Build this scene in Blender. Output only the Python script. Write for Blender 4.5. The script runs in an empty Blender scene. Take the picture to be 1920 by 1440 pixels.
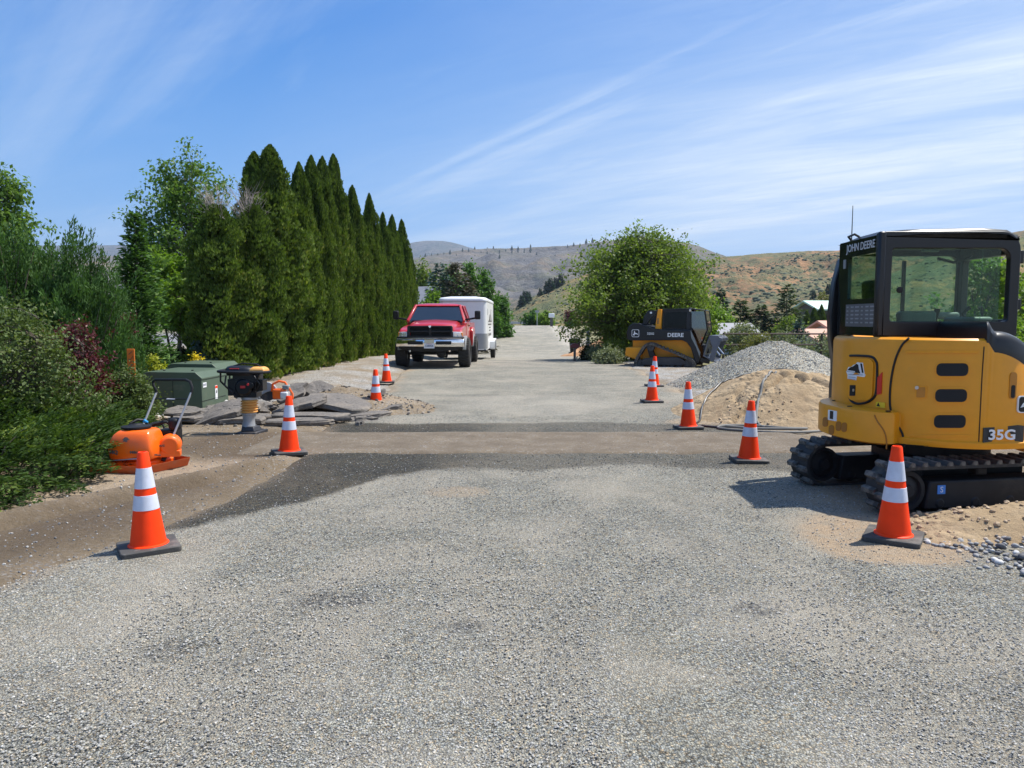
import bpy, bmesh, math, random
import numpy as np
from mathutils import Vector, Matrix, noise

random.seed(7)
RNG = np.random.default_rng(11)
SC = bpy.context.scene
COL = SC.collection

# ------------------------------------------------------------------ camera
CAM_H = 1.65
HAZE_DENSITY = 1.4e-4
PITCH = math.radians(4.78)
cam_d = bpy.data.cameras.new('camera')
cam_d.lens = 26.7
cam_d.sensor_width = 36.0
cam_d.clip_start = 0.05
cam_d.clip_end = 20000
cam = bpy.data.objects.new('camera', cam_d)
COL.objects.link(cam)
cam.location = (0, 0, CAM_H)
cam.rotation_euler = (math.radians(90) - PITCH, 0, 0)
SC.camera = cam

# ------------------------------------------------------------------ sun and sky
TO_SUN = Vector((0.36, 0.14, 0.71)).normalized()
SUN_EL = math.asin(TO_SUN.z)
SUN_AZ = math.atan2(TO_SUN.x, TO_SUN.y)          # clockwise from +Y
sun_d = bpy.data.lights.new('sun', 'SUN')
sun_d.energy = 4.8
sun_d.angle = math.radians(0.53)
sun_d.color = (1.0, 0.955, 0.88)
sun = bpy.data.objects.new('sun', sun_d)
COL.objects.link(sun)
sun.rotation_euler = (-TO_SUN).to_track_quat('-Z', 'Y').to_euler()
sun.location = (20, 8, 40)

SC.view_settings.view_transform = 'Standard'
SC.view_settings.look = 'None'
SC.view_settings.exposure = 0.60
SC.view_settings.gamma = 1.0
SC.view_settings.use_curve_mapping = False
SC.cycles.max_bounces = 8
SC.cycles.transparent_max_bounces = 16
SC.cycles.use_denoising = True
SC.cycles.volume_bounces = 0


class NT:
    """tiny node-tree helper"""
    def __init__(s, tree):
        s.t = tree
        s.n = tree.nodes
        s.l = tree.links

    def new(s, kind, **kw):
        nd = s.n.new(kind)
        for k, v in kw.items():
            if k.startswith('i_'):
                key = k[2:]
                key = int(key) if key.isdigit() else key.replace('_', ' ')
                s.set(nd.inputs[key], v)
            else:
                setattr(nd, k, v)
        return nd

    def set(s, inp, v):
        if isinstance(v, bpy.types.NodeSocket):
            s.l.new(v, inp)
        elif isinstance(v, bpy.types.Node):
            s.l.new(v.outputs[0], inp)
        else:
            if inp.type == 'RGBA' and hasattr(v, '__len__') and len(v) == 3:
                v = (*v, 1)
            inp.default_value = v

    def math(s, op, a, b=None, c=None, clamp=False):
        nd = s.n.new('ShaderNodeMath')
        nd.operation = op
        nd.use_clamp = clamp
        s.set(nd.inputs[0], a)
        if b is not None:
            s.set(nd.inputs[1], b)
        if c is not None:
            s.set(nd.inputs[2], c)
        return nd.outputs[0]

    def mix(s, f, a, b, blend='MIX'):
        nd = s.n.new('ShaderNodeMix')
        nd.data_type = 'RGBA'
        nd.blend_type = blend
        s.set(nd.inputs[0], f)
        s.set(nd.inputs[6], a)
        s.set(nd.inputs[7], b)
        return nd.outputs[2]

    def ramp(s, f, stops, interp='LINEAR'):
        nd = s.n.new('ShaderNodeValToRGB')
        cr = nd.color_ramp
        cr.interpolation = interp
        while len(cr.elements) < len(stops):
            cr.elements.new(0.5)
        for e, (p, c) in zip(cr.elements, stops):
            e.position = p
            if not hasattr(c, '__len__'):
                c = (c, c, c)
            e.color = (*c, 1) if len(c) == 3 else c
        s.set(nd.inputs[0], f)
        return nd.outputs[0]

    def mapr(s, v, a, b, c=0.0, d=1.0):
        nd = s.n.new('ShaderNodeMapRange')
        s.set(nd.inputs[0], v)
        for i, q in zip((1, 2, 3, 4), (a, b, c, d)):
            nd.inputs[i].default_value = q
        nd.clamp = True
        return nd.outputs[0]

    def noise(s, vec, scale, detail=4, rough=0.55, dist=0.0):
        nd = s.n.new('ShaderNodeTexNoise')
        s.set(nd.inputs['Vector'], vec)
        nd.inputs['Scale'].default_value = scale
        nd.inputs['Detail'].default_value = detail
        nd.inputs['Roughness'].default_value = rough
        nd.inputs['Distortion'].default_value = dist
        return nd.outputs[0]

    def voro(s, vec, scale, feature='F1', out=0, rnd=1.0):
        nd = s.n.new('ShaderNodeTexVoronoi')
        nd.feature = feature
        s.set(nd.inputs['Vector'], vec)
        nd.inputs['Scale'].default_value = scale
        nd.inputs['Randomness'].default_value = rnd
        return nd.outputs[out]


world = bpy.data.worlds.new('World')
SC.world = world
world.use_nodes = True
w = NT(world.node_tree)
w.n.clear()
sky = w.new('ShaderNodeTexSky', sky_type='NISHITA', sun_disc=False, sun_elevation=SUN_EL,
            sun_rotation=SUN_AZ, altitude=600, air_density=1.0, dust_density=0.3, ozone_density=3.0)
gen = w.new('ShaderNodeTexCoord').outputs['Generated']
sep = w.new('ShaderNodeSeparateXYZ', i_0=gen)
dz = w.math('MAXIMUM', sep.outputs[2], 0.0)
den = w.math('ADD', dz, 0.10)
u = w.math('DIVIDE', sep.outputs[0], den)
v = w.math('DIVIDE', sep.outputs[1], den)
uv = w.new('ShaderNodeCombineXYZ', i_0=u, i_1=v).outputs[0]


def streaks(rot, sx, sy, scale, detail, rough, dist, loc=(0, 0, 0)):
    m = w.new('ShaderNodeMapping', vector_type='TEXTURE')
    w.set(m.inputs[0], uv)
    m.inputs['Rotation'].default_value = (0, 0, math.radians(rot))
    m.inputs['Scale'].default_value = (1 / sx, 1 / sy, 1)
    m.inputs['Location'].default_value = loc
    return w.noise(m.outputs[0], scale, detail, rough, dist)


st1 = w.mapr(streaks(-52, 0.16, 1.0, 1.0, 9, 0.62, 0.9, (3.1, 1.7, 0)), 0.45, 0.80)
st2 = w.mapr(streaks(-20, 0.14, 0.9, 0.9, 8, 0.62, 1.0, (7.3, 2.2, 0)), 0.47, 0.86)
veil = w.mapr(streaks(-45, 0.35, 0.8, 0.45, 6, 0.55, 0.4, (1.2, 5.2, 0)), 0.26, 0.70)
# high thin cloud thickens towards the east (+X) half of the sky
side = w.mapr(w.math('MULTIPLY_ADD', sep.outputs[0], 1.0, w.math('MULTIPLY', sep.outputs[2], -0.55)), -0.45, 0.50)
a1 = w.math('MULTIPLY', st1, w.math('MULTIPLY_ADD', side, 0.60, 0.50))
a2 = w.math('MULTIPLY', st2, w.math('MULTIPLY_ADD', side, 0.40, 0.24))
a3 = w.math('MULTIPLY', veil, w.math('MULTIPLY', side, 0.95))
cl = w.math('ADD', w.math('ADD', a1, a2), a3, clamp=True)
fine = w.mapr(streaks(-30, 0.5, 2.2, 2.6, 8, 0.68, 1.2, (2.1, 9.4, 0)), 0.30, 0.70, 0.72, 1.18)
cl = w.math('MULTIPLY', w.math('MULTIPLY', cl, fine), 0.86, clamp=True)
# humid air near the horizon
low = w.mapr(dz, 0.0, 0.36, 0.55, 0.0)
hs = w.new('ShaderNodeHueSaturation', i_Saturation=1.48, i_Value=1.0, i_Color=sky.outputs[0])
tint = w.mix(1.0, hs.outputs[0], (0.95, 1.04, 1.20), 'MULTIPLY')
tint = w.mix(0.55, tint, (0.50, 2.25, 6.1))
c1 = w.mix(low, tint, (3.1, 5.3, 7.5))
cc = w.mix(cl, c1, (6.9, 7.6, 8.1))
bg = w.new('ShaderNodeBackground', i_Color=cc, i_Strength=0.088)
wo = w.new('ShaderNodeOutputWorld')
w.l.new(bg.outputs[0], wo.inputs[0])

# ------------------------------------------------------------------ materials
MATS = {}


def mat(name, col, rough=0.6, metal=0.0, var=0.12, vscale=6.0, bump=0.0, bscale=60.0, dirt=None, dirtamt=0.0,
        spec=0.5, coat=0.0, dscale=3.0):
    """painted / moulded / metal surfaces: base colour with slight procedural wear"""
    if name in MATS:
        return MATS[name]
    m = bpy.data.materials.new(name)
    m.use_nodes = True
    t = NT(m.node_tree)
    p = t.n['Principled BSDF']
    tc = t.new('ShaderNodeTexCoord').outputs['Object']
    n1 = t.noise(tc, vscale, 5, 0.6)
    k = t.mapr(n1, 0.3, 0.7, 1 - var, 1 + var)
    base = t.mix(1.0, (*col, 1), k, 'MULTIPLY')
    if dirt is not None:
        n2 = t.noise(tc, dscale, 7, 0.68, 0.4)
        f = t.mapr(n2, 0.62 - 0.35 * dirtamt, 0.78)
        f = t.math('MULTIPLY', f, min(1.0, 0.35 + dirtamt))
        base = t.mix(f, base, (*dirt, 1))
        t.set(p.inputs['Roughness'], t.math('MULTIPLY_ADD', f, 0.35, rough, clamp=True))
    else:
        t.set(p.inputs['Roughness'], t.mapr(n1, 0.25, 0.75, max(0.02, rough - 0.06), min(1, rough + 0.06)))
    t.set(p.inputs['Base Color'], base)
    p.inputs['Metallic'].default_value = metal
    p.inputs['Specular IOR Level'].default_value = spec
    p.inputs['Coat Weight'].default_value = coat
    p.inputs['Coat Roughness'].default_value = 0.08
    if bump > 0:
        b = t.new('ShaderNodeBump', i_Strength=bump, i_Distance=0.01)
        t.set(b.inputs['Height'], t.noise(tc, bscale, 6, 0.65))
        t.set(p.inputs['Normal'], b.outputs[0])
    MATS[name] = m
    return m


DUST = (0.33, 0.26, 0.19)
M = dict(
    yellow=mat('machine_yellow', (0.80, 0.31, 0.010), 0.42, var=0.05, dirt=(0.42, 0.26, 0.10), dirtamt=0.03, coat=0.08, spec=0.35),
    black=mat('black_paint', (0.008, 0.008, 0.010), 0.35, var=0.2, spec=0.4, coat=0.1),
    blackmatt=mat('black_plastic', (0.010, 0.010, 0.011), 0.55, var=0.2, spec=0.35),
    frameblack=mat('undercarriage_black', (0.014, 0.014, 0.016), 0.6, var=0.3, dirt=(0.10, 0.085, 0.065), dirtamt=0.12, spec=0.3),
    framegrey=mat('track_frame_grey', (0.045, 0.045, 0.048), 0.55, var=0.2, dirt=(0.14, 0.12, 0.09), dirtamt=0.12, spec=0.4),
    rubber=mat('rubber', (0.026, 0.025, 0.024), 0.8, dirt=(0.20, 0.165, 0.125), dirtamt=0.24, bump=0.3, bscale=40, dscale=5),
    lugrubber=mat('dusty_sunlit_lug_rubber', (0.055, 0.052, 0.048), 0.85, var=0.3, dirt=(0.36, 0.315, 0.255), dirtamt=0.42, bump=0.3, dscale=12),  # dust, plus a paler tone standing for sun on the lug tops
    rubberclean=mat('rubber_dark', (0.022, 0.022, 0.022), 0.75, dirt=DUST, dirtamt=0.12, bump=0.2),
    steel=mat('dark_steel', (0.045, 0.045, 0.05), 0.5, 0.4, dirt=DUST, dirtamt=0.22),
    bright=mat('bright_steel', (0.55, 0.55, 0.56), 0.3, 1.0),
    chrome=mat('chrome', (0.80, 0.80, 0.82), 0.10, 1.0, var=0.04),
    cone=mat('cone_orange', (1.0, 0.052, 0.004), 0.5, var=0.06, dirt=(0.55, 0.10, 0.04), dirtamt=0.05, spec=0.2),
    reflective=mat('reflective_sheet', (0.58, 0.61, 0.70), 0.42, var=0.08, vscale=14, spec=0.5, dirt=(0.34, 0.33, 0.33), dirtamt=0.07, dscale=9),
    conebase=mat('cone_base_rubber', (0.055, 0.053, 0.05), 0.75, dirt=(0.30, 0.27, 0.24), dirtamt=0.28, bump=0.25, dscale=8),
    red=mat('truck_red', (0.42, 0.010, 0.014), 0.32, var=0.06, coat=0.6, dirt=DUST, dirtamt=0.05),
    white=mat('white_paint', (0.80, 0.81, 0.82), 0.35, var=0.03, coat=0.3),
    whitestk=mat('white_sticker', (0.78, 0.79, 0.80), 0.5, var=0.03),
    redstk=mat('red_reflector', (0.62, 0.03, 0.015), 0.35, var=0.03),
    yelstk=mat('yellow_sticker', (0.85, 0.56, 0.02), 0.5, var=0.03),
    bluestk=mat('blue_sticker', (0.05, 0.22, 0.62), 0.5, var=0.03),
    green=mat('transformer_green', (0.072, 0.105, 0.068), 0.5, var=0.06, dirt=DUST, dirtamt=0.08),
    compact=mat('compactor_orange', (0.90, 0.135, 0.004), 0.35, var=0.05, coat=0.2, dirt=DUST, dirtamt=0.05),
    compactplate=mat('compactor_plate', (0.50, 0.085, 0.015), 0.55, var=0.12, dirt=DUST, dirtamt=0.25),
    bellows=mat('bellows_tan', (0.66, 0.32, 0.08), 0.55, var=0.1, dirt=DUST, dirtamt=0.1),
    greymetal=mat('grey_casting', (0.36, 0.37, 0.38), 0.45, 0.3, var=0.1, dirt=DUST, dirtamt=0.15),
    sawwhite=mat('translucent_tank', (0.62, 0.63, 0.62), 0.5, var=0.08),
    seat=mat('seat_vinyl', (0.03, 0.03, 0.032), 0.65),
    console=mat('console_grey', (0.22, 0.24, 0.24), 0.5),
    plate=mat('licence_plate', (0.72, 0.74, 0.78), 0.4, var=0.04),
    plateink=mat('plate_ink', (0.05, 0.07, 0.16), 0.5),
    asphalt=mat('broken_asphalt', (0.14, 0.125, 0.11), 0.9, var=0.35, vscale=25, bump=1.0, bscale=45, dirt=(0.34, 0.28, 0.215), dirtamt=0.30),
    hose=mat('hose_grey', (0.16, 0.155, 0.14), 0.6, dirt=DUST, dirtamt=0.25),
    hoseblack=mat('hose_black', (0.025, 0.025, 0.027), 0.45),
    stone=mat('river_stone', (0.27, 0.267, 0.262), 0.75, var=0.35, vscale=18, bump=0.2),
    stonedark=mat('river_stone_dark', (0.11, 0.11, 0.115), 0.75, var=0.3, vscale=18, bump=0.2),
    stonetan=mat('river_stone_tan', (0.42, 0.35, 0.28), 0.75, var=0.3, vscale=18, bump=0.2),
    stonewhite=mat('white_rock', (0.55, 0.54, 0.52), 0.8, var=0.25, vscale=14, bump=0.3),
    bark=mat('bark', (0.10, 0.078, 0.058), 0.9, var=0.35, vscale=12, bump=0.8, bscale=30),
    barkpale=mat('bark_pale', (0.26, 0.24, 0.21), 0.85, var=0.3, vscale=9, bump=0.5, bscale=24),
    deadtwig=mat('dead_twig', (0.36, 0.31, 0.27), 0.9, var=0.25),
    fencewood=mat('rusty_rail', (0.085, 0.06, 0.048), 0.8, var=0.3, vscale=10),
    roofgrey=mat('grey_roof', (0.25, 0.25, 0.27), 0.7, var=0.12),
    rooftan=mat('terracotta_roof', (0.56, 0.30, 0.21), 0.65, var=0.1),
    roofgreen=mat('pale_green_roof', (0.52, 0.68, 0.55), 0.5, var=0.06),
    wallcream=mat('cream_wall', (0.58, 0.54, 0.42), 0.8, var=0.06),
    wallgrey=mat('grey_wall', (0.36, 0.38, 0.42), 0.8, var=0.08),
    walldark=mat('dark_wall', (0.10, 0.09, 0.085), 0.8, var=0.1),
    postblue=mat('marker_orange', (0.90, 0.22, 0.03), 0.5, var=0.05),
    flame=mat('worn_orange_tag', (0.85, 0.42, 0.16), 0.6),
    lamp=mat('lamp_lens', (0.72, 0.74, 0.76), 0.12, spec=0.8),
    amber=mat('amber_lens', (0.75, 0.24, 0.02), 0.2),
    grilldark=mat('dark_recess', (0.006, 0.006, 0.007), 0.7),
    steelblue=mat('bucket_steel', (0.12, 0.13, 0.16), 0.35, 0.6, dirt=DUST, dirtamt=0.12),
)


def glass(name, tintc, mixf=0.12, rough=0.02):
    m = bpy.data.materials.new(name)
    m.use_nodes = True
    t = NT(m.node_tree)
    t.n.clear()
    tr = t.new('ShaderNodeBsdfTransparent', i_Color=(*tintc, 1))
    gl = t.new('ShaderNodeBsdfGlossy', i_Color=(1, 1, 1, 1), i_Roughness=rough)
    fr = t.new('ShaderNodeFresnel', i_IOR=1.5)
    f = t.math('MULTIPLY_ADD', fr.outputs[0], 0.45 if mixf < .3 else 0.9, mixf * 0.12, clamp=True)
    mx = t.new('ShaderNodeMixShader')
    t.set(mx.inputs[0], f)
    t.l.new(tr.outputs[0], mx.inputs[1])
    t.l.new(gl.outputs[0], mx.inputs[2])
    o = t.new('ShaderNodeOutputMaterial')
    t.l.new(mx.outputs[0], o.inputs[0])
    MATS[name] = m
    return m


M['glass'] = glass('cab_glass', (0.66, 0.80, 0.71), 0.0)
M['glassclear'] = glass('clear_glass', (0.86, 0.91, 0.88), 0.0)
M['darkglass'] = glass('dark_glass', (0.10, 0.11, 0.115), 0.0, 0.05)
M['windscreen'] = glass('windscreen_glass', (0.30, 0.34, 0.33), 0.9, 0.03)


def leafmat(name, ca, cb, trans=0.34, rough=0.5, cc=None):
    """foliage: per-leaf tint attribute picks a colour, part of the light goes through"""
    m = bpy.data.materials.new(name)
    m.use_nodes = True
    t = NT(m.node_tree)
    t.n.clear()
    at = t.new('ShaderNodeAttribute', attribute_name='tint')
    tc = t.new('ShaderNodeTexCoord').outputs['Object']
    n = t.noise(tc, 1.6, 3, 0.6)
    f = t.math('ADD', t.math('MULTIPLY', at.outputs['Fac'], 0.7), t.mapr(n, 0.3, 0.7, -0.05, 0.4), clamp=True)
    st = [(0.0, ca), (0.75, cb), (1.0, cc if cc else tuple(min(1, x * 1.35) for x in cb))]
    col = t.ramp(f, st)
    d = t.new('ShaderNodeBsdfPrincipled', i_Roughness=rough)
    d.inputs['Specular IOR Level'].default_value = 0.22 if rough < 0.52 else 0.12
    t.set(d.inputs['Base Color'], col)
    tr = t.new('ShaderNodeBsdfTranslucent')
    t.set(tr.inputs[0], t.mix(1.0, col, (1.25, 1.35, 0.55, 1), 'MULTIPLY'))
    mx = t.new('ShaderNodeMixShader')
    mx.inputs[0].default_value = trans
    t.l.new(d.outputs[0], mx.inputs[1])
    t.l.new(tr.outputs[0], mx.inputs[2])
    o = t.new('ShaderNodeOutputMaterial')
    t.l.new(mx.outputs[0], o.inputs[0])
    return m


L = dict(
    arbor=leafmat('arborvitae_leaf', (0.032, 0.058, 0.012), (0.145, 0.215, 0.036), 0.32, 0.6, (0.26, 0.24, 0.07)),
    birch=leafmat('birch_leaf', (0.062, 0.115, 0.024), (0.125, 0.210, 0.045), 0.42, 0.45),
    elm=leafmat('elm_leaf', (0.070, 0.105, 0.020), (0.155, 0.220, 0.045), 0.45, 0.5, (0.28, 0.33, 0.09)),
    bright=leafmat('bright_leaf', (0.085, 0.150, 0.022), (0.160, 0.260, 0.035), 0.42, 0.45),
    juniper=leafmat('juniper_leaf', (0.024, 0.058, 0.015), (0.078, 0.155, 0.042), 0.28, 0.6),
    creeping=leafmat('creeping_juniper_leaf', (0.018, 0.040, 0.012), (0.075, 0.128, 0.030), 0.25, 0.6, (0.21, 0.26, 0.06)),
    spruce=leafmat('spruce_needle', (0.020, 0.045, 0.020), (0.042, 0.085, 0.040), 0.15, 0.6),
    blue=leafmat('blue_spruce_needle', (0.035, 0.070, 0.060), (0.075, 0.125, 0.110), 0.15, 0.6),
    brown=leafmat('brown_spruce_needle', (0.042, 0.050, 0.030), (0.095, 0.085, 0.062), 0.12, 0.7),
    pine=leafmat('pine_needle', (0.028, 0.050, 0.016), (0.060, 0.090, 0.030), 0.2, 0.6),
    purple=leafmat('purple_leaf', (0.042, 0.010, 0.016), (0.115, 0.028, 0.035), 0.25, 0.45, (0.17, 0.055, 0.05)),
    mixed=leafmat('rose_leaf', (0.055, 0.085, 0.024), (0.115, 0.160, 0.050), 0.3, 0.5, (0.24, 0.22, 0.10)),
    lime=leafmat('lime_leaf', (0.16, 0.20, 0.02), (0.34, 0.36, 0.03), 0.35, 0.5),
    gold=leafmat('golden_leaf', (0.52, 0.40, 0.02), (0.75, 0.60, 0.03), 0.3, 0.5),
    sage=leafmat('sage_leaf', (0.13, 0.155, 0.09), (0.24, 0.27, 0.16), 0.2, 0.7, (0.33, 0.34, 0.20)),
    olive=leafmat('olive_leaf', (0.085, 0.095, 0.028), (0.19, 0.19, 0.060), 0.3, 0.6),
    dark=leafmat('dark_shrub_leaf', (0.014, 0.026, 0.012), (0.030, 0.050, 0.022), 0.2, 0.6),
    poplar=leafmat('poplar_leaf', (0.045, 0.105, 0.022), (0.085, 0.180, 0.036), 0.38, 0.45),
    grass=leafmat('grass_blade', (0.075, 0.135, 0.030), (0.150, 0.220, 0.060), 0.3, 0.6),
)

# ------------------------------------------------------------------ object helpers


def tag(o, label=None, cat=None, group=None, kind=None):
    if label:
        o['label'] = label
    if cat:
        o['category'] = cat
    if group:
        o['group'] = group
    if kind:
        o['kind'] = kind
    return o


def thing(name, label, cat, loc=(0, 0, 0), rotz=0.0, group=None):
    o = bpy.data.objects.new(name, None)
    o.empty_display_size = 0.2
    COL.objects.link(o)
    o.location = loc
    o.rotation_euler = (0, 0, rotz)
    return tag(o, label, cat, group)


def link(name, me, mats, parent=None):
    o = bpy.data.objects.new(name, me)
    for m_ in (mats if isinstance(mats, (list, tuple)) else [mats]):
        me.materials.append(m_)
    COL.objects.link(o)
    if parent is not None:
        o.parent = parent
    return o


class MB:
    """collects simple shapes, then links them as one mesh object"""
    def __init__(s, off=(0, 0, 0)):
        s.v, s.f, s.mi = [], [], []
        s.M = Matrix.Identity(4)
        s.off = Vector(off)
        s.cur = 0

    def add(s, vs, fs):
        b = len(s.v)
        s.v += [tuple((s.M @ Vector(p)) - s.off) for p in vs]
        s.f += [tuple(i + b for i in f) for f in fs]
        s.mi += [s.cur] * len(fs)
        return s

    def box(s, c, d):
        x, y, z = c
        a, b, h = d[0] / 2, d[1] / 2, d[2] / 2
        vs = [(x + i * a, y + j * b, z + k * h) for k in (-1, 1) for j in (-1, 1) for i in (-1, 1)]
        return s.add(vs, [(0, 2, 3, 1), (4, 5, 7, 6), (0, 1, 5, 4), (2, 6, 7, 3), (0, 4, 6, 2), (1, 3, 7, 5)])

    def hexa(s, p):
        """eight corners: bottom 4 ccw then top 4 ccw"""
        return s.add(p, [(3, 2, 1, 0), (4, 5, 6, 7), (0, 1, 5, 4), (1, 2, 6, 5), (2, 3, 7, 6), (3, 0, 4, 7)])

    def prism(s, poly, a, b, axis='y'):
        """polygon given in the two other axes, extruded from a to b"""
        n = len(poly)

        def P(q, t):
            if axis == 'y':
                return (q[0], t, q[1])
            if axis == 'x':
                return (t, q[0], q[1])
            return (q[0], q[1], t)
        vs = [P(q, a) for q in poly] + [P(q, b) for q in poly]
        fs = [tuple(range(n))[::-1], tuple(range(n, 2 * n))]
        fs += [(i, (i + 1) % n, n + (i + 1) % n, n + i) for i in range(n)]
        return s.add(vs, fs)

    def loft(s, rings, closed=True, caps=True):
        n = len(rings[0])
        vs = [p for r in rings for p in r]
        fs = []
        for k in range(len(rings) - 1):
            for i in range(n if closed else n - 1):
                j = (i + 1) % n
                fs.append((k * n + i, k * n + j, (k + 1) * n + j, (k + 1) * n + i))
        if caps:
            fs.append(tuple(range(n))[::-1])
            fs.append(tuple(range((len(rings) - 1) * n, len(rings) * n)))
        return s.add(vs, fs)

    def lathe(s, prof, n=24, c=(0, 0, 0), axis='z', caps=True):
        rings = []
        for r, z in prof:
            ring = []
            for i in range(n):
                a = 2 * math.pi * i / n
                x, y = r * math.cos(a), r * math.sin(a)
                if axis == 'z':
                    ring.append((c[0] + x, c[1] + y, c[2] + z))
                elif axis == 'x':
                    ring.append((c[0] + z, c[1] + x, c[2] + y))
                else:
                    ring.append((c[0] + y, c[1] + z, c[2] + x))
            rings.append(ring)
        return s.loft(rings, True, caps)

    def tube(s, path, r, n=8, caps=True):
        P = [Vector(p) for p in path]
        rr = r if hasattr(r, '__len__') else [r] * len(P)
        rings = []
        T0 = (P[1] - P[0]).normalized()
        up = Vector((0, 0, 1)) if abs(T0.z) < 0.9 else Vector((1, 0, 0))
        S = T0.cross(up).normalized()
        for i, p in enumerate(P):
            T = (P[min(i + 1, len(P) - 1)] - P[max(i - 1, 0)])
            T = T.normalized() if T.length > 1e-9 else T0
            S = (S - T * S.dot(T))
            S = S.normalized() if S.length > 1e-6 else T.orthogonal().normalized()
            B = T.cross(S)
            rings.append([tuple(p + (S * math.cos(2 * math.pi * k / n) + B * math.sin(2 * math.pi * k / n)) * rr[i]) for k in range(n)])
        return s.loft(rings, True, caps)

    def bar(s, a, b, w_, h_):
        """rectangular bar between two points"""
        a, b = Vector(a), Vector(b)
        T = (b - a).normalized()
        up = Vector((0, 0, 1)) if abs(T.z) < 0.95 else Vector((0, 1, 0))
        S = T.cross(up).normalized() * (w_ / 2)
        U = S.cross(T).normalized() * (h_ / 2)
        q = lambda p: [p - S - U, p + S - U, p + S + U, p - S + U]
        return s.loft([[tuple(x) for x in q(a)], [tuple(x) for x in q(b)]])

    def build(s, name, m, parent=None, bevel=0.0, smooth=True, ang=35, seg=2):
        me = bpy.data.meshes.new(name)
        me.from_pydata(s.v, [], s.f)
        bm = bmesh.new()
        bm.from_mesh(me)
        bmesh.ops.recalc_face_normals(bm, faces=bm.faces)
        bm.to_mesh(me)
        bm.free()
        if max(s.mi, default=0) > 0:
            me.polygons.foreach_set('material_index', s.mi)
        if smooth:
            me.polygons.foreach_set('use_smooth', [True] * len(me.polygons))
            me.set_sharp_from_angle(angle=math.radians(ang))
        me.update()
        o = link(name, me, m, parent)
        if bevel > 0:
            md = o.modifiers.new('bevel', 'BEVEL')
            md.width = bevel
            md.segments = seg
            md.limit_method = 'ANGLE'
            md.angle_limit = math.radians(32)
            md.use_clamp_overlap = True
        return o


def text(name, body, size, loc, rot, m, parent, ext=0.001, sx=1.0, bold=0.0, align='CENTER', shear=0.0):
    cu = bpy.data.curves.new(name, 'FONT')
    cu.body = body
    cu.size = size
    cu.extrude = ext
    cu.offset = bold
    cu.shear = shear
    cu.align_x = align
    cu.align_y = 'CENTER'
    cu.resolution_u = 3
    cu.materials.append(m)
    o = bpy.data.objects.new(name, cu)
    COL.objects.link(o)
    o.location = loc
    o.rotation_euler = rot
    o.scale = (sx, 1, 1)
    o.parent = parent
    return o


def children(o):
    return [c for c in o.children]


def copy_tree(o, parent=None):
    c = o.copy()
    COL.objects.link(c)
    c.parent = parent
    for ch in list(o.children):
        copy_tree(ch, c)
    return c


FACE_CAM = (math.radians(90), 0, 0)        # text standing up, read from -Y


def quads_mesh(name, V, tint=None, extra=None):
    """V: (n,4,3) leaf quads -> mesh with a per-face tint attribute"""
    n = len(V)
    co = np.ascontiguousarray(V.reshape(-1, 3), dtype=np.float32)
    me = bpy.data.meshes.new(name)
    me.vertices.add(4 * n)
    me.loops.add(4 * n)
    me.polygons.add(n)
    me.vertices.foreach_set('co', co.ravel())
    me.loops.foreach_set('vertex_index', np.arange(4 * n, dtype=np.int32))
    me.polygons.foreach_set('loop_start', np.arange(0, 4 * n, 4, dtype=np.int32))
    me.update(calc_edges=True)
    a = me.attributes.new('tint', 'FLOAT', 'FACE')
    if tint is None:
        tint = RNG.random(n)
    a.data.foreach_set('value', np.asarray(tint, dtype=np.float32))
    return me


def unit(v):
    return v / np.maximum(np.linalg.norm(v, axis=-1, keepdims=True), 1e-9)


def leaf_quads(P, D, N, Ln, W, fold=0.12):
    """rhombus leaves: base P, along D, facing roughly N"""
    D = unit(D)
    S = unit(np.cross(D, N))
    Nn = np.cross(S, D)
    Ln = np.broadcast_to(np.asarray(Ln, float).reshape(-1, 1), (len(P), 1))
    W = np.broadcast_to(np.asarray(W, float).reshape(-1, 1), (len(P), 1))
    mid = P + D * Ln * 0.5 + Nn * W * fold
    return np.stack([P, mid + S * W * 0.5, P + D * Ln, mid - S * W * 0.5], axis=1)


def rdir(n):
    return unit(RNG.normal(size=(n, 3)))


def grid_mesh(name, X, Y, Z, attrs=None, smooth=True):
    """X,Y,Z (ny,nx) arrays -> grid mesh"""
    ny, nx = X.shape
    co = np.stack([X, Y, Z], -1).reshape(-1, 3).astype(np.float32)
    idx = np.arange(ny * nx).reshape(ny, nx)
    q = np.stack([idx[:-1, :-1], idx[:-1, 1:], idx[1:, 1:], idx[1:, :-1]], -1).reshape(-1, 4).astype(np.int32)
    me = bpy.data.meshes.new(name)
    me.vertices.add(len(co))
    me.vertices.foreach_set('co', co.ravel())
    me.loops.add(q.size)
    me.loops.foreach_set('vertex_index', q.ravel())
    me.polygons.add(len(q))
    me.polygons.foreach_set('loop_start', np.arange(0, q.size, 4, dtype=np.int32))
    me.update(calc_edges=True)
    if smooth:
        me.polygons.foreach_set('use_smooth', np.ones(len(q), dtype=bool))
    for k, a in (attrs or {}).items():
        at = me.attributes.new(k, 'FLOAT', 'POINT')
        at.data.foreach_set('value', np.asarray(a, dtype=np.float32).ravel())
    return me


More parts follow.
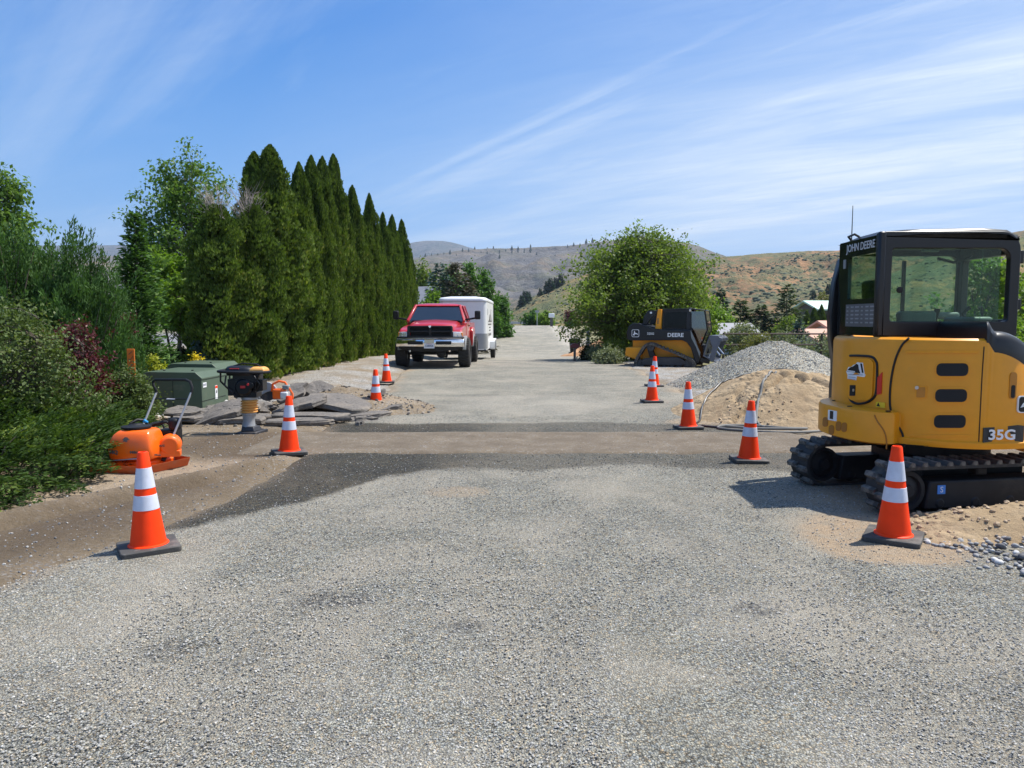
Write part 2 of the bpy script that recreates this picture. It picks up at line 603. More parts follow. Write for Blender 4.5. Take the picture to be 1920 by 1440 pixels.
def vnoise(x, y, scale, seed=0, octv=4, gain=0.5):
    """vectorised value noise (fbm) in 2d, roughly -1..1"""
    out = np.zeros_like(x, dtype=float)
    amp, tot = 1.0, 0.0
    rs = np.random.default_rng(1000 + seed)
    T = rs.random((256, 256)) * 2 - 1
    for o in range(octv):
        fx = x * scale * 2 ** o + 17.3 * o + seed * 3.7
        fy = y * scale * 2 ** o + 5.1 * o - seed * 2.3
        ix, iy = np.floor(fx).astype(int), np.floor(fy).astype(int)
        tx, ty = fx - ix, fy - iy
        tx, ty = tx * tx * (3 - 2 * tx), ty * ty * (3 - 2 * ty)
        g = lambda a, b: T[a & 255, b & 255]
        vv = (g(ix, iy) * (1 - tx) + g(ix + 1, iy) * tx) * (1 - ty) + (g(ix, iy + 1) * (1 - tx) + g(ix + 1, iy + 1) * tx) * ty
        out += amp * vv
        tot += amp
        amp *= gain
    return out / tot


def sstep(a, b, x):
    t = np.clip((x - a) / (b - a), 0, 1)
    return t * t * (3 - 2 * t)

# ================================================================== GROUND
PY = [-60, 0, 12, 14, 18, 23, 28, 35, 45, 52, 60, 70, 80, 88, 96, 120, 150, 400, 9000]
PZ = [0, 0, 0, .05, .09, .15, .13, -.08, -.42, -.52, -.15, .45, .95, 1.08, .95, -1.0, -3, -3, -3]


def prof(y):
    """long section of the road: level, a shallow dip, then a rise to a crest"""
    y = np.asarray(y, float)
    return (np.interp(y, PY, PZ) + np.interp(y - 1.2, PY, PZ) + np.interp(y + 1.2, PY, PZ)) / 3


LY = [-8, 3, 4.9, 5.7, 7, 8.5, 10.3, 12, 13.3, 18, 23, 28, 40, 54, 80, 110]
LX = [-4.3, -3.75, -3.35, -3.05, -2.8, -2.7, -2.95, -3.05, -2.75, -3.1, -3.55, -3.6, -3.2, -2.7, -2.0, -1.6]
RY = [-8, 4, 6, 9, 10, 13, 18, 24, 30, 40, 54, 80, 110]
RX = [6.2, 5.6, 5.0, 4.4, 4.1, 4.0, 4.1, 4.0, 4.4, 4.8, 5.0, 4.9, 5.0]
road_l = lambda y: np.interp(y, LY, LX)
road_r = lambda y: np.interp(y, RY, RX)


def axis(fine_a, fine_b, step, lo, hi, grow=1.16):
    a = list(np.arange(fine_a, fine_b, step))
    s, x = step, a[-1]
    while x < hi:
        s *= grow
        x += s
        a.append(x)
    s, x = step, a[0]
    left = []
    while x > lo:
        s *= grow
        x -= s
        left.append(x)
    return np.array(left[::-1] + a)


def ground_z(x, y):
    x = np.asarray(x, float)
    y = np.asarray(y, float)
    z = prof(y)
    ins = sstep(0.0, 0.45, x - road_l(y)) * sstep(0.0, 0.45, road_r(y) - x) * sstep(112, 100, y)
    z = z - 0.06 * ins
    off = (1 - ins)
    near = np.exp(-((np.hypot(x, y - 9)) / 22) ** 2)
    z = z + off * near * (0.035 * vnoise(x, y, 0.7, 3, 4) + 0.026 * vnoise(x, y, 3.4, 4, 5, .62))
    # low bank left by the shovel along the verge, and wheel grooves in the loose soil
    d = (x + 4.25) * 0.84 + (y - 6.1) * -0.54
    wob = 0.10 * vnoise(x, y, 0.9, 9, 2)
    z = z + off * near * 0.08 * np.exp(-((d + wob + 0.12) / 0.13) ** 2) * (y < 9.3)
    z = z - off * near * 0.06 * np.exp(-((d + wob - 0.10) / 0.07) ** 2) * (y < 9.3)
    # soil banked up against the hedge row on the left
    z = z + 0.16 * sstep(-3.1, -4.6, x) * sstep(12.0, 15.0, y) * sstep(46, 34, y) * (1 + 0.5 * vnoise(x, y, 0.8, 12, 3))
    # the land beyond the fence on the right lies lower
    z = z - 1.5 * sstep(10, 23, x) * sstep(30, 50, y) * sstep(140, 110, y)
    return z


gx = axis(-8.0, 6.4, 0.075, -6000, 6000, 1.17)
gy = axis(2.0, 15.0, 0.075, -80, 8000, 1.13)
GX, GY = np.meshgrid(gx, gy)
GZ = ground_z(GX, GY)
far_drop = sstep(100, 160, np.hypot(GX * 0.6, GY))
lawn = sstep(-6.5, -8.0, GX) * sstep(16, 20, GY) * sstep(54, 52, GY)
drive = sstep(-7.0, -8.5, GX) * sstep(55.5, 56.5, GY) * sstep(70, 68, GY)
scrub = np.clip(sstep(5.2, 6.5, GX + 0.8 * vnoise(GX, GY, 0.5, 21, 3)) * sstep(14, 19, GY + GX * 0.2) + sstep(63, 72, GY) * sstep(0, 1, np.abs(GX - 1.5) - 4.5), 0, 1)
damp = sstep(0.75, 0.0, np.abs(GX - road_l(GY) + 0.50 + 0.35 * vnoise(GX, GY, 1.3, 23, 3)) * .8) * sstep(11.6, 10.6, GY) * sstep(4.6, 5.6, GY)
damp = np.clip(damp + 0.9 * sstep(1.1, 0.2, np.hypot((GX + 3.8) / 1.5, (GY - 10.1) / 1.3) + 0.5 * vnoise(GX, GY, 1.5, 24, 3)), 0, 1)
verge = sstep(-6.2, -4.8, GX) * sstep(0.5, 0.0, GX - road_l(GY)) * sstep(11.8, 13.5, GY) * sstep(60, 50, GY) + sstep(0.3, 0.0, road_r(GY) - GX) * sstep(3.0, 1.2, GX - road_r(GY)) * sstep(11, 14, GY)
dry = sstep(-0.10, 0.45, -((GX + 4.25) * 0.84 + (GY - 6.1) * -0.54) - 0.02 + 0.30 * vnoise(GX, GY, 0.9, 29, 3) + 0.22 * vnoise(GX, GY, 4.0, 28, 4)) * sstep(9.2, 8.4, GY) * sstep(-9, -6, GX)
orange = sstep(1.0, 0.5, np.hypot((GX - 7.4) / 3.2, (GY - 46) / 7.0) + 0.25 * vnoise(GX, GY, 0.5, 27, 3))
me = grid_mesh('ground', GX, GY, GZ, dict(verge=verge, dry=dry, lawn=lawn, drive=drive, scrub=scrub, damp=damp, orange=orange))

m = bpy.data.materials.new('soil')
m.use_nodes = True
t = NT(m.node_tree)
p = t.n['Principled BSDF']
tc = t.new('ShaderNodeTexCoord').outputs['Object']
A = lambda t_, n_: t_.new('ShaderNodeAttribute', attribute_name=n_).outputs['Fac']
n1 = t.noise(tc, 1.3, 6, 0.62)
n2 = t.noise(tc, 14, 6, 0.7)
soil = t.ramp(t.math('MULTIPLY_ADD', n2, 0.35, t.math('MULTIPLY', n1, 0.65)), [(0.25, (0.155, 0.116, 0.074)), (0.5, (0.255, 0.196, 0.128)), (0.75, (0.385, 0.305, 0.21))])
peb = t.voro(tc, 55, 'F1', 1)
peb_b = t.new('ShaderNodeSeparateColor', i_0=peb).outputs[0]
pm = t.math('MULTIPLY', t.mapr(peb_b, 0.78, 0.82), t.mapr(n1, 0.42, 0.62, 0.15, 0.9))
soil = t.mix(pm, soil, t.ramp(t.new('ShaderNodeSeparateColor', i_0=peb).outputs[1], [(0.0, (0.16, 0.15, 0.145)), (1.0, (0.46, 0.44, 0.41))]))
mixg = t.math('MULTIPLY', A(t, 'verge'), t.mapr(t.noise(tc, 1.1, 6, 0.7), 0.36, 0.58, 0.0, 0.95))
soil = t.mix(mixg, soil, t.ramp(peb_b, [(0.1, (0.13, 0.125, 0.12)), (0.5, (0.33, 0.315, 0.29)), (0.9, (0.52, 0.50, 0.46))]))
soil = t.mix(t.math('MULTIPLY', A(t, 'damp'), t.mapr(n1, 0.3, 0.6, 0.55, 0.95)), soil, t.mix(0.5, (0.125, 0.092, 0.066, 1), t.mix(1.0, soil, (0.5, 0.46, 0.42, 1), 'MULTIPLY')))
soil = t.mix(t.math('MULTIPLY', A(t, 'dry'), 0.85), soil, t.ramp(n2, [(0.3, (0.36, 0.275, 0.19)), (0.7, (0.50, 0.395, 0.285))]))
soil = t.mix(A(t, 'orange'), soil, t.ramp(n2, [(0.3, (0.30, 0.145, 0.06)), (0.7, (0.50, 0.27, 0.12))]))
soil = t.mix(A(t, 'scrub'), soil, t.ramp(t.noise(tc, 2.2, 6, 0.7), [(0.35, (0.10, 0.12, 0.055)), (0.5, (0.19, 0.18, 0.09)), (0.68, (0.30, 0.25, 0.16))]))
soil = t.mix(A(t, 'lawn'), soil, t.ramp(n2, [(0.3, (0.10, 0.18, 0.03)), (0.7, (0.19, 0.29, 0.06))]))
soil = t.mix(A(t, 'drive'), soil, t.ramp(n2, [(0.3, (0.17, 0.17, 0.18)), (0.7, (0.24, 0.24, 0.25))]))
t.set(p.inputs['Base Color'], soil)
p.inputs['Roughness'].default_value = 0.93
p.inputs['Specular IOR Level'].default_value = 0.2
b = t.new('ShaderNodeBump', i_Strength=1.0, i_Distance=0.045)
t.set(b.inputs['Height'], t.math('ADD', t.noise(tc, 26, 8, 0.8), t.math('MULTIPLY', t.noise(tc, 3.5, 5, 0.6), 1.2)))
t.set(p.inputs['Normal'], b.outputs[0])
M['soil'] = m
tag(link('ground', me, m), kind='structure')


def gravel_mat(name, wet=False, pile=False):
    m = bpy.data.materials.new(name)
    m.use_nodes = True
    t = NT(m.node_tree)
    p = t.n['Principled BSDF']
    tc = t.new('ShaderNodeTexCoord').outputs['Object']
    warp = t.new('ShaderNodeVectorMath', operation='MULTIPLY_ADD')
    nz = t.new('ShaderNodeTexNoise', i_Scale=30.0, i_Detail=2.0)
    t.set(nz.inputs['Vector'], tc)
    t.set(warp.inputs[0], nz.outputs['Color'])
    warp.inputs[1].default_value = (0.012, 0.012, 0.012)
    t.set(warp.inputs[2], tc)
    wv = warp.outputs[0]
    sc_ = 98 if not pile else 34
    c1 = t.voro(wv, sc_, 'F1', 1)
    s1 = t.new('ShaderNodeSeparateColor', i_0=c1)
    e1 = t.voro(wv, sc_, 'F1', 0)
    c2 = t.voro(wv, sc_ * 2.3, 'F1', 1)
    s2 = t.new('ShaderNodeSeparateColor', i_0=c2)
    tone = t.math('MULTIPLY_ADD', s1.outputs[0], 0.65, t.math('MULTIPLY', s2.outputs[0], 0.35))
    col = t.ramp(tone, [(0.14, (0.095, 0.093, 0.09)), (0.32, (0.26, 0.257, 0.247)), (0.5, (0.395, 0.388, 0.365)), (0.70, (0.52, 0.512, 0.48)), (0.90, (0.70, 0.69, 0.65))])
    hue = t.ramp(s1.outputs[1], [(0.0, (0.90, 0.98, 1.05)), (0.40, (0.99, 1.0, 0.95)), (0.8, (1.05, 1.02, 0.88)), (0.95, (1.25, 1.02, 0.74))])
    col = t.mix(1.0, col, hue, 'MULTIPLY')
    gap = t.mapr(e1, 0.35, 0.72, 1.0, 0.5)
    col = t.mix(1.0, col, gap, 'MULTIPLY')
    col = t.mix(1.0, col, (0.77, 0.755, 0.715, 1), 'MULTIPLY')
    big = t.noise(tc, 0.55, 6, 0.62)
    mid = t.noise(tc, 2.6, 5, 0.6)
    col = t.mix(1.0, col, t.mapr(t.math('MULTIPLY_ADD', mid, 0.5, t.math('MULTIPLY', big, 0.5)), 0.34, 0.66, 0.82, 1.16), 'MULTIPLY')
    # fines and tan dust lying between the stones in patches
    fines = t.math('MULTIPLY', t.mapr(t.noise(tc, 0.8, 5, 0.6, 0.6), 0.43, 0.68), 0.58)
    col = t.mix(fines, col, t.ramp(t.noise(tc, 40, 4, 0.7), [(0.3, (0.33, 0.29, 0.225)), (0.7, (0.47, 0.42, 0.34))]))
    rough = 0.9
    if not pile:
        sand = A(t, 'sand')
        sw = t.math('MULTIPLY', sand, t.mapr(t.noise(tc, 5, 5, 0.7), 0.30, 0.55, 0.35, 1.0))
        col = t.mix(sw, col, t.ramp(t.noise(tc, 30, 6, 0.7), [(0.3, (0.30, 0.215, 0.135)), (0.7, (0.46, 0.35, 0.235))]))
        pale = A(t, 'pale')
        col = t.mix(t.math('MULTIPLY', pale, 0.7), col, t.ramp(t.noise(tc, 9, 6, 0.7), [(0.3, (0.37, 0.33, 0.27)), (0.7, (0.50, 0.46, 0.39))]))
        wetv = A(t, 'wet')
        col = t.mix(wetv, col, t.mix(1.0, t.mix(1.0, col, col, 'MULTIPLY'), (0.78, 0.77, 0.76, 1), 'MULTIPLY'))
        stain = t.math('MULTIPLY', A(t, 'stain'), t.mapr(t.noise(tc, 26, 4, 0.8), 0.42, 0.6))
        col = t.mix(stain, col, (0.05, 0.048, 0.05, 1))
        t.set(p.inputs['Roughness'], t.math('MULTIPLY_ADD', wetv, -0.22, 0.9))
    else:
        p.inputs['Roughness'].default_value = 0.9
    p.inputs['Specular IOR Level'].default_value = 0.3
    t.set(p.inputs['Base Color'], col)
    b = t.new('ShaderNodeBump', i_Strength=1.0, i_Distance=0.012, invert=True)
    t.set(b.inputs['Height'], t.math('ADD', e1, t.math('MULTIPLY', t.voro(wv, sc_ * 2.3, 'F1', 0), 0.4)))
    t.set(p.inputs['Normal'], b.outputs[0])
    return m


M['gravel'] = gravel_mat('road_gravel')
M['gravelpile'] = gravel_mat('heaped_gravel', pile=True)

# ------------------------------------------------------------------ road
ry = axis(1.2, 13.0, 0.055, -12, 108, 1.035)
ru = np.linspace(0, 1, 150)
RU, RYY = np.meshgrid(ru, ry)
wl = 0.16 * vnoise(RYY * 0 + 3, RYY, 1.6, 31, 4)
wr = 0.22 * vnoise(RYY * 0 + 9, RYY, 1.1, 32, 4)
XL = road_l(RYY) + wl * np.clip(RYY / 10, .5, 2)
XR = road_r(RYY) + wr * np.clip(RYY / 10, .5, 2)
RX2 = XL + (XR - XL) * RU
dist = np.minimum(RX2 - XL, XR - RX2)
RZ = prof(RYY) + 0.012 * sstep(0.0, 0.6, dist) - 0.075 * (1 - sstep(0.0, 0.28, dist + 0.06 * vnoise(RX2, RYY, 5, 33, 3)))
RZ += 0.012 * vnoise(RX2, RYY, 0.7, 34, 3) * sstep(0.2, 1.0, dist)
for rut in (-1.55, 0.15, 2.0):                   # shallow wheel tracks along the road
    RZ -= 0.010 * np.exp(-((RX2 - rut - 0.016 * RYY) / 0.30) ** 2)
q = vnoise(RX2, RYY, 1.1, 35, 4)
q2 = vnoise(RX2, RYY, 5.0, 36, 3)
front = np.interp(RX2, [-3.2, -2.6, -1.8, -1.35, -0.6, 0.2, 1.5, 2.2, 2.9, 4.5], [5.55, 5.95, 7.0, 8.1, 8.3, 8.05, 8.35, 8.2, 8.0, 7.6])
front = front + 0.22 * sstep(-.8, .4, RX2)
wet = (1 - 0.32 * sstep(-1.2, 0.2, RX2)) * sstep(-0.10, 0.12, RYY - front + 0.24 * q + 0.09 * q2 + 0.06 * vnoise(RX2, RYY, 11, 37, 2)) * sstep(0.10, -0.12, RYY - (12.0 + 0.25 * q + 0.06 * q2))
# soil tracked over the left shoulder
sand = sstep(0.55, 0.0, dist + 0.30 * q + 0.1 * q2) * 0.95
spot = lambda cx, cy, a, b_: sstep(1.05, 0.75, np.hypot((RX2 - cx) / a, (RYY - cy) / b_) + 0.35 * q)
sand = np.clip(sand + spot(2.75, 5.75, 0.75, 0.75) + 0.9 * spot(3.6, 6.9, 1.0, 1.2) + 0.5 * spot(-0.55, 7.2, 0.35, 0.25) + 0.8 * spot(3.5, 12.2, 1.2, 0.5), 0, 1)
wet = wet * (1 - 0.6 * sand)
pale = np.clip(0.30 * sstep(27, 33, RYY + 1.5 * q) * sstep(50, 44, RYY) + 0.9 * sstep(1.3, 0.5, dist + 0.4 * q) * sstep(44, 50, RYY) + 0.35 * spot(0.4, 14.5, 2.0, 1.6), 0, 1)
stain = spot(-1.05, 4.35, 0.30, 0.14) + spot(-0.25, 3.95, .12, .08) + spot(1.4, 4.2, .15, .1) + 0.7 * spot(-1.7, 3.7, .14, .12)
RDX, RDY, RDZ = RX2, RYY, RZ
me = grid_mesh('road', RX2, RYY, RZ, dict(wet=wet, sand=sand, pale=pale, stain=np.clip(stain, 0, 1)))
tag(link('road', me, M['gravel']), kind='structure')


def road_z(x, y):
    return float(prof(y)) + 0.012


# ------------------------------------------------------------------ trench filled with sand across the road
tx = np.linspace(-3.6, 4.3, 190)
tv = np.linspace(0, 1, 54)
TX, TV = np.meshgrid(tx, tv)
ya = 9.22 + 0.07 * vnoise(TX, TX * 0, 1.7, 41, 4) - 0.05 * sstep(-2.2, -3.4, TX)
yb = 11.12 + 0.05 * vnoise(TX, TX * 0 + 4, 1.4, 42, 4)
TY = ya + (yb - ya) * TV
e = np.minimum(np.minimum(TV, 1 - TV) * (yb - ya), np.minimum(TX + 3.6, 4.3 - TX) * 0.4)
TZ = prof(TY) + 0.018 + 0.014 * sstep(0.0, 0.25, e) - 0.05 * (1 - sstep(0.0, 0.12, e)) + 0.008 * vnoise(TX, TY, 3, 43, 4)
me = grid_mesh('trench_fill', TX, TY, TZ)
m = bpy.data.materials.new('packed_sand')
m.use_nodes = True
t = NT(m.node_tree)
p = t.n['Principled BSDF']
tc = t.new('ShaderNodeTexCoord').outputs['Object']
nn = t.noise(tc, 2.4, 6, 0.65)
nf = t.noise(tc, 45, 5, 0.75)
col = t.ramp(t.math('MULTIPLY_ADD', nf, 0.4, t.math('MULTIPLY', nn, 0.6)), [(0.3, (0.080, 0.059, 0.038)), (0.5, (0.130, 0.099, 0.065)), (0.7, (0.205, 0.160, 0.108))])
sp = t.new('ShaderNodeSeparateColor', i_0=t.voro(tc, 60, 'F1', 1))
col = t.mix(t.math('MULTIPLY', t.mapr(sp.outputs[0], 0.75, 0.8), t.mapr(nn, 0.4, 0.6, 0.2, 1)), col, t.ramp(sp.outputs[1], [(0, (0.07, 0.067, 0.06)), (1, (0.26, 0.235, 0.20))]))
t.set(p.inputs['Base Color'], col)
p.inputs['Roughness'].default_value = 0.92
b = t.new('ShaderNodeBump', i_Strength=0.7, i_Distance=0.012)
t.set(b.inputs['Height'], t.noise(tc, 38, 7, 0.75))
t.set(p.inputs['Normal'], b.outputs[0])
M['packed'] = m
tag(link('trench_fill', me, m), kind='structure')

# ------------------------------------------------------------------ sand and gravel heaps
m = bpy.data.materials.new('heaped_sand')
m.use_nodes = True
t = NT(m.node_tree)
p = t.n['Principled BSDF']
tc = t.new('ShaderNodeTexCoord').outputs['Object']
nn = t.noise(tc, 1.8, 7, 0.65, 0.4)
nf = t.noise(tc, 40, 6, 0.75)
col = t.ramp(t.math('MULTIPLY_ADD', nf, 0.35, t.math('MULTIPLY', nn, 0.65)), [(0.28, (0.225, 0.155, 0.088)), (0.5, (0.355, 0.262, 0.16)), (0.72, (0.485, 0.375, 0.245))])
t.set(p.inputs['Base Color'], col)
p.inputs['Roughness'].default_value = 0.95
p.inputs['Specular IOR Level'].default_value = 0.15
b = t.new('ShaderNodeBump', i_Strength=0.9, i_Distance=0.03)
clod = t.mapr(t.voro(tc, 11, 'F1', 0), 0.0, 0.6, 1, 0)
t.set(b.inputs['Height'], t.math('ADD', t.noise(tc, 18, 8, 0.75), t.math('MULTIPLY', t.math('MULTIPLY', clod, t.mapr(nn, 0.45, 0.6)), 1.1)))
t.set(p.inputs['Normal'], b.outputs[0])
M['sand'] = m


def heap(name, label, cat, cx, cy, rx, ry_, fz, mt, n=150):
    gu = np.linspace(-1.25, 1.25, n)
    U, V = np.meshgrid(gu, gu)
    X, Y = U * rx, V * ry_
    Z = fz(X, Y, U, V) + prof(Y + cy)
    base = float(prof(cy))
    o = link(name, grid_mesh(name, X, Y, Z - base), mt)
    o.location = (cx, cy, base)
    tag(o, label, cat)
    return o


def sand_z(X, Y, U, V):
    r = (np.abs(U) ** 1.9 + np.abs(V) ** 1.9) ** (1 / 1.9) + 0.05 * vnoise(X, Y, 0.6, 51, 3)
    h = 1.12 * np.clip(1.0 - r, -0.2, 1)
    cap = 0.74 + 0.05 * vnoise(X, Y, 1.1, 52, 3) + 0.05 * np.exp(-((X + 0.45) / 0.5) ** 2) - 0.05 * sstep(.6, 1.4, X)
    k_ = 0.10
    h = -k_ * np.log(np.exp(-h / k_) + np.exp(-cap / k_))        # soft minimum of slope and flattened top
    for (gx_, gy_, ang_, ln, dp, wd) in ((-0.75, -0.75, 0.65, 1.2, .10, .05), (0.10, -0.55, -0.75, .75, .12, .06), (0.55, -0.2, 0.55, 1.0, .09, .05), (-0.2, 0.0, 0.2, .9, .08, .05)):
        s_ = (X - gx_) * math.cos(ang_) + (Y - gy_) * math.sin(ang_)
        d_ = -(X - gx_) * math.sin(ang_) + (Y - gy_) * math.cos(ang_) + 0.045 * vnoise(X, Y, 3.2, 58, 4)
        h = h - dp * np.exp(-(d_ / wd) ** 2) * sstep(ln, ln * .6, np.abs(s_)) + dp * .18 * np.exp(-((d_ - .1) / (wd * 1.6)) ** 2) * sstep(ln, ln * .6, np.abs(s_))
    rough = sstep(-0.1, 0.5, vnoise(X, Y, 0.8, 54, 2))
    h = h + 0.030 * vnoise(X, Y, 2.4, 57, 5, .6) * sstep(1.0, 0.7, r)
    for sd, dp_ in ((60, .045), (66, .03)):
        crk = np.abs(vnoise(X + .3 * sd, Y * 1.3, 0.75, sd, 4, .55))
        h = h - dp_ * np.exp(-(crk / 0.035) ** 2) * sstep(1.0, 0.75, r)
    h = h + (0.012 + 0.03 * rough) * vnoise(X, Y, 7.0, 55, 5, .62) * sstep(1.0, 0.5, r) + 0.010 * vnoise(X, Y, 20, 56, 2)
    return h - 0.03


def gravel_z(X, Y, U, V):
    r = np.hypot(U * 0.98, V) + 0.05 * vnoise(X, Y, 0.6, 61, 3)
    h = 1.28 * np.clip(1.0 - r, -0.2, 1)
    h = np.minimum(h, 1.14 + 0.05 * vnoise(X, Y, 1.3, 62, 3) - 0.10 * sstep(0.1, 0.9, X))
    # soften the break at the top
    h = h - 0.06 * np.exp(-((h - 1.1) / 0.16) ** 2)
    return h + 0.03 * vnoise(X, Y, 3.0, 63, 4) + 0.018 * vnoise(X, Y, 14, 64, 2) - 0.05


heap('sand_pile', 'tall heap of tan sand with a hose lying over it', 'sand pile', 4.85, 13.15, 2.1, 2.0, sand_z, M['sand'], 190)
heap('gravel_pile', 'large rounded heap of grey gravel behind the sand heap', 'gravel pile', 6.40, 18.4, 2.55, 2.4, gravel_z, M['gravelpile'], 150)


def bank_z(X, Y, U, V):
    # U: -1 left end .. 1; crest runs along x, rising to the right
    crest = np.interp(X, [-2.6, -1.62, -1.40, -1.1, -0.7, 0.2, 1.2, 3], [-.06, 0.0, 0.10, 0.17, 0.23, 0.27, 0.30, 0.32])
    yc = np.interp(X, [-2, -1.2, 0, 2], [-0.12, 0.02, 0.12, 0.2])
    d = Y - yc + 0.1 * vnoise(X, Y, 1.2, 71, 3)
    h = crest * np.exp(-(np.where(d < 0, d / 0.42, d / 0.40)) ** 2)
    return h + (0.02 + 0.02 * sstep(-.1, .4, vnoise(X, Y, 1, 75, 2))) * vnoise(X, Y, 4.5, 72, 4) * sstep(0.02, 0.1, h) + 0.008 * vnoise(X, Y, 15, 73, 3) - 0.035


heap('sand_bank', 'low ridge of loose brown sand in front of the excavator track', 'sand bank', 4.6, 5.85, 2.2, 1.0, bank_z, M['sand'], 150)


# ------------------------------------------------------------------ scattered stones (geometry nodes on numpy points)
def scatter(name, pts, size, mt, squash=(1, 1, 0.7), sub=1, seed=0, rough_amt=0.45, kind='stuff', smooth=False, shapes=3):
    me = bpy.data.meshes.new(name)
    me.vertices.add(len(pts))
    me.vertices.foreach_set('co', np.asarray(pts, np.float32).ravel())
    a = me.attributes.new('size', 'FLOAT', 'POINT')
    a.data.foreach_set('value', np.asarray(size, np.float32))
    me.update()
    o = link(name, me, mt)
    ng = bpy.data.node_groups.new(name, 'GeometryNodeTree')
    ng.interface.new_socket('Geometry', in_out='INPUT', socket_type='NodeSocketGeometry')
    ng.interface.new_socket('Geometry', in_out='OUTPUT', socket_type='NodeSocketGeometry')
    N, K = ng.nodes, ng.links
    gi, go = N.new('NodeGroupInput'), N.new('NodeGroupOutput')
    jn = N.new('GeometryNodeGeometryToInstance')
    for k in range(shapes):
        ico = N.new('GeometryNodeMeshIcoSphere')
        ico.inputs['Radius'].default_value = 1.0
        ico.inputs['Subdivisions'].default_value = sub
        sp_ = N.new('GeometryNodeSetPosition')
        nt_ = N.new('ShaderNodeTexNoise')
        nt_.noise_dimensions = '4D'
        nt_.inputs['W'].default_value = k * 3.1 + seed
        nt_.inputs['Scale'].default_value = 1.1
        vm = N.new('ShaderNodeVectorMath')
        vm.operation = 'SUBTRACT'
        K.new(nt_.outputs['Color'], vm.inputs[0])
        vm.inputs[1].default_value = (0.5, 0.5, 0.5)
        vs_ = N.new('ShaderNodeVectorMath')
        vs_.operation = 'SCALE'
        vs_.inputs['Scale'].default_value = rough_amt * 3
        K.new(vm.outputs[0], vs_.inputs[0])
        K.new(ico.outputs[0], sp_.inputs['Geometry'])
        K.new(vs_.outputs[0], sp_.inputs['Offset'])
        tf = N.new('GeometryNodeTransform')
        tf.inputs['Scale'].default_value = squash
        K.new(sp_.outputs[0], tf.inputs['Geometry'])
        sm = N.new('GeometryNodeSetMaterial')
        sm.inputs['Material'].default_value = mt
        ss = N.new('GeometryNodeSetShadeSmooth')
        ss.inputs['Shade Smooth'].default_value = smooth
        K.new(tf.outputs[0], ss.inputs[0])
        K.new(ss.outputs[0], sm.inputs['Geometry'])
        K.new(sm.outputs[0], jn.inputs[0])
    ip = N.new('GeometryNodeInstanceOnPoints')
    ip.inputs['Pick Instance'].default_value = True
    rv = N.new('FunctionNodeRandomValue')
    rv.data_type = 'FLOAT_VECTOR'
    rv.inputs[0].default_value = (-0.35, -0.35, 0)
    rv.inputs[1].default_value = (0.35, 0.35, 6.28)
    ri = N.new('FunctionNodeRandomValue')
    ri.data_type = 'INT'
    ri.inputs[4].default_value = 0
    ri.inputs[5].default_value = shapes - 1
    na = N.new('GeometryNodeInputNamedAttribute')
    na.data_type = 'FLOAT'
    na.inputs['Name'].default_value = 'size'
    K.new(gi.outputs[0], ip.inputs['Points'])
    K.new(jn.outputs[0], ip.inputs['Instance'])
    K.new(ri.outputs[2], ip.inputs['Instance Index'])
    K.new(rv.outputs[0], ip.inputs['Rotation'])
    K.new(na.outputs[0], ip.inputs['Scale'])
    K.new(ip.outputs[0], go.inputs[0])
    md = o.modifiers.new('scatter', 'NODES')
    md.node_group = ng
    o['kind'] = kind
    return o


def instmat(name, stops, rough=0.85, bump=False):
    m = bpy.data.materials.new(name)
    m.use_nodes = True
    t = NT(m.node_tree)
    p = t.n['Principled BSDF']
    oi = t.new('ShaderNodeObjectInfo').outputs['Random']
    t.set(p.inputs['Base Color'], t.ramp(oi, stops))
    p.inputs['Roughness'].default_value = rough
    p.inputs['Specular IOR Level'].default_value = 0.25
    return m


M['clods'] = instmat('sand_clods', [(0.0, (0.28, 0.20, 0.125)), (0.5, (0.40, 0.295, 0.19)), (1.0, (0.50, 0.385, 0.265))])
M['heapchips'] = instmat('heap_gravel_chips', [(0.0, (0.08, 0.082, 0.085)), (0.3, (0.18, 0.18, 0.182)), (0.6, (0.28, 0.278, 0.27)), (0.9, (0.42, 0.41, 0.39)), (1.0, (0.52, 0.50, 0.46))])
M['chips'] = instmat('gravel_chips', [(0.0, (0.085, 0.085, 0.085)), (0.22, (0.21, 0.207, 0.20)), (0.5, (0.32, 0.312, 0.29)), (0.75, (0.41, 0.40, 0.37)), (0.9, (0.40, 0.33, 0.24)), (1.0, (0.55, 0.54, 0.505))])
M['chipswet'] = instmat('damp_gravel_chips', [(0.0, (0.025, 0.025, 0.028)), (0.4, (0.085, 0.085, 0.088)), (0.7, (0.17, 0.168, 0.165)), (0.9, (0.34, 0.335, 0.32)), (1.0, (0.45, 0.44, 0.42))], 0.7)
n = 150000
yy = 2.35 + (RNG.random(n) ** 1.9) * 10.5
xx = (RNG.random(n) * 2 - 1) * (0.72 * yy + 0.4)
ok = (xx > road_l(yy) + 0.25) & (xx < road_r(yy) - 0.2)
xx, yy = xx[ok], yy[ok]
sz = (0.78 + 0.22 * sstep(2.4, 4.5, yy)) * (0.0026 + 0.0054 * RNG.random(len(xx)) ** 2.4)
q = vnoise(xx, yy, 1.1, 35, 4)
fr = np.interp(xx, [-3.2, -2.6, -1.8, -1.35, -0.6, 0.2, 1.5, 2.2, 2.9, 4.5], [5.55, 5.95, 7.0, 8.1, 8.3, 8.05, 8.35, 8.2, 8.0, 7.6])
isw = (yy > fr - 0.22 * q) & (yy < 12)
intr = (yy > 9.25) & (yy < 11.1)
drop = (intr & (RNG.random(len(xx)) > 0.05)) | ((np.hypot((xx - 2.75) / .75, (yy - 5.75) / .75) < 1) & (RNG.random(len(xx)) > 0.25))
pts = np.stack([xx, yy, prof(yy) + 0.012 + sz * 0.30 + 0.02 * intr], -1)
k = ~isw & ~drop
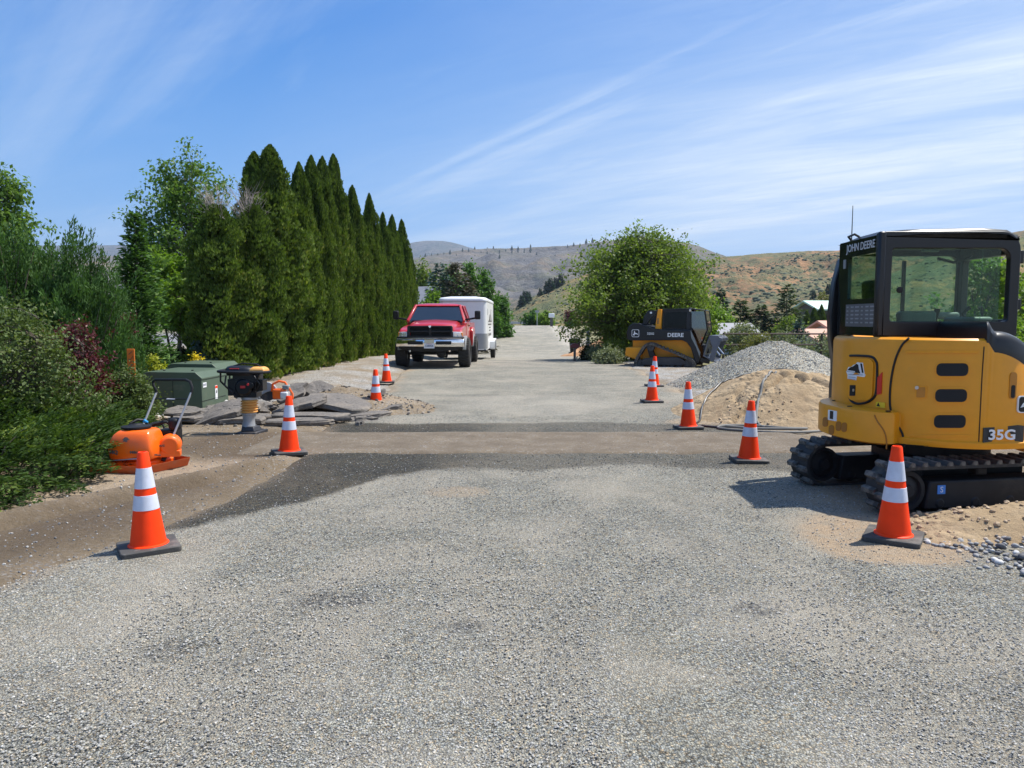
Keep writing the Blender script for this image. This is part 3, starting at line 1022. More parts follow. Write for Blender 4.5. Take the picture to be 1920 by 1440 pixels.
scatter('loose_gravel', pts[k], sz[k], M['chips'], (1.15, .95, 0.55), rough_amt=0.6)
k = isw & ~drop
scatter('damp_gravel', pts[k], sz[k], M['chipswet'], (1.15, .95, 0.55), seed=5, rough_amt=0.6)
# small stones in the soil of the verge
n = 2600
yy = 4.2 + RNG.random(n) * 9
xx = road_l(yy) + 0.3 - RNG.random(n) ** 1.3 * 2.0
sz = 0.004 + 0.009 * RNG.random(n) ** 3
scatter('verge_gravel', np.stack([xx, yy, ground_z(xx, yy) + sz * 0.3], -1), sz, M['heapchips'], seed=9)
# coarse stone over the gravel heap so that its surface has real relief
n = 16000
U = RNG.random((n, 2)) * 2.3 - 1.15
X, Y = U[:, 0] * 2.55, U[:, 1] * 2.4
Z = gravel_z(X, Y, U[:, 0], U[:, 1]) + prof(Y + 18.4)
sz = 0.007 + 0.011 * RNG.random(n) ** 2
k = Z > prof(Y + 18.4) - 0.03
scatter('heap_gravel', np.stack([X + 6.40, Y + 18.4, Z + sz * 0.2], -1)[k], sz[k], M['heapchips'], seed=3)
# clods on the sand heap and the bank
n = 2200
U = RNG.random((n, 2)) * 2 - 1
X, Y = U[:, 0] * 2.1, U[:, 1] * 2.0
k = (vnoise(X, Y, 0.8, 54, 2) > 0.05) & (np.hypot(U[:, 0], U[:, 1]) < 0.98)
sz = 0.007 + 0.022 * RNG.random(n) ** 3
Z = sand_z(X, Y, U[:, 0], U[:, 1]) + prof(Y + 13.15)
scatter('sand_clods', np.stack([X + 4.85, Y + 13.15, Z + sz * .3], -1)[k], sz[k], M['clods'], seed=4)
n = 1500
U = RNG.random((n, 2)) * 2 - 1
X, Y = U[:, 0] * 2.2, U[:, 1] * 1.0
sz = 0.006 + 0.022 * RNG.random(n) ** 3
k = vnoise(X, Y, 1, 75, 2) > -0.05
scatter('bank_clods', np.stack([X + 4.6, Y + 5.85, bank_z(X, Y, U[:, 0], U[:, 1]) + sz * .3], -1)[k], sz[k], M['clods'], seed=6)

# ================================================================== HILLS


def hillmat(name, dry, sage, rock=None, scale=1.0, rockamt=0.0):
    m = bpy.data.materials.new(name)
    m.use_nodes = True
    t = NT(m.node_tree)
    p = t.n['Principled BSDF']
    tc = t.new('ShaderNodeTexCoord').outputs['Object']
    big = t.noise(tc, 0.012 * scale, 6, 0.6, 0.5)
    mid = t.noise(tc, 0.05 * scale, 6, 0.65)
    col = t.ramp(big, [(0.36, dry[0]), (0.52, dry[1]), (0.66, dry[2])])
    sg = t.mapr(t.math('MULTIPLY_ADD', mid, 0.6, t.math('MULTIPLY', t.noise(tc, 0.2 * scale, 4, 0.6), 0.4)), 0.43, 0.54)
    col = t.mix(t.math('MULTIPLY', sg, 0.75), col, t.ramp(mid, [(0.4, sage[0]), (0.6, sage[1])]))
    v_ = t.mapr(t.voro(tc, 0.42 * scale, 'F1', 0), 0.25, 0.48, 1.0, 0.0)
    dens = t.mapr(t.noise(tc, 0.02 * scale, 5, 0.6), 0.35, 0.6, 0.15, 1.0)
    col = t.mix(t.math('MULTIPLY', v_, dens), col, (*sage[0], 1))
    if rock:
        st = t.new('ShaderNodeMapping', i_0=tc)
        st.inputs['Scale'].default_value = (0.35, 0.35, 2.2)
        rk = t.noise(st.outputs[0], 0.02 * scale, 8, 0.7, 1.2)
        col = t.mix(t.mapr(rk, 0.50 - 0.1 * rockamt, 0.60), col, t.ramp(t.noise(tc, 0.12 * scale, 6, 0.7), [(0.3, rock[0]), (0.7, rock[1])]))
    t.set(p.inputs['Base Color'], col)
    p.inputs['Roughness'].default_value = 0.95
    p.inputs['Specular IOR Level'].default_value = 0.1
    b = t.new('ShaderNodeBump', i_Strength=0.9, i_Distance=2.0 / scale)
    t.set(b.inputs['Height'], t.math('ADD', t.noise(tc, 0.25 * scale, 6, 0.7), t.math('MULTIPLY', mid, 2.0)))
    t.set(p.inputs['Normal'], b.outputs[0])
    return m


HF = 1423.0


def hill(name, crest, d0, d1, z0, mt, ncol=260, nrow=70, amp=0.03, nsc=8.0, ease=1.3, seed=0, back=0.5):
    """crest: (azimuth pixel-angle, elevation) pairs of the skyline at depth d1; foot at depth d0"""
    az = np.array([(c[0] - 960) / HF for c in crest])
    el = np.array([math.tan(math.atan((720 - c[1]) / HF) - PITCH) for c in crest])
    A_ = np.linspace(az[0], az[-1], ncol)
    E_ = np.interp(A_, az, el)
    kk = np.ones(5) / 5
    E_ = np.convolve(np.pad(E_, 2, 'edge'), kk, 'valid')
    tt = np.concatenate([np.linspace(0, 1, nrow), np.linspace(1, 1 + back, 12)[1:]])
    AA, T_ = np.meshgrid(A_, tt)
    EE = np.broadcast_to(E_, AA.shape)
    Y = d0 + (d1 - d0) * T_
    X = AA * Y
    zc = CAM_H + d1 * EE
    up = np.clip(T_, 0, 1) ** ease
    H_ = zc - z0
    nz = vnoise(X / d1, Y / d1, nsc, seed, 6, 0.55)
    gul = -np.abs(vnoise(X / d1 * 1.0, Y / d1 * 0.35, nsc * 1.7, seed + 5, 4)) 
    Z = z0 + H_ * up + (amp * d1) * (nz * 0.8 + gul * 0.7) * np.sin(np.pi * np.clip(T_, 0, 1)) ** 0.7 * np.clip(H_ / (0.1 * d1), 0.15, 1)
    Z = np.where(T_ > 1, zc - (T_ - 1) * H_ * 1.2, Z)
    Z += 0.0010 * d1 * vnoise(X / d1, Y / d1, nsc * 12, seed + 9, 3) * np.clip(T_ * 4, 0, 1)
    me = grid_mesh(name, X, Y, Z)
    o = link(name, me, mt)
    o['kind'] = 'structure'
    return dict(A=A_, E=E_, X=X, Y=Y, Z=Z, T=T_, d1=d1)


M['hillfar'] = hillmat('far_mountain', ((0.10, 0.10, 0.075), (0.14, 0.125, 0.095), (0.19, 0.16, 0.12)), ((0.045, 0.06, 0.04), (0.06, 0.075, 0.05)), scale=0.12)
M['hillmid'] = hillmat('rocky_ridge', ((0.165, 0.13, 0.08), (0.235, 0.175, 0.11), (0.31, 0.235, 0.155)), ((0.060, 0.075, 0.042), (0.10, 0.115, 0.065)), rock=((0.075, 0.073, 0.07), (0.19, 0.18, 0.165)), scale=0.32, rockamt=0.6)
M['hillright'] = hillmat('sage_hillside', ((0.19, 0.13, 0.075), (0.285, 0.165, 0.085), (0.34, 0.20, 0.105)), ((0.060, 0.085, 0.046), (0.120, 0.145, 0.075)), scale=0.8)
M['hillspur'] = hillmat('grassy_spur', ((0.15, 0.145, 0.06), (0.24, 0.19, 0.085), (0.33, 0.20, 0.09)), ((0.075, 0.095, 0.05), (0.13, 0.15, 0.075)), scale=1.4)

hill('mountain', [(-1400, 480), (-600, 470), (-100, 462), (200, 460), (260, 459), (320, 462), (560, 480), (700, 473), (770, 455), (805, 449), (830, 450), (880, 462), (930, 480), (1000, 500), (1500, 505), (3400, 480)],
     2400, 4200, -3, M['hillfar'], 300, 40, 0.035, 10, 1.1, 81)
midh = hill('rocky_hill', [(-1400, 520), (-300, 500), (100, 485), (260, 478), (420, 482), (600, 490), (770, 486), (840, 473), (900, 466), (960, 466), (1020, 463), (1080, 460), (1130, 453), (1180, 446), (1240, 448), (1290, 456), (1318, 466), (1326, 468), (1336, 478), (1420, 488), (3400, 470)],
            700, 1500, -3, M['hillmid'], 420, 80, 0.035, 14, 1.0, 82)
rh = hill('sage_hill', [(1150, 600), (1220, 560), (1270, 510), (1310, 490), (1350, 482), (1420, 476), (1500, 471), (1590, 469), (1700, 458), (1800, 446), (1880, 437), (1910, 432), (1990, 420), (2200, 395), (2600, 380), (3400, 370)],
          190, 520, -3, M['hillright'], 420, 90, 0.022, 16, 1.0, 83)
sp = hill('grassy_hill', [(560, 604), (700, 602), (800, 600), (900, 597), (945, 590), (965, 578), (1000, 556), (1040, 538), (1075, 522), (1120, 505), (1180, 492), (1240, 488), (1290, 505), (1340, 540), (1400, 580), (1500, 600)],
          150, 330, -3, M['hillspur'], 300, 60, 0.018, 16, 0.9, 84)
sp2 = hill('grassy_spur', [(1380, 604), (1440, 590), (1500, 566), (1545, 549), (1580, 545), (1640, 525), (1700, 498), (1760, 474), (1840, 455), (1900, 446), (2100, 420), (2600, 400), (3400, 400)],
           130, 250, -3, M['hillspur'], 300, 60, 0.016, 18, 0.9, 85)

# sagebrush dots on the two near hillsides: far too many to count
M['sagedots'] = instmat('sagebrush_clumps', [(0.0, (0.05, 0.062, 0.035)), (0.5, (0.085, 0.10, 0.06)), (1.0, (0.15, 0.16, 0.10))], 0.95)


def brush(h, n, seed, a, b_, fine=0):
    rs = np.random.default_rng(seed)
    ny, nx = h['X'].shape
    i = rs.integers(1, int(ny * 0.86), n)
    j = rs.integers(0, nx - 1, n)
    f = rs.random((2, n))
    P = []
    for key in 'XYZ':
        G = h[key]
        P.append(G[i, j] * (1 - f[0]) * (1 - f[1]) + G[i, j + 1] * f[0] * (1 - f[1]) + G[i - 1, j] * (1 - f[0]) * f[1] + G[i - 1, j + 1] * f[0] * f[1])
    P = np.stack(P, -1)
    k = vnoise(P[:, 0], P[:, 1], 0.03, seed, 4) + 0.35 * rs.random(n) > 0.02
    P = P[k]
    return P, a + (b_ - a) * rs.random(len(P)) ** 2


P, s_ = brush(rh, 24000, 1, 0.35, 1.3)
scatter('sagebrush_clumps', P, s_, M['sagedots'], (1, 1, 0.7), 1, 2, 0.3, smooth=True)
P, s_ = brush(sp, 3000, 2, 0.25, 0.9)
scatter('hill_brush', P, s_, M['sagedots'], (1, 1, 0.7), 1, 3, 0.3, smooth=True)
P, s_ = brush(sp2, 3500, 3, 0.2, 0.7)
scatter('spur_brush', P, s_, M['sagedots'], (1, 1, 0.7), 1, 4, 0.3, smooth=True)

# ================================================================== HAZE: thin even air round the whole scene
hz = bpy.data.materials.new('thin_haze')
hz.use_nodes = True
t = NT(hz.node_tree)
t.n.clear()
pv = t.new('ShaderNodeVolumePrincipled', i_Color=(0.60, 0.72, 0.95, 1), i_Density=HAZE_DENSITY, i_Anisotropy=0.25)
t.l.new(pv.outputs[0], t.new('ShaderNodeOutputMaterial').inputs['Volume'])
mb = MB()
mb.box((0, 4500, 231), (16000, 10400, 478))
tag(mb.build('haze', hz, None, smooth=False), kind='stuff')

# ================================================================== VEGETATION
def gz1(x, y):
    return float(ground_z(np.array([x]), np.array([y]))[0])


def trunk_mb(h, r0, r1, bend=0.05, seed=0, n=9, lean=(0, 0)):
    rs = np.random.default_rng(seed)
    path = [(0, 0, -0.15)]
    ph = rs.random(2) * 6.28
    for i in range(1, n + 1):
        t_ = i / n
        path.append((bend * h * math.sin(3.1 * t_ + ph[0]) * t_ + lean[0] * t_, bend * h * math.sin(2.7 * t_ + ph[1]) * t_ + lean[1] * t_, h * t_))
    rad = [r0 * 1.25] + [r0 + (r1 - r0) * (i / n) for i in range(1, n + 1)]
    mb = MB()
    mb.tube(path, rad, 9)
    return mb, np.array(path)


def broadleaf(name, label, loc, H, env, nclu, nleaf, leaf, crad, lm, bark, trunk_r=0.12, base=0.25, seed=0, group=None,
              cat='tree', droop=0.5, shell=0.5, stems=1, limb_r=0.03, flat=0.85, spread=0.35, upl=0.4):
    """env(t) -> radius at relative height t in the crown (0 foot .. 1 top)"""
    rs = np.random.default_rng(seed)
    root = thing(name, label, cat, loc, rs.random() * 0.0, group)
    t_ = rs.random(nclu * 3)
    R = env(t_)
    keep = rs.random(nclu * 3) < (R / R.max()) ** 1.4 + 0.06
    t_, R = t_[keep][:nclu], R[keep][:nclu]
    a = rs.random(len(t_)) * 6.283
    # uneven outline: the envelope is lobed by direction and height
    lob = 1 + 0.22 * np.sin(a * 2 + seed) * np.sin(t_ * 7 + seed) + 0.13 * np.sin(a * 5 + 2 * seed + t_ * 9)
    rr = R * lob * (shell + (1 - shell) * rs.random(len(t_))) * np.sqrt(rs.random(len(t_)) * 0.75 + 0.25)
    zb = base * H
    C = np.stack([rr * np.cos(a), rr * np.sin(a) * flat, zb + t_ * (H - zb)], -1)
    tm, bm_ = None, MB()
    tr = MB()
    paths = []
    for s_ in range(stems):
        ln = (0, 0) if stems == 1 else (spread * H * math.cos(6.283 * s_ / stems + seed), spread * H * math.sin(6.283 * s_ / stems + seed) * flat)
        mb, path = trunk_mb(H * (0.9 if stems == 1 else 0.75), trunk_r, trunk_r * 0.14, 0.03, seed * 7 + s_, 10, ln)
        tr.add(mb.v, mb.f)
        paths.append(path)
    for c in C:
        zt = max(0.1 * H, c[2] - (upl + 0.25 * rs.random()) * math.hypot(c[0], c[1]) - 0.12 * H * rs.random())
        pt = paths[int(rs.integers(0, stems))]
        x0 = np.interp(zt, pt[:, 2], pt[:, 0])
        y0 = np.interp(zt, pt[:, 2], pt[:, 1])
        A0, C0 = np.array([x0, y0, zt]), c
        mid = (A0 + C0) / 2 + np.array([0, 0, 0.10 * np.linalg.norm(C0 - A0)]) + rs.normal(size=3) * 0.05 * np.linalg.norm(C0 - A0)
        bm_.tube([A0, (A0 + mid) / 2, mid, C0], [limb_r, limb_r * .8, limb_r * .55, limb_r * .2], 5)
    tr.build('trunk', bark, root)
    bm_.build('branches', bark, root)
    k = rs.poisson(nleaf, len(C)) + 1
    cl = np.repeat(np.arange(len(C)), k)
    n = len(cl)
    # leaves sit along twigs that leave the clump centre
    tw = unit(rs.normal(size=(len(C) * 5, 3)) + np.array([0, 0, 0.25]))
    tws = tw[cl * 5 + rs.integers(0, 5, n)]
    s = rs.random(n) ** 0.6
    csz = crad * (0.6 + 0.8 * rs.random(len(C)))[cl]
    P = C[cl] + tws * (s * csz)[:, None] + rs.normal(size=(n, 3)) * crad * 0.22
    D = unit(rs.normal(size=(n, 3)) * 0.9 + np.array([0, 0, -droop]) + tws * 0.4)
    N_ = unit(rs.normal(size=(n, 3)) * 0.6 + np.array([0, 0, 1.0]))
    ln = leaf * (0.6 + 0.7 * rs.random(n))
    V = leaf_quads(P, D, N_, ln, ln * 0.62)
    tint = np.clip(0.5 * rs.random(n) + 0.5 * rs.random(len(C))[cl], 0, 1)
    link('crown', quads_mesh('crown', V, tint), lm, root)
    return root


def conifer(name, label, loc, H, R, lm, seed=0, group=None, levels=26, per=9, dens=26, droop=0.25, base=0.04, needle=0.16,
            power=0.9, bark=None, cat='tree', wide=0.34, tip_up=0.0):
    rs = np.random.default_rng(seed)
    root = thing(name, label, cat, loc, 0, group)
    mb, path = trunk_mb(H * 0.97, max(0.035, H * 0.018), 0.008, 0.006, seed, 8)
    mb.build('trunk', bark or M['bark'], root)
    Vs, Ts = [], []
    for i in range(levels):
        t_ = (i + 0.5 * rs.random()) / levels
        z = H * (base + (1 - base) * t_)
        L_ = R * ((1 - t_) ** power) * (0.78 + 0.4 * rs.random()) + 0.03 * H * 0.3
        nb = max(4, int(per * (0.5 + 0.5 * (1 - t_))))
        for b_ in range(nb):
            a = rs.random() * 6.283
            l_ = L_ * (0.72 + 0.45 * rs.random())
            m_ = max(5, int(dens * l_ / R + 4))
            s = rs.random(m_) ** 0.75
            dirn = np.array([math.cos(a), math.sin(a), 0])
            side = np.array([-math.sin(a), math.cos(a), 0])
            el = (0.35 * t_ - droop * (1 - t_)) + 0.12 * rs.normal()
            P = dirn * (s * l_)[:, None]
            P[:, 2] += el * s * l_ - droop * 0.35 * l_ * s ** 2 * (1 - t_) + tip_up * l_ * s ** 2
            P += side * (rs.normal(size=m_) * wide * l_ * (0.25 + 0.5 * s) * (1.15 - s))[:, None]
            P[:, 2] += z + rs.normal(size=m_) * 0.035 * l_ - 0.05 * rs.random(m_) * l_
            D = dirn + side * (rs.normal(size=m_) * 0.75)[:, None] + np.stack([0 * s, 0 * s, rs.normal(size=m_) * 0.3 - 0.15 + tip_up], -1)
            N_ = rs.normal(size=(m_, 3)) * 0.45 + np.array([0, 0, 1.0])
            ln = needle * (0.7 + 0.6 * rs.random(m_))
            Vs.append(leaf_quads(P, D, N_, ln, ln * 0.38))
            Ts.append(np.clip(0.25 + 0.5 * s + 0.25 * rs.normal(size=m_), 0, 1))
    link('crown', quads_mesh('crown', np.concatenate(Vs), np.concatenate(Ts)), lm, root)
    return root


def arbor_crown(seed, n=21000, dead=False):
    """unit-height arborvitae crown: upright flattened sprays on a lobed tapering column (height 1, radius about 0.13)"""
    rs = np.random.default_rng(seed)
    t_ = rs.random(n) ** 0.85
    a = rs.random(n) * 6.283
    prof_ = np.interp(t_, [0, 0.04, 0.12, 0.30, 0.55, 0.75, 0.87, 0.94, 0.98, 1.0], [0.10, 0.112, 0.120, 0.126, 0.118, 0.092, 0.060, 0.036, 0.018, 0.001])
    if dead:
        prof_ = np.interp(t_, [0, 0.05, 0.2, 0.5, 0.75, 0.9, 1.0], [0.14, 0.165, 0.19, 0.19, 0.16, 0.10, 0.03])
    ph = rs.random(6) * 6.28
    lob = 1 + 0.18 * np.sin(a * 3 + ph[0] + 3 * np.sin(t_ * 5 + ph[1])) + 0.17 * np.sin(a * 5 + ph[2] - t_ * 9) + 0.15 * np.sin(t_ * 26 + a * 2 + ph[3]) + 0.07 * np.sin(t_ * 47 - a * 3 + ph[4])
    dep = rs.random(n) ** 1.7
    r = prof_ * lob * (1 - 0.55 * dep) * (1 + 0.05 * rs.normal(size=n))
    o = np.stack([np.cos(a), np.sin(a), 0 * a], -1)
    P = o * r[:, None]
    P[:, 2] = t_ * 0.985 + 0.0
    # gaps between the sprays let the dark inside show
    hole = np.sin(a * 7 + 11 * np.sin(t_ * 13 + ph[0]) + ph[5]) * np.sin(t_ * 61 + 4 * np.sin(a * 3 + ph[1]))
    kp = ~((hole > 0.35) & (dep < 0.45) & (rs.random(n) < 0.85))
    P, o, t_, a, dep = P[kp], o[kp], t_[kp], a[kp], dep[kp]
    n = len(P)
    hol = hole[kp]
    # each spray is a small fan of scale leaves in an upright plane
    Vs, Ts = [], []
    plane = unit(o * 0.8 + np.cross(o, np.array([0, 0, 1.0])) * rs.normal(size=(n, 1)) * 0.9)
    for f in (-0.7, 0.0, 0.7):
        D = unit(np.array([0, 0, 1.0]) * (0.9 + 0.2 * rs.random((n, 1))) + plane * (f + 0.25 + 0.25 * rs.normal(size=(n, 1))) + rs.normal(size=(n, 3)) * 0.2)
        N_ = np.cross(plane, np.array([0, 0, 1.0])) + rs.normal(size=(n, 3)) * 0.4
        ln = (0.022 if dead else 0.0175) * (0.65 + 0.7 * rs.random(n)) * np.interp(t_, [0, .6, 1], [1, 1, .62])
        Vs.append(leaf_quads(P, D, N_, ln, ln * 0.42))
        Ts.append(np.clip(0.52 - 0.35 * hol - 0.5 * dep + 0.28 * rs.normal(size=n) - 0.1 + 0.35 * (rs.random(n) < 0.05) + 0.30 * np.clip(0.14 - t_, 0, 1) / 0.14, 0, 1))  # darker with depth and at gaps: inner crown shade put into the tint
    V, T = np.concatenate(Vs), np.concatenate(Ts)
    # dense inside: coarse sprays near the stem, shade put into their darkest tint
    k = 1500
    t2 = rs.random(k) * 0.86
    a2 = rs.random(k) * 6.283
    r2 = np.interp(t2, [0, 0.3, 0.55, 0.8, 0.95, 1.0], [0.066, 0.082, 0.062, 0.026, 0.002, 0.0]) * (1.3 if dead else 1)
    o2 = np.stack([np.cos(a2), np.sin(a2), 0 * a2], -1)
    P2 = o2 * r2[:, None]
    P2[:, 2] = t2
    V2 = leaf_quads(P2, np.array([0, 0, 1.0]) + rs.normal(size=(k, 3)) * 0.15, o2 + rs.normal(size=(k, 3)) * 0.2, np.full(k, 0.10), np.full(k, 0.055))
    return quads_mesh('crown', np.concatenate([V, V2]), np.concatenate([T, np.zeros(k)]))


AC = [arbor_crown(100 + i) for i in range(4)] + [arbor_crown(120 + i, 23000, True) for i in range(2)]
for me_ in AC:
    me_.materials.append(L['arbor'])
tmb, _ = trunk_mb(0.95, 0.014, 0.003, 0.004, 5, 6)
# (x, y, height, width factor, crown, label)
HEDGE = [
    (-6.62, 17.3, 4.05, 0.82, 4, 'short arborvitae at the near end of the hedge row, bare grey twigs at its top'),
    (-6.05, 18.0, 4.15, 0.74, 5, 'second arborvitae from the near end, dead twigs on its left shoulder'),
    (-6.65, 20.0, 5.75, 0.80, 1, 'arborvitae whose narrow tip shows left of the tallest near one'),
    (-5.98, 19.2, 5.75, 0.95, 0, 'broad full arborvitae right behind the two trees with dead tops'),
    (-5.62, 20.4, 4.35, 0.85, 2, 'low bushy arborvitae filling the hedge front between two tall ones'),
    (-5.86, 21.3, 5.75, 0.66, 3, 'arborvitae whose tip stands just right of the broad near one'),
    (-5.80, 22.4, 6.15, 0.60, 1, 'arborvitae with its tip left of the three close tips'),
    (-5.45, 22.0, 4.90, 0.58, 2, 'lower arborvitae in front of the three close tips'),
    (-5.77, 23.6, 6.40, 0.58, 2, 'arborvitae with the middle one of three close tips'),
    (-5.74, 24.9, 6.75, 0.60, 0, 'tall arborvitae with the rightmost of three close tips'),
    (-5.60, 26.1, 5.05, 0.62, 3, 'lower arborvitae between the three close tips and the one with a rounded tip'),
    (-5.68, 27.5, 6.25, 0.60, 3, 'arborvitae with a rounded tip standing clear of its neighbours'),
    (-5.66, 29.0, 5.30, 0.58, 0, 'lower arborvitae just beyond the one with a rounded tip'),
    (-5.62, 30.4, 6.50, 0.56, 1, 'slim pointed arborvitae next beyond the one with a rounded tip'),
    (-5.60, 32.0, 5.55, 0.56, 2, 'lower arborvitae left of the slender far group'),
    (-5.60, 33.4, 6.30, 0.55, 2, 'arborvitae left of the pair of slender far tips'),
    (-5.60, 34.8, 5.95, 0.54, 3, 'arborvitae tucked behind the left one of the slender pair'),
    (-5.60, 36.0, 6.65, 0.54, 0, 'slender far arborvitae, left one of the pair'),
    (-5.58, 37.5, 6.10, 0.54, 1, 'arborvitae between the two slender far tips'),
    (-5.58, 38.9, 6.95, 0.54, 3, 'slender far arborvitae, right one of the pair'),
    (-5.56, 40.3, 6.00, 0.54, 2, 'arborvitae next to last in the hedge row'),
    (-5.55, 41.6, 5.90, 0.56, 1, 'last arborvitae of the hedge row, beside the house gable'),
]
tw_me = None
for i, (x, y, h, wf, c, lab) in enumerate(HEDGE):
    r_ = thing('arborvitae', lab, 'tree', (x, y, gz1(x, y) - 0.03), 0, 'arborvitae hedge row along the road')
    o = bpy.data.objects.new('crown', AC[c])
    COL.objects.link(o)
    o.parent = r_
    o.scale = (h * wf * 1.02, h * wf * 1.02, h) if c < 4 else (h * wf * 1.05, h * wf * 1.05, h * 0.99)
    o.rotation_euler = (0, 0, i * 1.9)
    if tw_me is None:
        to = tmb.build('trunk', M['bark'], r_)
        tw_me = to.data
    else:
        to = bpy.data.objects.new('trunk', tw_me)
        COL.objects.link(to)
        to.parent = r_
    to.scale = (h, h, h)
    if c >= 4:                                   # bare grey twigs above the crown
        rs = np.random.default_rng(300 + i)
        mb = MB()
        for k in range(60):
            a = rs.random() * 6.283
            z0 = h * (0.84 + 0.14 * rs.random())
            o_ = np.array([math.cos(a), math.sin(a), 0]) * (0.04 + 0.22 * rs.random())
            p0 = np.array([0.0 if i == 0 else -0.12, 0, z0]) + o_ * 0.5
            p1 = p0 + o_ * 0.8 + np.array([0, 0, 0.18 + 0.22 * rs.random()])
            p2 = p1 + o_ * 0.9 + rs.normal(size=3) * 0.05 + np.array([0, 0, 0.10 + 0.18 * rs.random()])
            mb.tube([p0, p1, p2], [0.006, 0.004, 0.0015], 4)
            for q in range(2):
                p3 = p1 + rs.normal(size=3) * 0.12 + np.array([0, 0, 0.08])
                mb.tube([p1, p3], [0.004, 0.0015], 3)
        mb.build('dead_twigs', M['deadtwig'], r_)

# the broad tree on the right behind the loader
broadleaf('broad_tree', 'wide spreading green tree behind the black and yellow track loader', (5.25, 31.0, gz1(5.25, 31)), 5.05,
          lambda t_: 3.85 * 1.0 * np.interp(t_, [0, .10, .25, .40, .6, .8, .92, 1], [.45, .70, .94, 1.0, .88, .66, .40, .10]), 860, 66, 0.125, 0.50, L['elm'], M['bark'],
          0.16, 0.05, 5, stems=5, spread=0.22, limb_r=0.03, droop=0.2, shell=0.35, flat=0.9, upl=0.25)
broadleaf('light_green_tree', 'bright light green tree at the right edge of the broad tree', (7.9, 32.5, gz1(7.9, 32.5)), 3.0,
          lambda t_: 1.35 * np.interp(t_, [0, .3, .7, 1], [.9, 1, .8, .2]), 110, 60, 0.15, 0.40, L['bright'], M['bark'], 0.07, 0.06, 6, stems=3, spread=0.15, limb_r=.015)
# loose poplar-like trees on the left
broadleaf('birch_tree', 'tall loose leafy tree left of the hedge row, sky showing through', (-10.2, 24.2, 0), 6.9,
          lambda t_: 2.2 * np.interp(t_, [0, .15, .45, .7, .88, 1], [.75, 1.0, 1.0, .86, .5, .10]), 360, 60, 0.115, 0.36, L['birch'], M['barkpale'],
          0.10, 0.24, 8, limb_r=0.018, droop=0.9, shell=0.3, upl=0.9)
broadleaf('poplar_tree', 'loose leafy tree at the left edge of the photo behind the junipers', (-13.5, 20.5, 0), 5.55,
          lambda t_: 1.8 * np.interp(t_, [0, .2, .5, .8, 1], [.8, 1.0, .9, .55, .14]), 260, 62, 0.12, 0.40, L['birch'], M['barkpale'], 0.09, 0.08, 9, limb_r=0.016, droop=0.9, shell=0.3, upl=0.8)
broadleaf('maple_shrub', 'bright green shrub under the tall loose tree', (-8.4, 19.0, 0), 3.3,
          lambda t_: 1.0 * np.interp(t_, [0, .3, .7, 1], [.7, 1, .85, .2]), 110, 60, 0.11, 0.28, L['bright'], M['bark'], 0.05, 0.50, 10, stems=3, limb_r=.01, spread=.1, cat='shrub')
broadleaf('maple_shrub', 'bright green shrub against the near end of the hedge row', (-7.75, 17.9, 0), 2.7,
          lambda t_: 0.6 * np.interp(t_, [0, .3, .7, 1], [.7, 1, .85, .2]), 60, 60, 0.10, 0.24, L['bright'], M['bark'], 0.04, 0.52, 11, stems=3, limb_r=.01, spread=.1, cat='shrub')
broadleaf('dark_shrub', 'small round dark shrub on the lawn edge behind the transformers', (-7.9, 18.2, 0), 0.95,
          lambda t_: 0.42 * np.interp(t_, [0, .3, .7, 1], [.9, 1, .8, .3]), 50, 60, 0.06, 0.16, L['dark'], M['bark'], 0.03, 0.05, 12, stems=3, limb_r=.008, spread=.1, cat='shrub')
broadleaf('bluish_shrub', 'blue-grey shrub right of the small dark one', (-6.9, 16.9, 0), 1.1,
          lambda t_: 0.5 * np.interp(t_, [0, .3, .7, 1], [.9, 1, .8, .3]), 50, 60, 0.06, 0.18, L['blue'], M['bark'], 0.03, 0.05, 13, stems=3, limb_r=.008, spread=.1, cat='shrub')
broadleaf('golden_shrub', 'small bright yellow shrub behind the transformer boxes', (-6.55, 15.9, 0), 0.92,
          lambda t_: 0.26 * np.interp(t_, [0, .3, .7, 1], [.9, 1, .8, .3]), 40, 44, 0.06, 0.10, L['gold'], M['bark'], 0.02, 0.1, 14, stems=3, limb_r=.006, spread=.1, cat='shrub')
broadleaf('lime_shrub', 'yellow-green shrub right of the orange marker post', (-7.0, 14.6, 0), 0.98,
          lambda t_: 0.42 * np.interp(t_, [0, .3, .7, 1], [.9, 1, .8, .3]), 60, 60, 0.06, 0.15, L['lime'], M['bark'], 0.02, 0.05, 15, stems=3, limb_r=.007, spread=.1, cat='shrub')
broadleaf('rose_shrub', 'mixed green leafy shrub at the left edge above the creeping juniper', (-6.55, 9.9, 0), 1.85,
          lambda t_: 1.15 * np.interp(t_, [0, .25, .6, .85, 1], [.9, 1, .85, .5, .2]), 300, 60, 0.052, 0.24, L['mixed'], M['bark'], 0.03, 0.08, 16, stems=5, limb_r=.008, spread=.25, cat='shrub')
broadleaf('purple_shrub', 'dark purple-leaved shrub behind the creeping juniper', (-6.65, 11.4, 0), 1.62,
          lambda t_: 0.72 * np.interp(t_, [0, .25, .6, .85, 1], [.9, 1, .85, .5, .2]), 190, 60, 0.050, 0.20, L['purple'], M['bark'], 0.025, 0.08, 17, stems=5, limb_r=.008, spread=.22, cat='shrub')
broadleaf('purple_shrub', 'small purple-leaved bush below the columnar spruce', (-7.1, 13.6, 0), 1.75,
          lambda t_: 0.34 * np.interp(t_, [0, .3, .7, 1], [.7, 1, .85, .3]), 60, 50, 0.052, 0.16, L['purple'], M['bark'], 0.02, 0.35, 18, stems=3, limb_r=.007, spread=.08, cat='shrub')
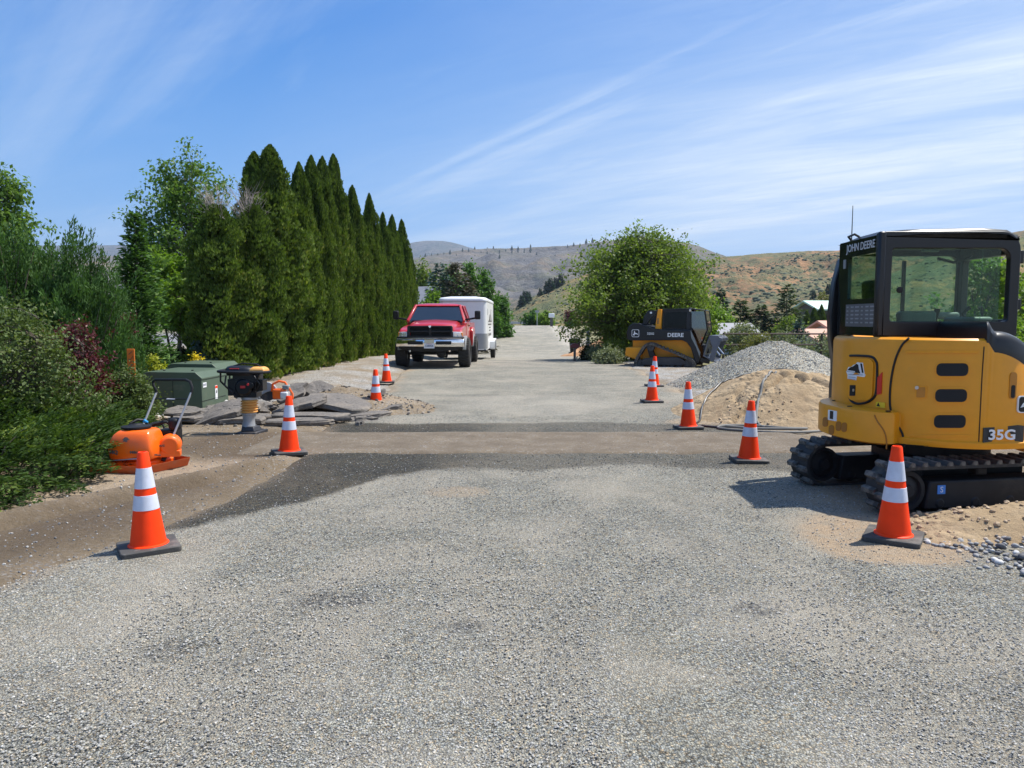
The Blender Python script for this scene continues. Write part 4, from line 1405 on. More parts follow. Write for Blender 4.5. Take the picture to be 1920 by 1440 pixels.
broadleaf('willow_shrub', 'weedy olive-green shrub between the purple shrub and the transformer box', (-6.05, 11.9, 0), .85,
          lambda t_: 0.46 * np.interp(t_, [0, .3, .7, 1], [.9, 1, .8, .3]), 150, 60, 0.048, 0.18, L['mixed'], M['bark'], 0.02, 0.05, 19, stems=5, limb_r=.006, spread=.2, cat='shrub')
broadleaf('hedge_shrub', 'dark green low shrub along the lawn behind the transformers', (-8.6, 17.0, 0), 0.75,
          lambda t_: 0.9 * np.interp(t_, [0, .3, .7, 1], [.9, 1, .8, .3]), 90, 60, 0.06, 0.2, L['dark'], M['bark'], 0.02, 0.05, 20, stems=3, limb_r=.006, spread=.2, cat='shrub')


def plume_shrub(name, label, loc, nplume, H, R, lm, seed, per=90, leaf=0.085, cat='shrub', up=1.4, flat=0.9, wlf=0.22):
    """upright juniper: feathery plumes that climb outward from the base"""
    rs = np.random.default_rng(seed)
    root = thing(name, label, cat, loc, 0)
    mb = MB()
    Vs, Ts = [], []
    mains = []
    for i in range(max(8, nplume // 13)):
        a = rs.random() * 6.283
        q = rs.random() ** 0.6
        hz = H * (0.30 + 0.70 * rs.random() ** 0.7) * (1 - 0.40 * q ** 2)
        mains.append(np.array([R * q * math.cos(a), R * q * flat * math.sin(a), hz]))
    for i in range(nplume):
        b0 = mains[i % len(mains)]
        dn = rs.random() ** 1.2
        fat = 0.05 + 0.26 * dn ** 0.8
        tip = b0 + np.array([rs.normal() * fat, rs.normal() * fat, -dn * 0.95 * min(1.0, b0[2] * .7)])
        tip[2] = max(tip[2], 0.22)
        ln = 0.45 + 0.55 * rs.random()
        d = unit(np.array([tip[0] * 0.55, tip[1] * 0.55, up]) + rs.normal(size=3) * 0.22)
        root_p = tip - d * ln
        if i % 5 == 0:
            mb.tube([(tip[0] * .1, tip[1] * .1, 0), (root_p[0] * .6, root_p[1] * .6, max(.1, root_p[2] * .6)), root_p, tip - d * 0.1], [0.02, 0.016, 0.01, 0.003], 5)
        s = rs.random(per) ** 0.85
        wd = 0.16 * (1 - s) ** 0.7 + 0.012
        P = root_p + d * (s * ln)[:, None] + rs.normal(size=(per, 3)) * (wd * 0.55)[:, None]
        D = d * 1.0 + rs.normal(size=(per, 3)) * 0.34
        V_ = leaf_quads(P, D, rs.normal(size=(per, 3)), leaf * (0.6 + 0.8 * rs.random(per)), leaf * wlf * (0.7 + 0.6 * rs.random(per)))
        Vs.append(V_)
        Ts.append(np.clip(0.15 + 0.55 * s + 0.2 * rs.normal(size=per) + 0.15 * rs.random(), 0, 1))
    mb.build('branches', M['bark'], root)
    link('crown', quads_mesh('crown', np.concatenate(Vs), np.concatenate(Ts)), lm, root)
    return root


plume_shrub('juniper_shrub', 'tall dark upright juniper, left one of the clump by the roadside', (-8.6, 12.7, 0), 620, 3.6, 1.25, L['juniper'], 31)
plume_shrub('juniper_shrub', 'dark upright juniper in the middle of the clump, with two spiky tips', (-7.6, 13.2, 0), 600, 3.6, 1.0, L['juniper'], 32)
plume_shrub('juniper_shrub', 'lower upright juniper on the right side of the clump', (-7.15, 13.0, 0), 380, 2.9, 0.60, L['juniper'], 33)
conifer('columnar_spruce', 'narrow columnar spruce standing between the junipers and the tall loose tree', (-7.45, 15.2, 0), 3.75, 0.62, L['juniper'], 41,
        levels=70, per=16, dens=20, needle=0.11, power=0.75, tip_up=0.3, droop=0.05)
conifer('blue_green_spruce', 'blue-green spruce cut off by the left edge of the photo', (-8.15, 11.4, 0), 2.75, 0.95, L['blue'], 42, levels=34, per=12, dens=20, needle=0.11)

# creeping juniper bed: low feathery sprays fanning outward over a mound
rs = np.random.default_rng(77)
root = thing('creeping_juniper', 'large spreading bed of green creeping juniper at the roadside', 'shrub', (-5.5, 8.6, 0))
bx = [(-4.75, 6.3), (-4.60, 7.1), (-4.50, 7.7), (-4.42, 8.3), (-4.60, 9.1), (-5.0, 9.9), (-5.35, 10.7), (-5.75, 11.4), (-8.2, 11.4), (-8.4, 8.4), (-7.5, 5.6), (-5.3, 5.4)]


def inside(px_, py_, poly):
    c = np.zeros(px_.shape, bool)
    j = len(poly) - 1
    for i in range(len(poly)):
        xi, yi = poly[i]
        xj, yj = poly[j]
        c ^= ((yi > py_) != (yj > py_)) & (px_ < (xj - xi) * (py_ - yi) / (yj - yi + 1e-12) + xi)
        j = i
    return c


def edge_d(px_, py_, poly):
    d = np.full(px_.shape, 9.0)
    for i in range(len(poly)):
        a, b_ = np.array(poly[i - 1]), np.array(poly[i])
        ab = b_ - a
        t_ = np.clip(((px_ - a[0]) * ab[0] + (py_ - a[1]) * ab[1]) / (ab @ ab), 0, 1)
        d = np.minimum(d, np.hypot(px_ - a[0] - t_ * ab[0], py_ - a[1] - t_ * ab[1]))
    return d


N0 = 2500
px_, py_ = -8.4 + 4.1 * rs.random(N0), 5.3 + 6.2 * rs.random(N0)
ii = inside(px_, py_, bx)
px_, py_ = px_[ii], py_[ii]
ed = edge_d(px_, py_, bx)
mound = 0.50 * np.clip(ed / 0.9, 0, 1) ** 0.55 * (0.8 + 0.75 * vnoise(px_, py_, 1.3, 78, 3)) + 0.05
Vs, Ts = [], []
mb = MB(off=(-5.5, 8.6, 0))
for k in range(len(px_)):
    lay = rs.random() ** 0.5
    c = np.array([px_[k] + 5.5, py_[k] - 8.6, mound[k] * lay])
    out = np.array([1.0, -0.55, 0]) + rs.normal(size=3) * np.array([0.7, 0.7, 0])
    el = 0.15 + 0.45 * rs.random() if ed[k] > 0.35 else -0.12 + 0.3 * rs.random()
    d = unit(np.array([out[0], out[1], 0]))
    d = unit(d + np.array([0, 0, el * 1.4]))
    ln = 0.34 + 0.36 * rs.random()
    per = 74
    ptint = 0.34 * rs.normal() + 0.25 * vnoise(px_[k:k + 1], py_[k:k + 1], 2.6, 79, 2)[0]
    s = rs.random(per) ** 0.9
    side = unit(np.cross(d, np.array([0, 0, 1.0])))
    sg = np.sign(rs.normal(size=per))
    wd = 0.12 * (1 - s) ** 0.8 + 0.010
    P = c + d * (s * ln)[:, None] + side * (sg * wd * rs.random(per))[:, None] + np.array([0, 0, 1.0]) * (-0.10 * s ** 2 * ln + 0.02 * rs.normal(size=per))[:, None]
    D = d * 1.0 + side * (sg * (0.35 + 0.35 * rs.random(per)))[:, None] + rs.normal(size=(per, 3)) * 0.16
    N_ = np.array([0, 0, 1.0]) + rs.normal(size=(per, 3)) * 0.5
    Vs.append(leaf_quads(P, D, N_, 0.062 * (0.6 + 0.8 * rs.random(per)), 0.020 * (0.7 + 0.7 * rs.random(per))))
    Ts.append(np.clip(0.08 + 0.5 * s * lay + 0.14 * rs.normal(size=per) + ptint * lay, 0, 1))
    if k % 9 == 0:
        g = (px_[k], py_[k], 0.0)
        e_ = tuple(c + d * ln * 0.7 + np.array([-5.5, 8.6, 0]))
        mb.tube([g, ((g[0] + e_[0]) / 2, (g[1] + e_[1]) / 2, e_[2] * 0.7), e_], [0.010, 0.007, 0.002], 4)
mb.build('branches', M['bark'], root)
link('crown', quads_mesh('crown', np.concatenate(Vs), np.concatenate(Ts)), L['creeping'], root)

# trees by the far end of the road
conifer('brown_spruce', 'dense brownish spruce behind the white cargo trailer', (-3.55, 49.0, -.5), 5.9, 2.45, L['brown'], 51, levels=30, per=14, dens=32, needle=0.30, power=0.72)
conifer('blue_spruce', 'blue-green spruce on the left shoulder of the brownish spruce', (-4.9, 52.0, -.5), 6.1, 2.1, L['blue'], 52, levels=28, per=13, dens=28, needle=0.30, power=0.8)
broadleaf('young_tree', 'small pale green tree above the house roof', (-8.2, 70, 0.4), 6.5, lambda t_: 1.9 * np.interp(t_, [0, .3, .7, 1], [.8, 1, .7, .15]), 90, 40, 0.30, 0.6, L['elm'], M['bark'], .1, .1, 53, limb_r=.03)
broadleaf('garden_tree', 'bright green small tree right of the house gable', (-4.85, 47.0, -.3), 3.7, lambda t_: 0.95 * np.interp(t_, [0, .3, .7, 1], [.8, 1, .8, .2]), 80, 40, 0.22, 0.45, L['bright'], M['bark'], .08, .1, 54, limb_r=.02)
for i, (x, y, h, r_, lab) in enumerate([(-2.9, 62, 6.3, 1.35, 'poplar nearest to the trailer, left one of the green clump'), (-1.5, 63.5, 6.9, 1.25, 'tallest poplar in the middle of the green clump'),
                                      (-0.2, 64.5, 6.0, 1.15, 'poplar on the right of the green clump'), (0.9, 66, 4.0, 1.0, 'lowest poplar at the road end of the green clump')]):
    broadleaf('poplar_tree', lab, (x - 2.0, y, -.2), h, lambda t_, r=r_: r * np.interp(t_, [0, .25, .6, .85, 1], [.9, 1.0, .85, .5, .12]), 130, 42, 0.26, 0.50, L['poplar'], M['bark'], .09, .03, 55 + i,
              group='poplars beyond the trailer', limb_r=.02, upl=.9)
broadleaf('round_bush', 'round dark green bush beside the end of the road', (2.5, 92, 1.0), 1.7, lambda t_: 1.5 * np.interp(t_, [0, .3, .7, 1], [.9, 1, .8, .3]), 70, 30, 0.26, 0.4, L['poplar'], M['bark'], .05, .02, 60, stems=3, limb_r=.02, spread=.1, cat='bush')
broadleaf('round_bush', 'round yellow-green bush left of the white mailbox', (4.0, 90, 1.0), 1.5, lambda t_: 1.2 * np.interp(t_, [0, .3, .7, 1], [.9, 1, .8, .3]), 60, 30, 0.24, 0.35, L['bright'], M['bark'], .05, .02, 61, stems=3, limb_r=.02, spread=.1, cat='bush')
broadleaf('red_bush', 'brownish red bush behind the white mailbox', (6.6, 84, .8), 1.9, lambda t_: 1.1 * np.interp(t_, [0, .3, .7, 1], [.9, 1, .8, .3]), 50, 30, 0.22, 0.35, L['purple'], M['bark'], .05, .02, 62, stems=3, limb_r=.02, spread=.1, cat='bush')

# conifers and broadleaf trees in front of the right-hand hillside
for i, (x, y, h, r_, lm, lab) in enumerate([
        (25.2, 70, 6.1, 2.2, 'pine', 'large dark pine standing alone in front of the sage hillside'),
        (21.6, 72, 4.6, 1.9, 'pine', 'broad pine behind the grey shed roof'),
        (23.2, 71, 4.2, 1.5, 'pine', 'bushy pine just left of the large dark pine'),
        (18.6, 68, 5.3, 1.3, 'spruce', 'slim dark spruce at the right edge of the light green tree'),
        (15.1, 40, 2.35, 1.0, 'blue', 'small blue-green spruce behind the gravel heap'),
        (13.0, 41, 1.5, .95, 'blue', 'low blue-green spruce behind the rail fence')]):
    conifer('pine_tree' if lm == 'pine' else 'spruce_tree', lab, (x, y, gz1(x, y) - .1), h, r_, L[lm], 70 + i, levels=26, per=13, dens=26, needle=0.34 if y > 60 else 0.17,
            power=0.62 if lm == 'pine' else 0.85)
for i, (x, y, h, r_, lm, lab) in enumerate([
        (16.8, 62, 3.6, 1.6, 'bright', 'light green tree beside the grey shed'), (24.0, 66, 3.2, 1.5, 'elm', 'green tree in front of the large pine'),
        (36.6, 85, 5.3, 2.3, 'dark', 'dark tree beside the pale green roof'), (36.0, 88, 5.4, 1.8, 'olive', 'autumn-tinted yellowish tree above the pale green roof'),
        (21.0, 34.0, 4.6, 2.4, 'bright', 'fresh green tree seen through the excavator cab window'), (26.5, 38, 6.0, 2.4, 'bright', 'fresh green tree at the right edge behind the excavator cab'),
        (26.5, 50, 3.6, 2.2, 'bright', 'low green bush seen through the left of the cab window'),
        (24.6, 36, 4.4, 2.2, 'elm', 'darker green tree beside the right post of the cab')]):
    broadleaf('leafy_tree', lab, (x, y, gz1(x, y) - .1), h, lambda t_, r=r_: r * np.interp(t_, [0, .3, .7, 1], [.85, 1, .8, .2]), 120, 40, 0.24, 0.5, L[lm], M['bark'], .08, .03, 80 + i, stems=3, limb_r=.02, spread=.12)
# scrub behind the fence
for i, (x, y, h, r_, lm, lab) in enumerate([
        (10.0, 33.0, 1.5, 1.2, 'sage', 'grey-green sage bush left of the rail fence'), (11.2, 37, 1.5, 1.3, 'olive', 'olive bush above the rail fence post'),
        (13.9, 38.5, 1.4, 1.3, 'sage', 'pale sage bush above the top of the gravel heap'), (14.8, 36, 1.1, 1.0, 'sage', 'low sage bush right of the gravel heap top'),
        (9.3, 28.4, 1.05, .8, 'olive', 'yellowish bush right of the loader bucket'), (12.2, 24.5, 1.65, 1.15, 'olive', 'yellow-green bush between the gravel heap and the excavator'),
        (12.9, 27, 1.5, 1.2, 'sage', 'grey sage bush behind the yellow-green bush'), (13.6, 31, 1.3, 1.2, 'sage', 'sage bush under the tan roofed house'),
        (3.35, 29.4, .6, .42, 'sage', 'sage clump at the road edge behind the loader'), (3.9, 28.8, .8, .5, 'elm', 'green weed clump left of the loader'),
        (3.05, 30.2, .6, .26, 'dark', 'dark leafy sprout at the road edge left of the loader'), (10.6, 21.5, .6, 1.0, 'sage', 'low pale sage right of the gravel heap'),
        (9.6, 19.6, .5, .8, 'sage', 'pale grass tuft at the right foot of the gravel heap'), (3.4, 26.6, .55, .5, 'sage', 'pale sage at the rear of the loader')]):
    broadleaf('sage_bush' if lm == 'sage' else 'wild_bush', lab, (x, y, gz1(x, y) - .05), h, lambda t_, r=r_: r * np.interp(t_, [0, .3, .7, 1], [.9, 1, .8, .35]), 80, 46, 0.075 if y < 32 else 0.11, 0.26, L[lm], M['bark'],
              .02, .03, 100 + i, stems=4, limb_r=.008, spread=.2, cat='bush', droop=-.3)

# tiny pines along the skyline of the rocky ridge
tiny = MB()
rs = np.random.default_rng(5)
rings = []
for z, r in ((0, .6), (1.2, 3.1), (4, 2.7), (7.5, 1.7), (11, .2)):
    rings.append([(r * math.cos(k * 6.283 / 7) * (.75 + .5 * rs.random()), r * math.sin(k * 6.283 / 7) * (.75 + .5 * rs.random()), z) for k in range(7)])
tiny.loft(rings)
mtin = mat('far_pine', (0.035, 0.052, 0.030), 0.9, var=0.3)
first = None
for k in range(74):
    px_k = rs.choice([rs.uniform(820, 1010), rs.uniform(930, 1130), rs.uniform(790, 1150)])
    A_ = (px_k - 960) / HF
    d_ = midh['d1'] * (rs.uniform(0.975, 1.0) if rs.random() < .75 else rs.uniform(0.80, .97))
    j = int(np.argmin(np.abs(midh['A'] - A_)))
    r_i = int(np.argmin(np.abs(midh['Y'][:, j] - d_)))
    pos = (midh['X'][r_i, j], midh['Y'][r_i, j], midh['Z'][r_i, j] - 0.8)
    if first is None:
        first = tiny.build('ridge_pine', mtin, None, smooth=False)
        o = first
    else:
        o = first.copy()
        COL.objects.link(o)
    o.location = pos
    s = rs.uniform(0.25, 0.6) * (1.8 if rs.random() < .15 else 1)
    o.scale = (s * .9, s * .9, s)
    o.rotation_euler = (0, 0, rs.random() * 6)
    tag(o, 'tiny dark pine on the skyline of the rocky ridge', 'tree', 'pines along the ridge skyline')
# dark grove in the saddle of the grassy hill
grove = conifer('saddle_pine', 'dark pine in the small grove on the grassy saddle', (0, 0, 0), 1.0, 0.30, L['spruce'], 66, levels=16, per=9, dens=12, needle=0.16, group='grove of pines on the grassy saddle')
gl_ = [(978, 536, 300, 5.6), (985, 534, 305, 6.2), (992, 531, 310, 5), (1014, 528, 312, 3.6), (1024, 526, 318, 5.5), (1032, 524, 316, 6.4), (1040, 522, 320, 5.2), (1050, 520, 322, 5.8), (1521, 556, 246, 3.2), (1552, 549, 246, 3.8), (1562, 547, 246, 3.6)]
for i, (a_, b_, d_, h) in enumerate(gl_):
    o = grove if i == 0 else copy_tree(grove)
    A_ = (a_ - 960) / HF
    H2 = sp if a_ < 1300 else sp2
    j = int(np.argmin(np.abs(H2['A'] - A_)))
    r_i = int(np.argmin(np.abs(H2['Y'][:, j] - d_)))
    o.location = (H2['X'][r_i, j], H2['Y'][r_i, j], H2['Z'][r_i, j] - 0.5)
    o.scale = (h, h, h)
    if a_ > 1300:
        o['group'] = 'pines on the grassy spur'
        o['label'] = 'dark pine on the crest of the grassy spur left of the excavator'

# ================================================================== EXCAVATOR
def at_px(px, py, Y):
    """world point at depth Y that was measured at photo pixel (px, py)"""
    vx, vy = (px - 960) / HF, -(py - 720) / HF
    dy = math.cos(PITCH) + vy * math.sin(PITCH)
    dz_ = -math.sin(PITCH) + vy * math.cos(PITCH)
    return Vector((vx * Y / dy, Y, CAM_H + dz_ * Y / dy))


def catmull(P, n=10, closed=True):
    out = []
    m_ = len(P)
    rng_ = range(m_) if closed else range(m_ - 1)
    for i in rng_:
        g = lambda k: np.array(P[k % m_] if closed else P[max(0, min(m_ - 1, k))], float)
        p0, p1, p2, p3 = g(i - 1), g(i), g(i + 1), g(i + 2)
        for k in range(n):
            s = k / n
            out.append(0.5 * ((2 * p1) + (-p0 + p2) * s + (2 * p0 - 5 * p1 + 4 * p2 - p3) * s * s + (-p0 + 3 * p1 - 3 * p2 + p3) * s ** 3))
    if not closed:
        out.append(np.array(P[-1], float))
    return np.array(out)


EXO = Vector((4.1, 7.3, 0))
ex = thing('excavator', 'yellow mini excavator with a black cab parked at the right edge of the road', 'excavator', EXO)
UP = catmull([(3.19, 7.36), (3.22, 7.05), (3.34, 6.74), (3.55, 6.46), (3.85, 6.31), (4.2, 6.31), (4.55, 6.46), (4.85, 6.75), (5.05, 7.2), (5.0, 7.8), (4.4, 8.15), (3.6, 8.05), (3.28, 7.75)], 10)
SK = catmull([(3.03, 7.42), (3.02, 7.10), (3.08, 6.82), (3.19, 6.64), (3.32, 6.575), (3.42, 6.62), (3.58, 6.54), (3.85, 6.41), (4.2, 6.41), (4.55, 6.56), (4.80, 6.82), (4.98, 7.2), (4.93, 7.75), (4.4, 8.08), (3.55, 8.0), (3.2, 7.8)], 10)


def inset(P, d):
    nx_ = np.roll(P, -1, 0) - np.roll(P, 1, 0)
    nn_ = unit(np.stack([nx_[:, 1], -nx_[:, 0]], -1))        # outward for ccw order
    return P - nn_ * d


def wall(P, px):
    """front-most outline point seen along azimuth px, with outward normal"""
    ta = (px - 960) / HF
    best = None
    for i in range(len(P)):
        a, b_ = P[i], P[(i + 1) % len(P)]
        fa, fb = a[0] - ta * a[1], b_[0] - ta * b_[1]
        if fa * fb <= 0 and abs(fa - fb) > 1e-9:
            s = fa / (fa - fb)
            p = a + (b_ - a) * s
            if best is None or p[1] < best[0][1]:
                d = (b_ - a) / np.linalg.norm(b_ - a)
                best = (p, np.array([d[1], -d[0]]))
    return best


def W(P, px, py, off=0.0):
    p, nn_ = wall(P, px)
    q = at_px(px, py, p[1])
    return Vector((p[0] + nn_[0] * off, p[1] + nn_[1] * off, q.z)), Vector((nn_[0], nn_[1], 0))


# orientation of the outlines: make them counter-clockwise
for nm in ('UP', 'SK'):
    P_ = globals()[nm]
    ar = np.sum(P_[:, 0] * np.roll(P_[:, 1], -1) - np.roll(P_[:, 0], -1) * P_[:, 1])
    if ar < 0:
        globals()[nm] = P_[::-1].copy()


def ring3(P, z):
    zz = z if hasattr(z, '__len__') else [z] * len(P)
    return [(p[0], p[1], q) for p, q in zip(P, zz)]


# skirt (lower body)
mb = MB(EXO)
mb.loft([ring3(inset(SK, .05), .555), ring3(SK, .575), ring3(SK, .815), ring3(inset(SK, .012), .845), ring3(inset(SK, .05), .855)])
mb.build('skirt', M['yellow'], ex, ang=30)
# upper body: level under the cab, falling in an arc towards the engine end


def ytop(x):
    return np.where(x < 3.95, 1.50, np.where(x < 4.0, 1.50 - (x - 3.95) * 1.6, 1.42 - 0.40 * np.clip((x - 4.0) / 0.62, 0, 2) ** 1.7))


def btop(x):
    return ytop(x) + 0.13 + 0.05 * np.clip((x - 4.0) / 0.5, 0, 1)


UPf = []
for i in range(len(UP)):
    UPf += [UP[i], (UP[i] + UP[(i + 1) % len(UP)]) / 2]
UPf = np.array(UPf)
zt = ytop(UPf[:, 0])
mb = MB(EXO)
mb.loft([ring3(UPf, .62), ring3(UPf, zt - .05), ring3(inset(UPf, .012), zt - .018), ring3(inset(UPf, .04), zt)])
mb.build('body', M['yellow'], ex, ang=32)
mb = MB(EXO)
U9 = inset(UPf, -0.012)
mb.loft([ring3(U9, .575), ring3(inset(UPf, -.02), .60), ring3(inset(UPf, -.02), .625), ring3(UPf, .64)], caps=True)
mb.build('lower_lip', M['yellow'], ex, ang=30)
# black engine hood
hp = [p for p in inset(UPf, .006) if p[0] > 3.93]
st = int(np.argmax([np.hypot(*(np.array(hp[(i + 1) % len(hp)]) - hp[i])) for i in range(len(hp))]))
hp = np.array(hp[st + 1:] + hp[:st + 1])
xs = hp[:, 0]
cen = np.array([4.4, 7.2])
mb = MB(EXO)
shr = lambda f: cen + (hp - cen) * f
mb.loft([ring3(hp, ytop(xs) - .035), ring3(hp, btop(xs) - .05), ring3(shr(.97), btop(xs) - .01), ring3(shr(.90), btop(xs) + .012), ring3(shr(.4), btop(shr(.4)[:, 0]) + .02)])
mb.build('engine_hood', M['black'], ex, ang=40)


def px_tube(P, pts, r, name, m_, off=0.002, n=6):
    mb = MB(EXO)
    q = catmull(pts, 6, False)
    mb.tube([W(P, a, b_, off)[0] for a, b_ in q], r, n)
    return mb.build(name, m_, ex)


def px_panel(P, x0, x1, y0, y1, off, m_, name, rad=0, parent=None, nx=14, thick=0.012, shear=0.0):
    """rounded rectangular plate that follows the curved wall"""
    mb = MB(EXO)
    cols = []
    xs_ = np.unique(np.concatenate([np.linspace(x0, x1, nx), x0 + rad * (1 - np.cos(np.linspace(0, 1.5708, 5))), x1 - rad * (1 - np.cos(np.linspace(0, 1.5708, 5)))]))
    for x in xs_:
        e_ = min(x - x0, x1 - x)
        c_ = rad - math.sqrt(max(0, rad * rad - (rad - min(e_, rad)) ** 2)) if rad > 0 else 0
        sh = shear * (x - x0)
        a, _ = W(P, x, y0 + c_ + sh, off)
        b_, n_ = W(P, x, y1 - c_ + sh, off)
        cols.append([tuple(a), tuple(b_), tuple(b_ - n_ * thick), tuple(a - n_ * thick)])
    mb.loft(cols)
    return mb.build(name, m_, parent or ex, ang=40)


def px_poly(P, pts, off, m_, name, parent=None):
    mb = MB(EXO)
    fr_ = [W(P, a, b_, off) for a, b_ in pts]
    n_ = len(fr_)
    mb.add([tuple(f[0]) for f in fr_] + [tuple(f[0] - f[1] * off * 1.5) for f in fr_], [tuple(range(n_))] + [(i, (i + 1) % n_, n_ + (i + 1) % n_, n_ + i) for i in range(n_)])
    return mb.build(name, m_, parent or ex, smooth=False)


def wall_text(P, body, px, py, size, m_, name='lettering', off=0.006, sx=1.0, bold=0.0, parent=None):
    q, n_ = W(P, px, py, off)
    return text(name, body, size, q - EXO, (math.radians(90), 0, math.atan2(n_.y, n_.x) + math.radians(90)), m_, parent or ex, 0.001, sx, bold)


gask = M['blackmatt']
px_tube(UP, [(1703, 634), (1690, 648), (1679, 676), (1673, 712), (1672, 745), (1675, 770), (1688, 795), (1699, 815), (1703, 838)], .010, 'gasket', gask)
px_tube(UP, [(1594, 667), (1612, 667), (1634, 669), (1643, 677), (1646, 690), (1646, 730), (1642, 745), (1630, 754), (1613, 757), (1600, 752), (1594, 742)], .012, 'gasket', gask)
px_tube(UP, [(1844, 650), (1843, 700), (1843, 770), (1843, 834)], .004, 'panel_seam', gask)
px_tube(UP, [(1697, 833), (1760, 836), (1843, 838), (1915, 834)], .0045, 'panel_seam', gask, 0.01)
dp = px_panel(UP, 1594, 1640, 672, 751, .016, M['yellow'], 'access_panel', 12)
for y0 in (681, 729.5, 778):
    f_ = px_panel(UP, 1755, 1818, y0 - 3, y0 + 27, .010, M['yellow'], 'vent', 11)
    px_panel(UP, 1757, 1816, y0, y0 + 24, .0125, M['grilldark'], 'vent_opening', 9, f_, thick=.006)  # flat black plate stands for the shade of a recess, no hole cut
px_panel(UP, 1697, 1834, 657, 662, .006, M['yellow'], 'pressed_rib', 2.2)
px_panel(UP, 1712, 1826, 815, 818.5, .006, M['yellow'], 'pressed_rib', 1.5)
lt = px_panel(UP, 1719, 1741, 723, 747, .006, M['yellow'], 'door_latch', 3)
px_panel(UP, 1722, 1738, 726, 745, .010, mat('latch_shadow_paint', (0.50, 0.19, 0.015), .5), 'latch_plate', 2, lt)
px_panel(UP, 1719, 1726, 723.5, 730, .014, M['bright'], 'key_lock', 3, lt)
px_panel(UP, 1599, 1609, 722, 742, .022, M['grilldark'], 'lock_recess', 1, dp)
px_panel(UP, 1605, 1608, 729, 734, .026, M['bright'], 'key_lock', 1, dp)
px_poly(UP, [(1648, 740), (1656, 738), (1656, 698), (1648, 708)][::-1], .010, M['redstk'], 'reflector')
stk = px_panel(UP, 1647, 1664, 753, 763, .010, M['yelstk'], 'warning_label', 1, shear=.12)
px_poly(UP, [(1649, 761), (1655, 762), (1652, 755)], .014, M['blackmatt'], 'warning_triangle', stk)
# company sticker: mountain outline on a white ground
ws = px_poly(UP, [(1591, 697), (1595, 688), (1600, 688), (1604, 684), (1608, 683), (1611, 679), (1616, 680), (1621, 680), (1625, 701), (1627, 703), (1625, 707), (1611, 705), (1610, 713), (1594, 710), (1594, 703)][::-1], .020, M['whitestk'], 'sticker', dp)
px_poly(UP, [(1592, 696), (1598, 689), (1604, 687), (1610, 682), (1613, 684), (1614, 692), (1617, 700), (1600, 697)][::-1], .0235, M['blackmatt'], 'mountain_print', ws)
px_poly(UP, [(1617, 681.5), (1620, 681.5), (1623.5, 699), (1621, 699), (1619, 690)][::-1], .0235, M['blackmatt'], 'mountain_print', ws)
px_poly(UP, [(1594, 694), (1608, 696), (1608, 697.6), (1594, 695.6)][::-1], .026, M['whitestk'], 'print_line', ws)
for yy_ in (702.2, 707, 710.5):
    px_poly(UP, [(1596, yy_ - .7), (1609 if yy_ > 703 else 1622, yy_ + .3), (1609 if yy_ > 703 else 1622, yy_ + 1.2), (1596, yy_ + .3)][::-1], .0235, mat('sticker_ink', (.25, .27, .32), .6), 'print_line', ws)
# model plate
px_poly(UP, [(1850, 832), (1885, 832), (1925, 829), (1925, 798), (1915, 797), (1850, 802)][::-1], .012, mat('badge_grey', (0.028, 0.03, 0.033), .5), 'model_badge')
wall_text(UP, '35G', 1884, 815.5, .118, M['whitestk'], off=.016, sx=1.18, bold=.003)
# maker's shield near the middle of the engine end
px_panel(UP, 1911, 1940, 742, 774, .012, M['whitestk'], 'maker_badge', 6)
px_panel(UP, 1913, 1938, 744, 772, .015, M['blackmatt'], 'badge_field', 5)
px_poly(UP, [(1915, 764), (1919, 757), (1923, 753), (1928, 752), (1933, 759), (1930, 760), (1926, 757), (1921, 762)][::-1], .019, M['whitestk'], 'leaping_deer')
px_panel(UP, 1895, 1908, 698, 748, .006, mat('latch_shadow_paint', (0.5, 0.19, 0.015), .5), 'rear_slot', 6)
px_panel(UP, 1898, 1905, 722, 746, .010, M['grilldark'], 'slot_opening', 3)
# skirt details
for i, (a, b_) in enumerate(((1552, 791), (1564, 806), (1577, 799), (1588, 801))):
    px_panel(SK, a - 5, a + 5, b_ - 9, b_ + 9, .004, mat('deep_yellow', (0.36, 0.13, 0.01), .6), 'lifting_hole', 4.9, thick=.004)  # flat discs, shade inside the holes put into the darker yellow
s1 = px_panel(SK, 1557, 1573, 768, 787, .005, M['whitestk'], 'data_label', 1, shear=.18)
px_panel(SK, 1561, 1567, 770, 785, .008, M['blackmatt'], 'print_block', 0, s1, shear=.18)
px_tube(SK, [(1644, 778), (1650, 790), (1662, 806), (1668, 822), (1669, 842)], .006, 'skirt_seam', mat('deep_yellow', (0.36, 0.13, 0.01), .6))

# ---- cab
def ring_prism(mb, outer, inner, a, b_, axis='y'):
    n_ = len(outer)

    def P(q, t_):
        return (q[0], t_, q[1]) if axis == 'y' else (t_, q[0], q[1])
    vs = [P(q, a) for q in outer] + [P(q, a) for q in inner] + [P(q, b_) for q in outer] + [P(q, b_) for q in inner]
    fs = []
    for i in range(n_):
        j = (i + 1) % n_
        fs += [(i, j, n_ + j, n_ + i), (2 * n_ + i, 3 * n_ + i, 3 * n_ + j, 2 * n_ + j), (i, 2 * n_ + i, 2 * n_ + j, j), (n_ + i, n_ + j, 3 * n_ + j, 3 * n_ + i)]
    mb.add(vs, fs)


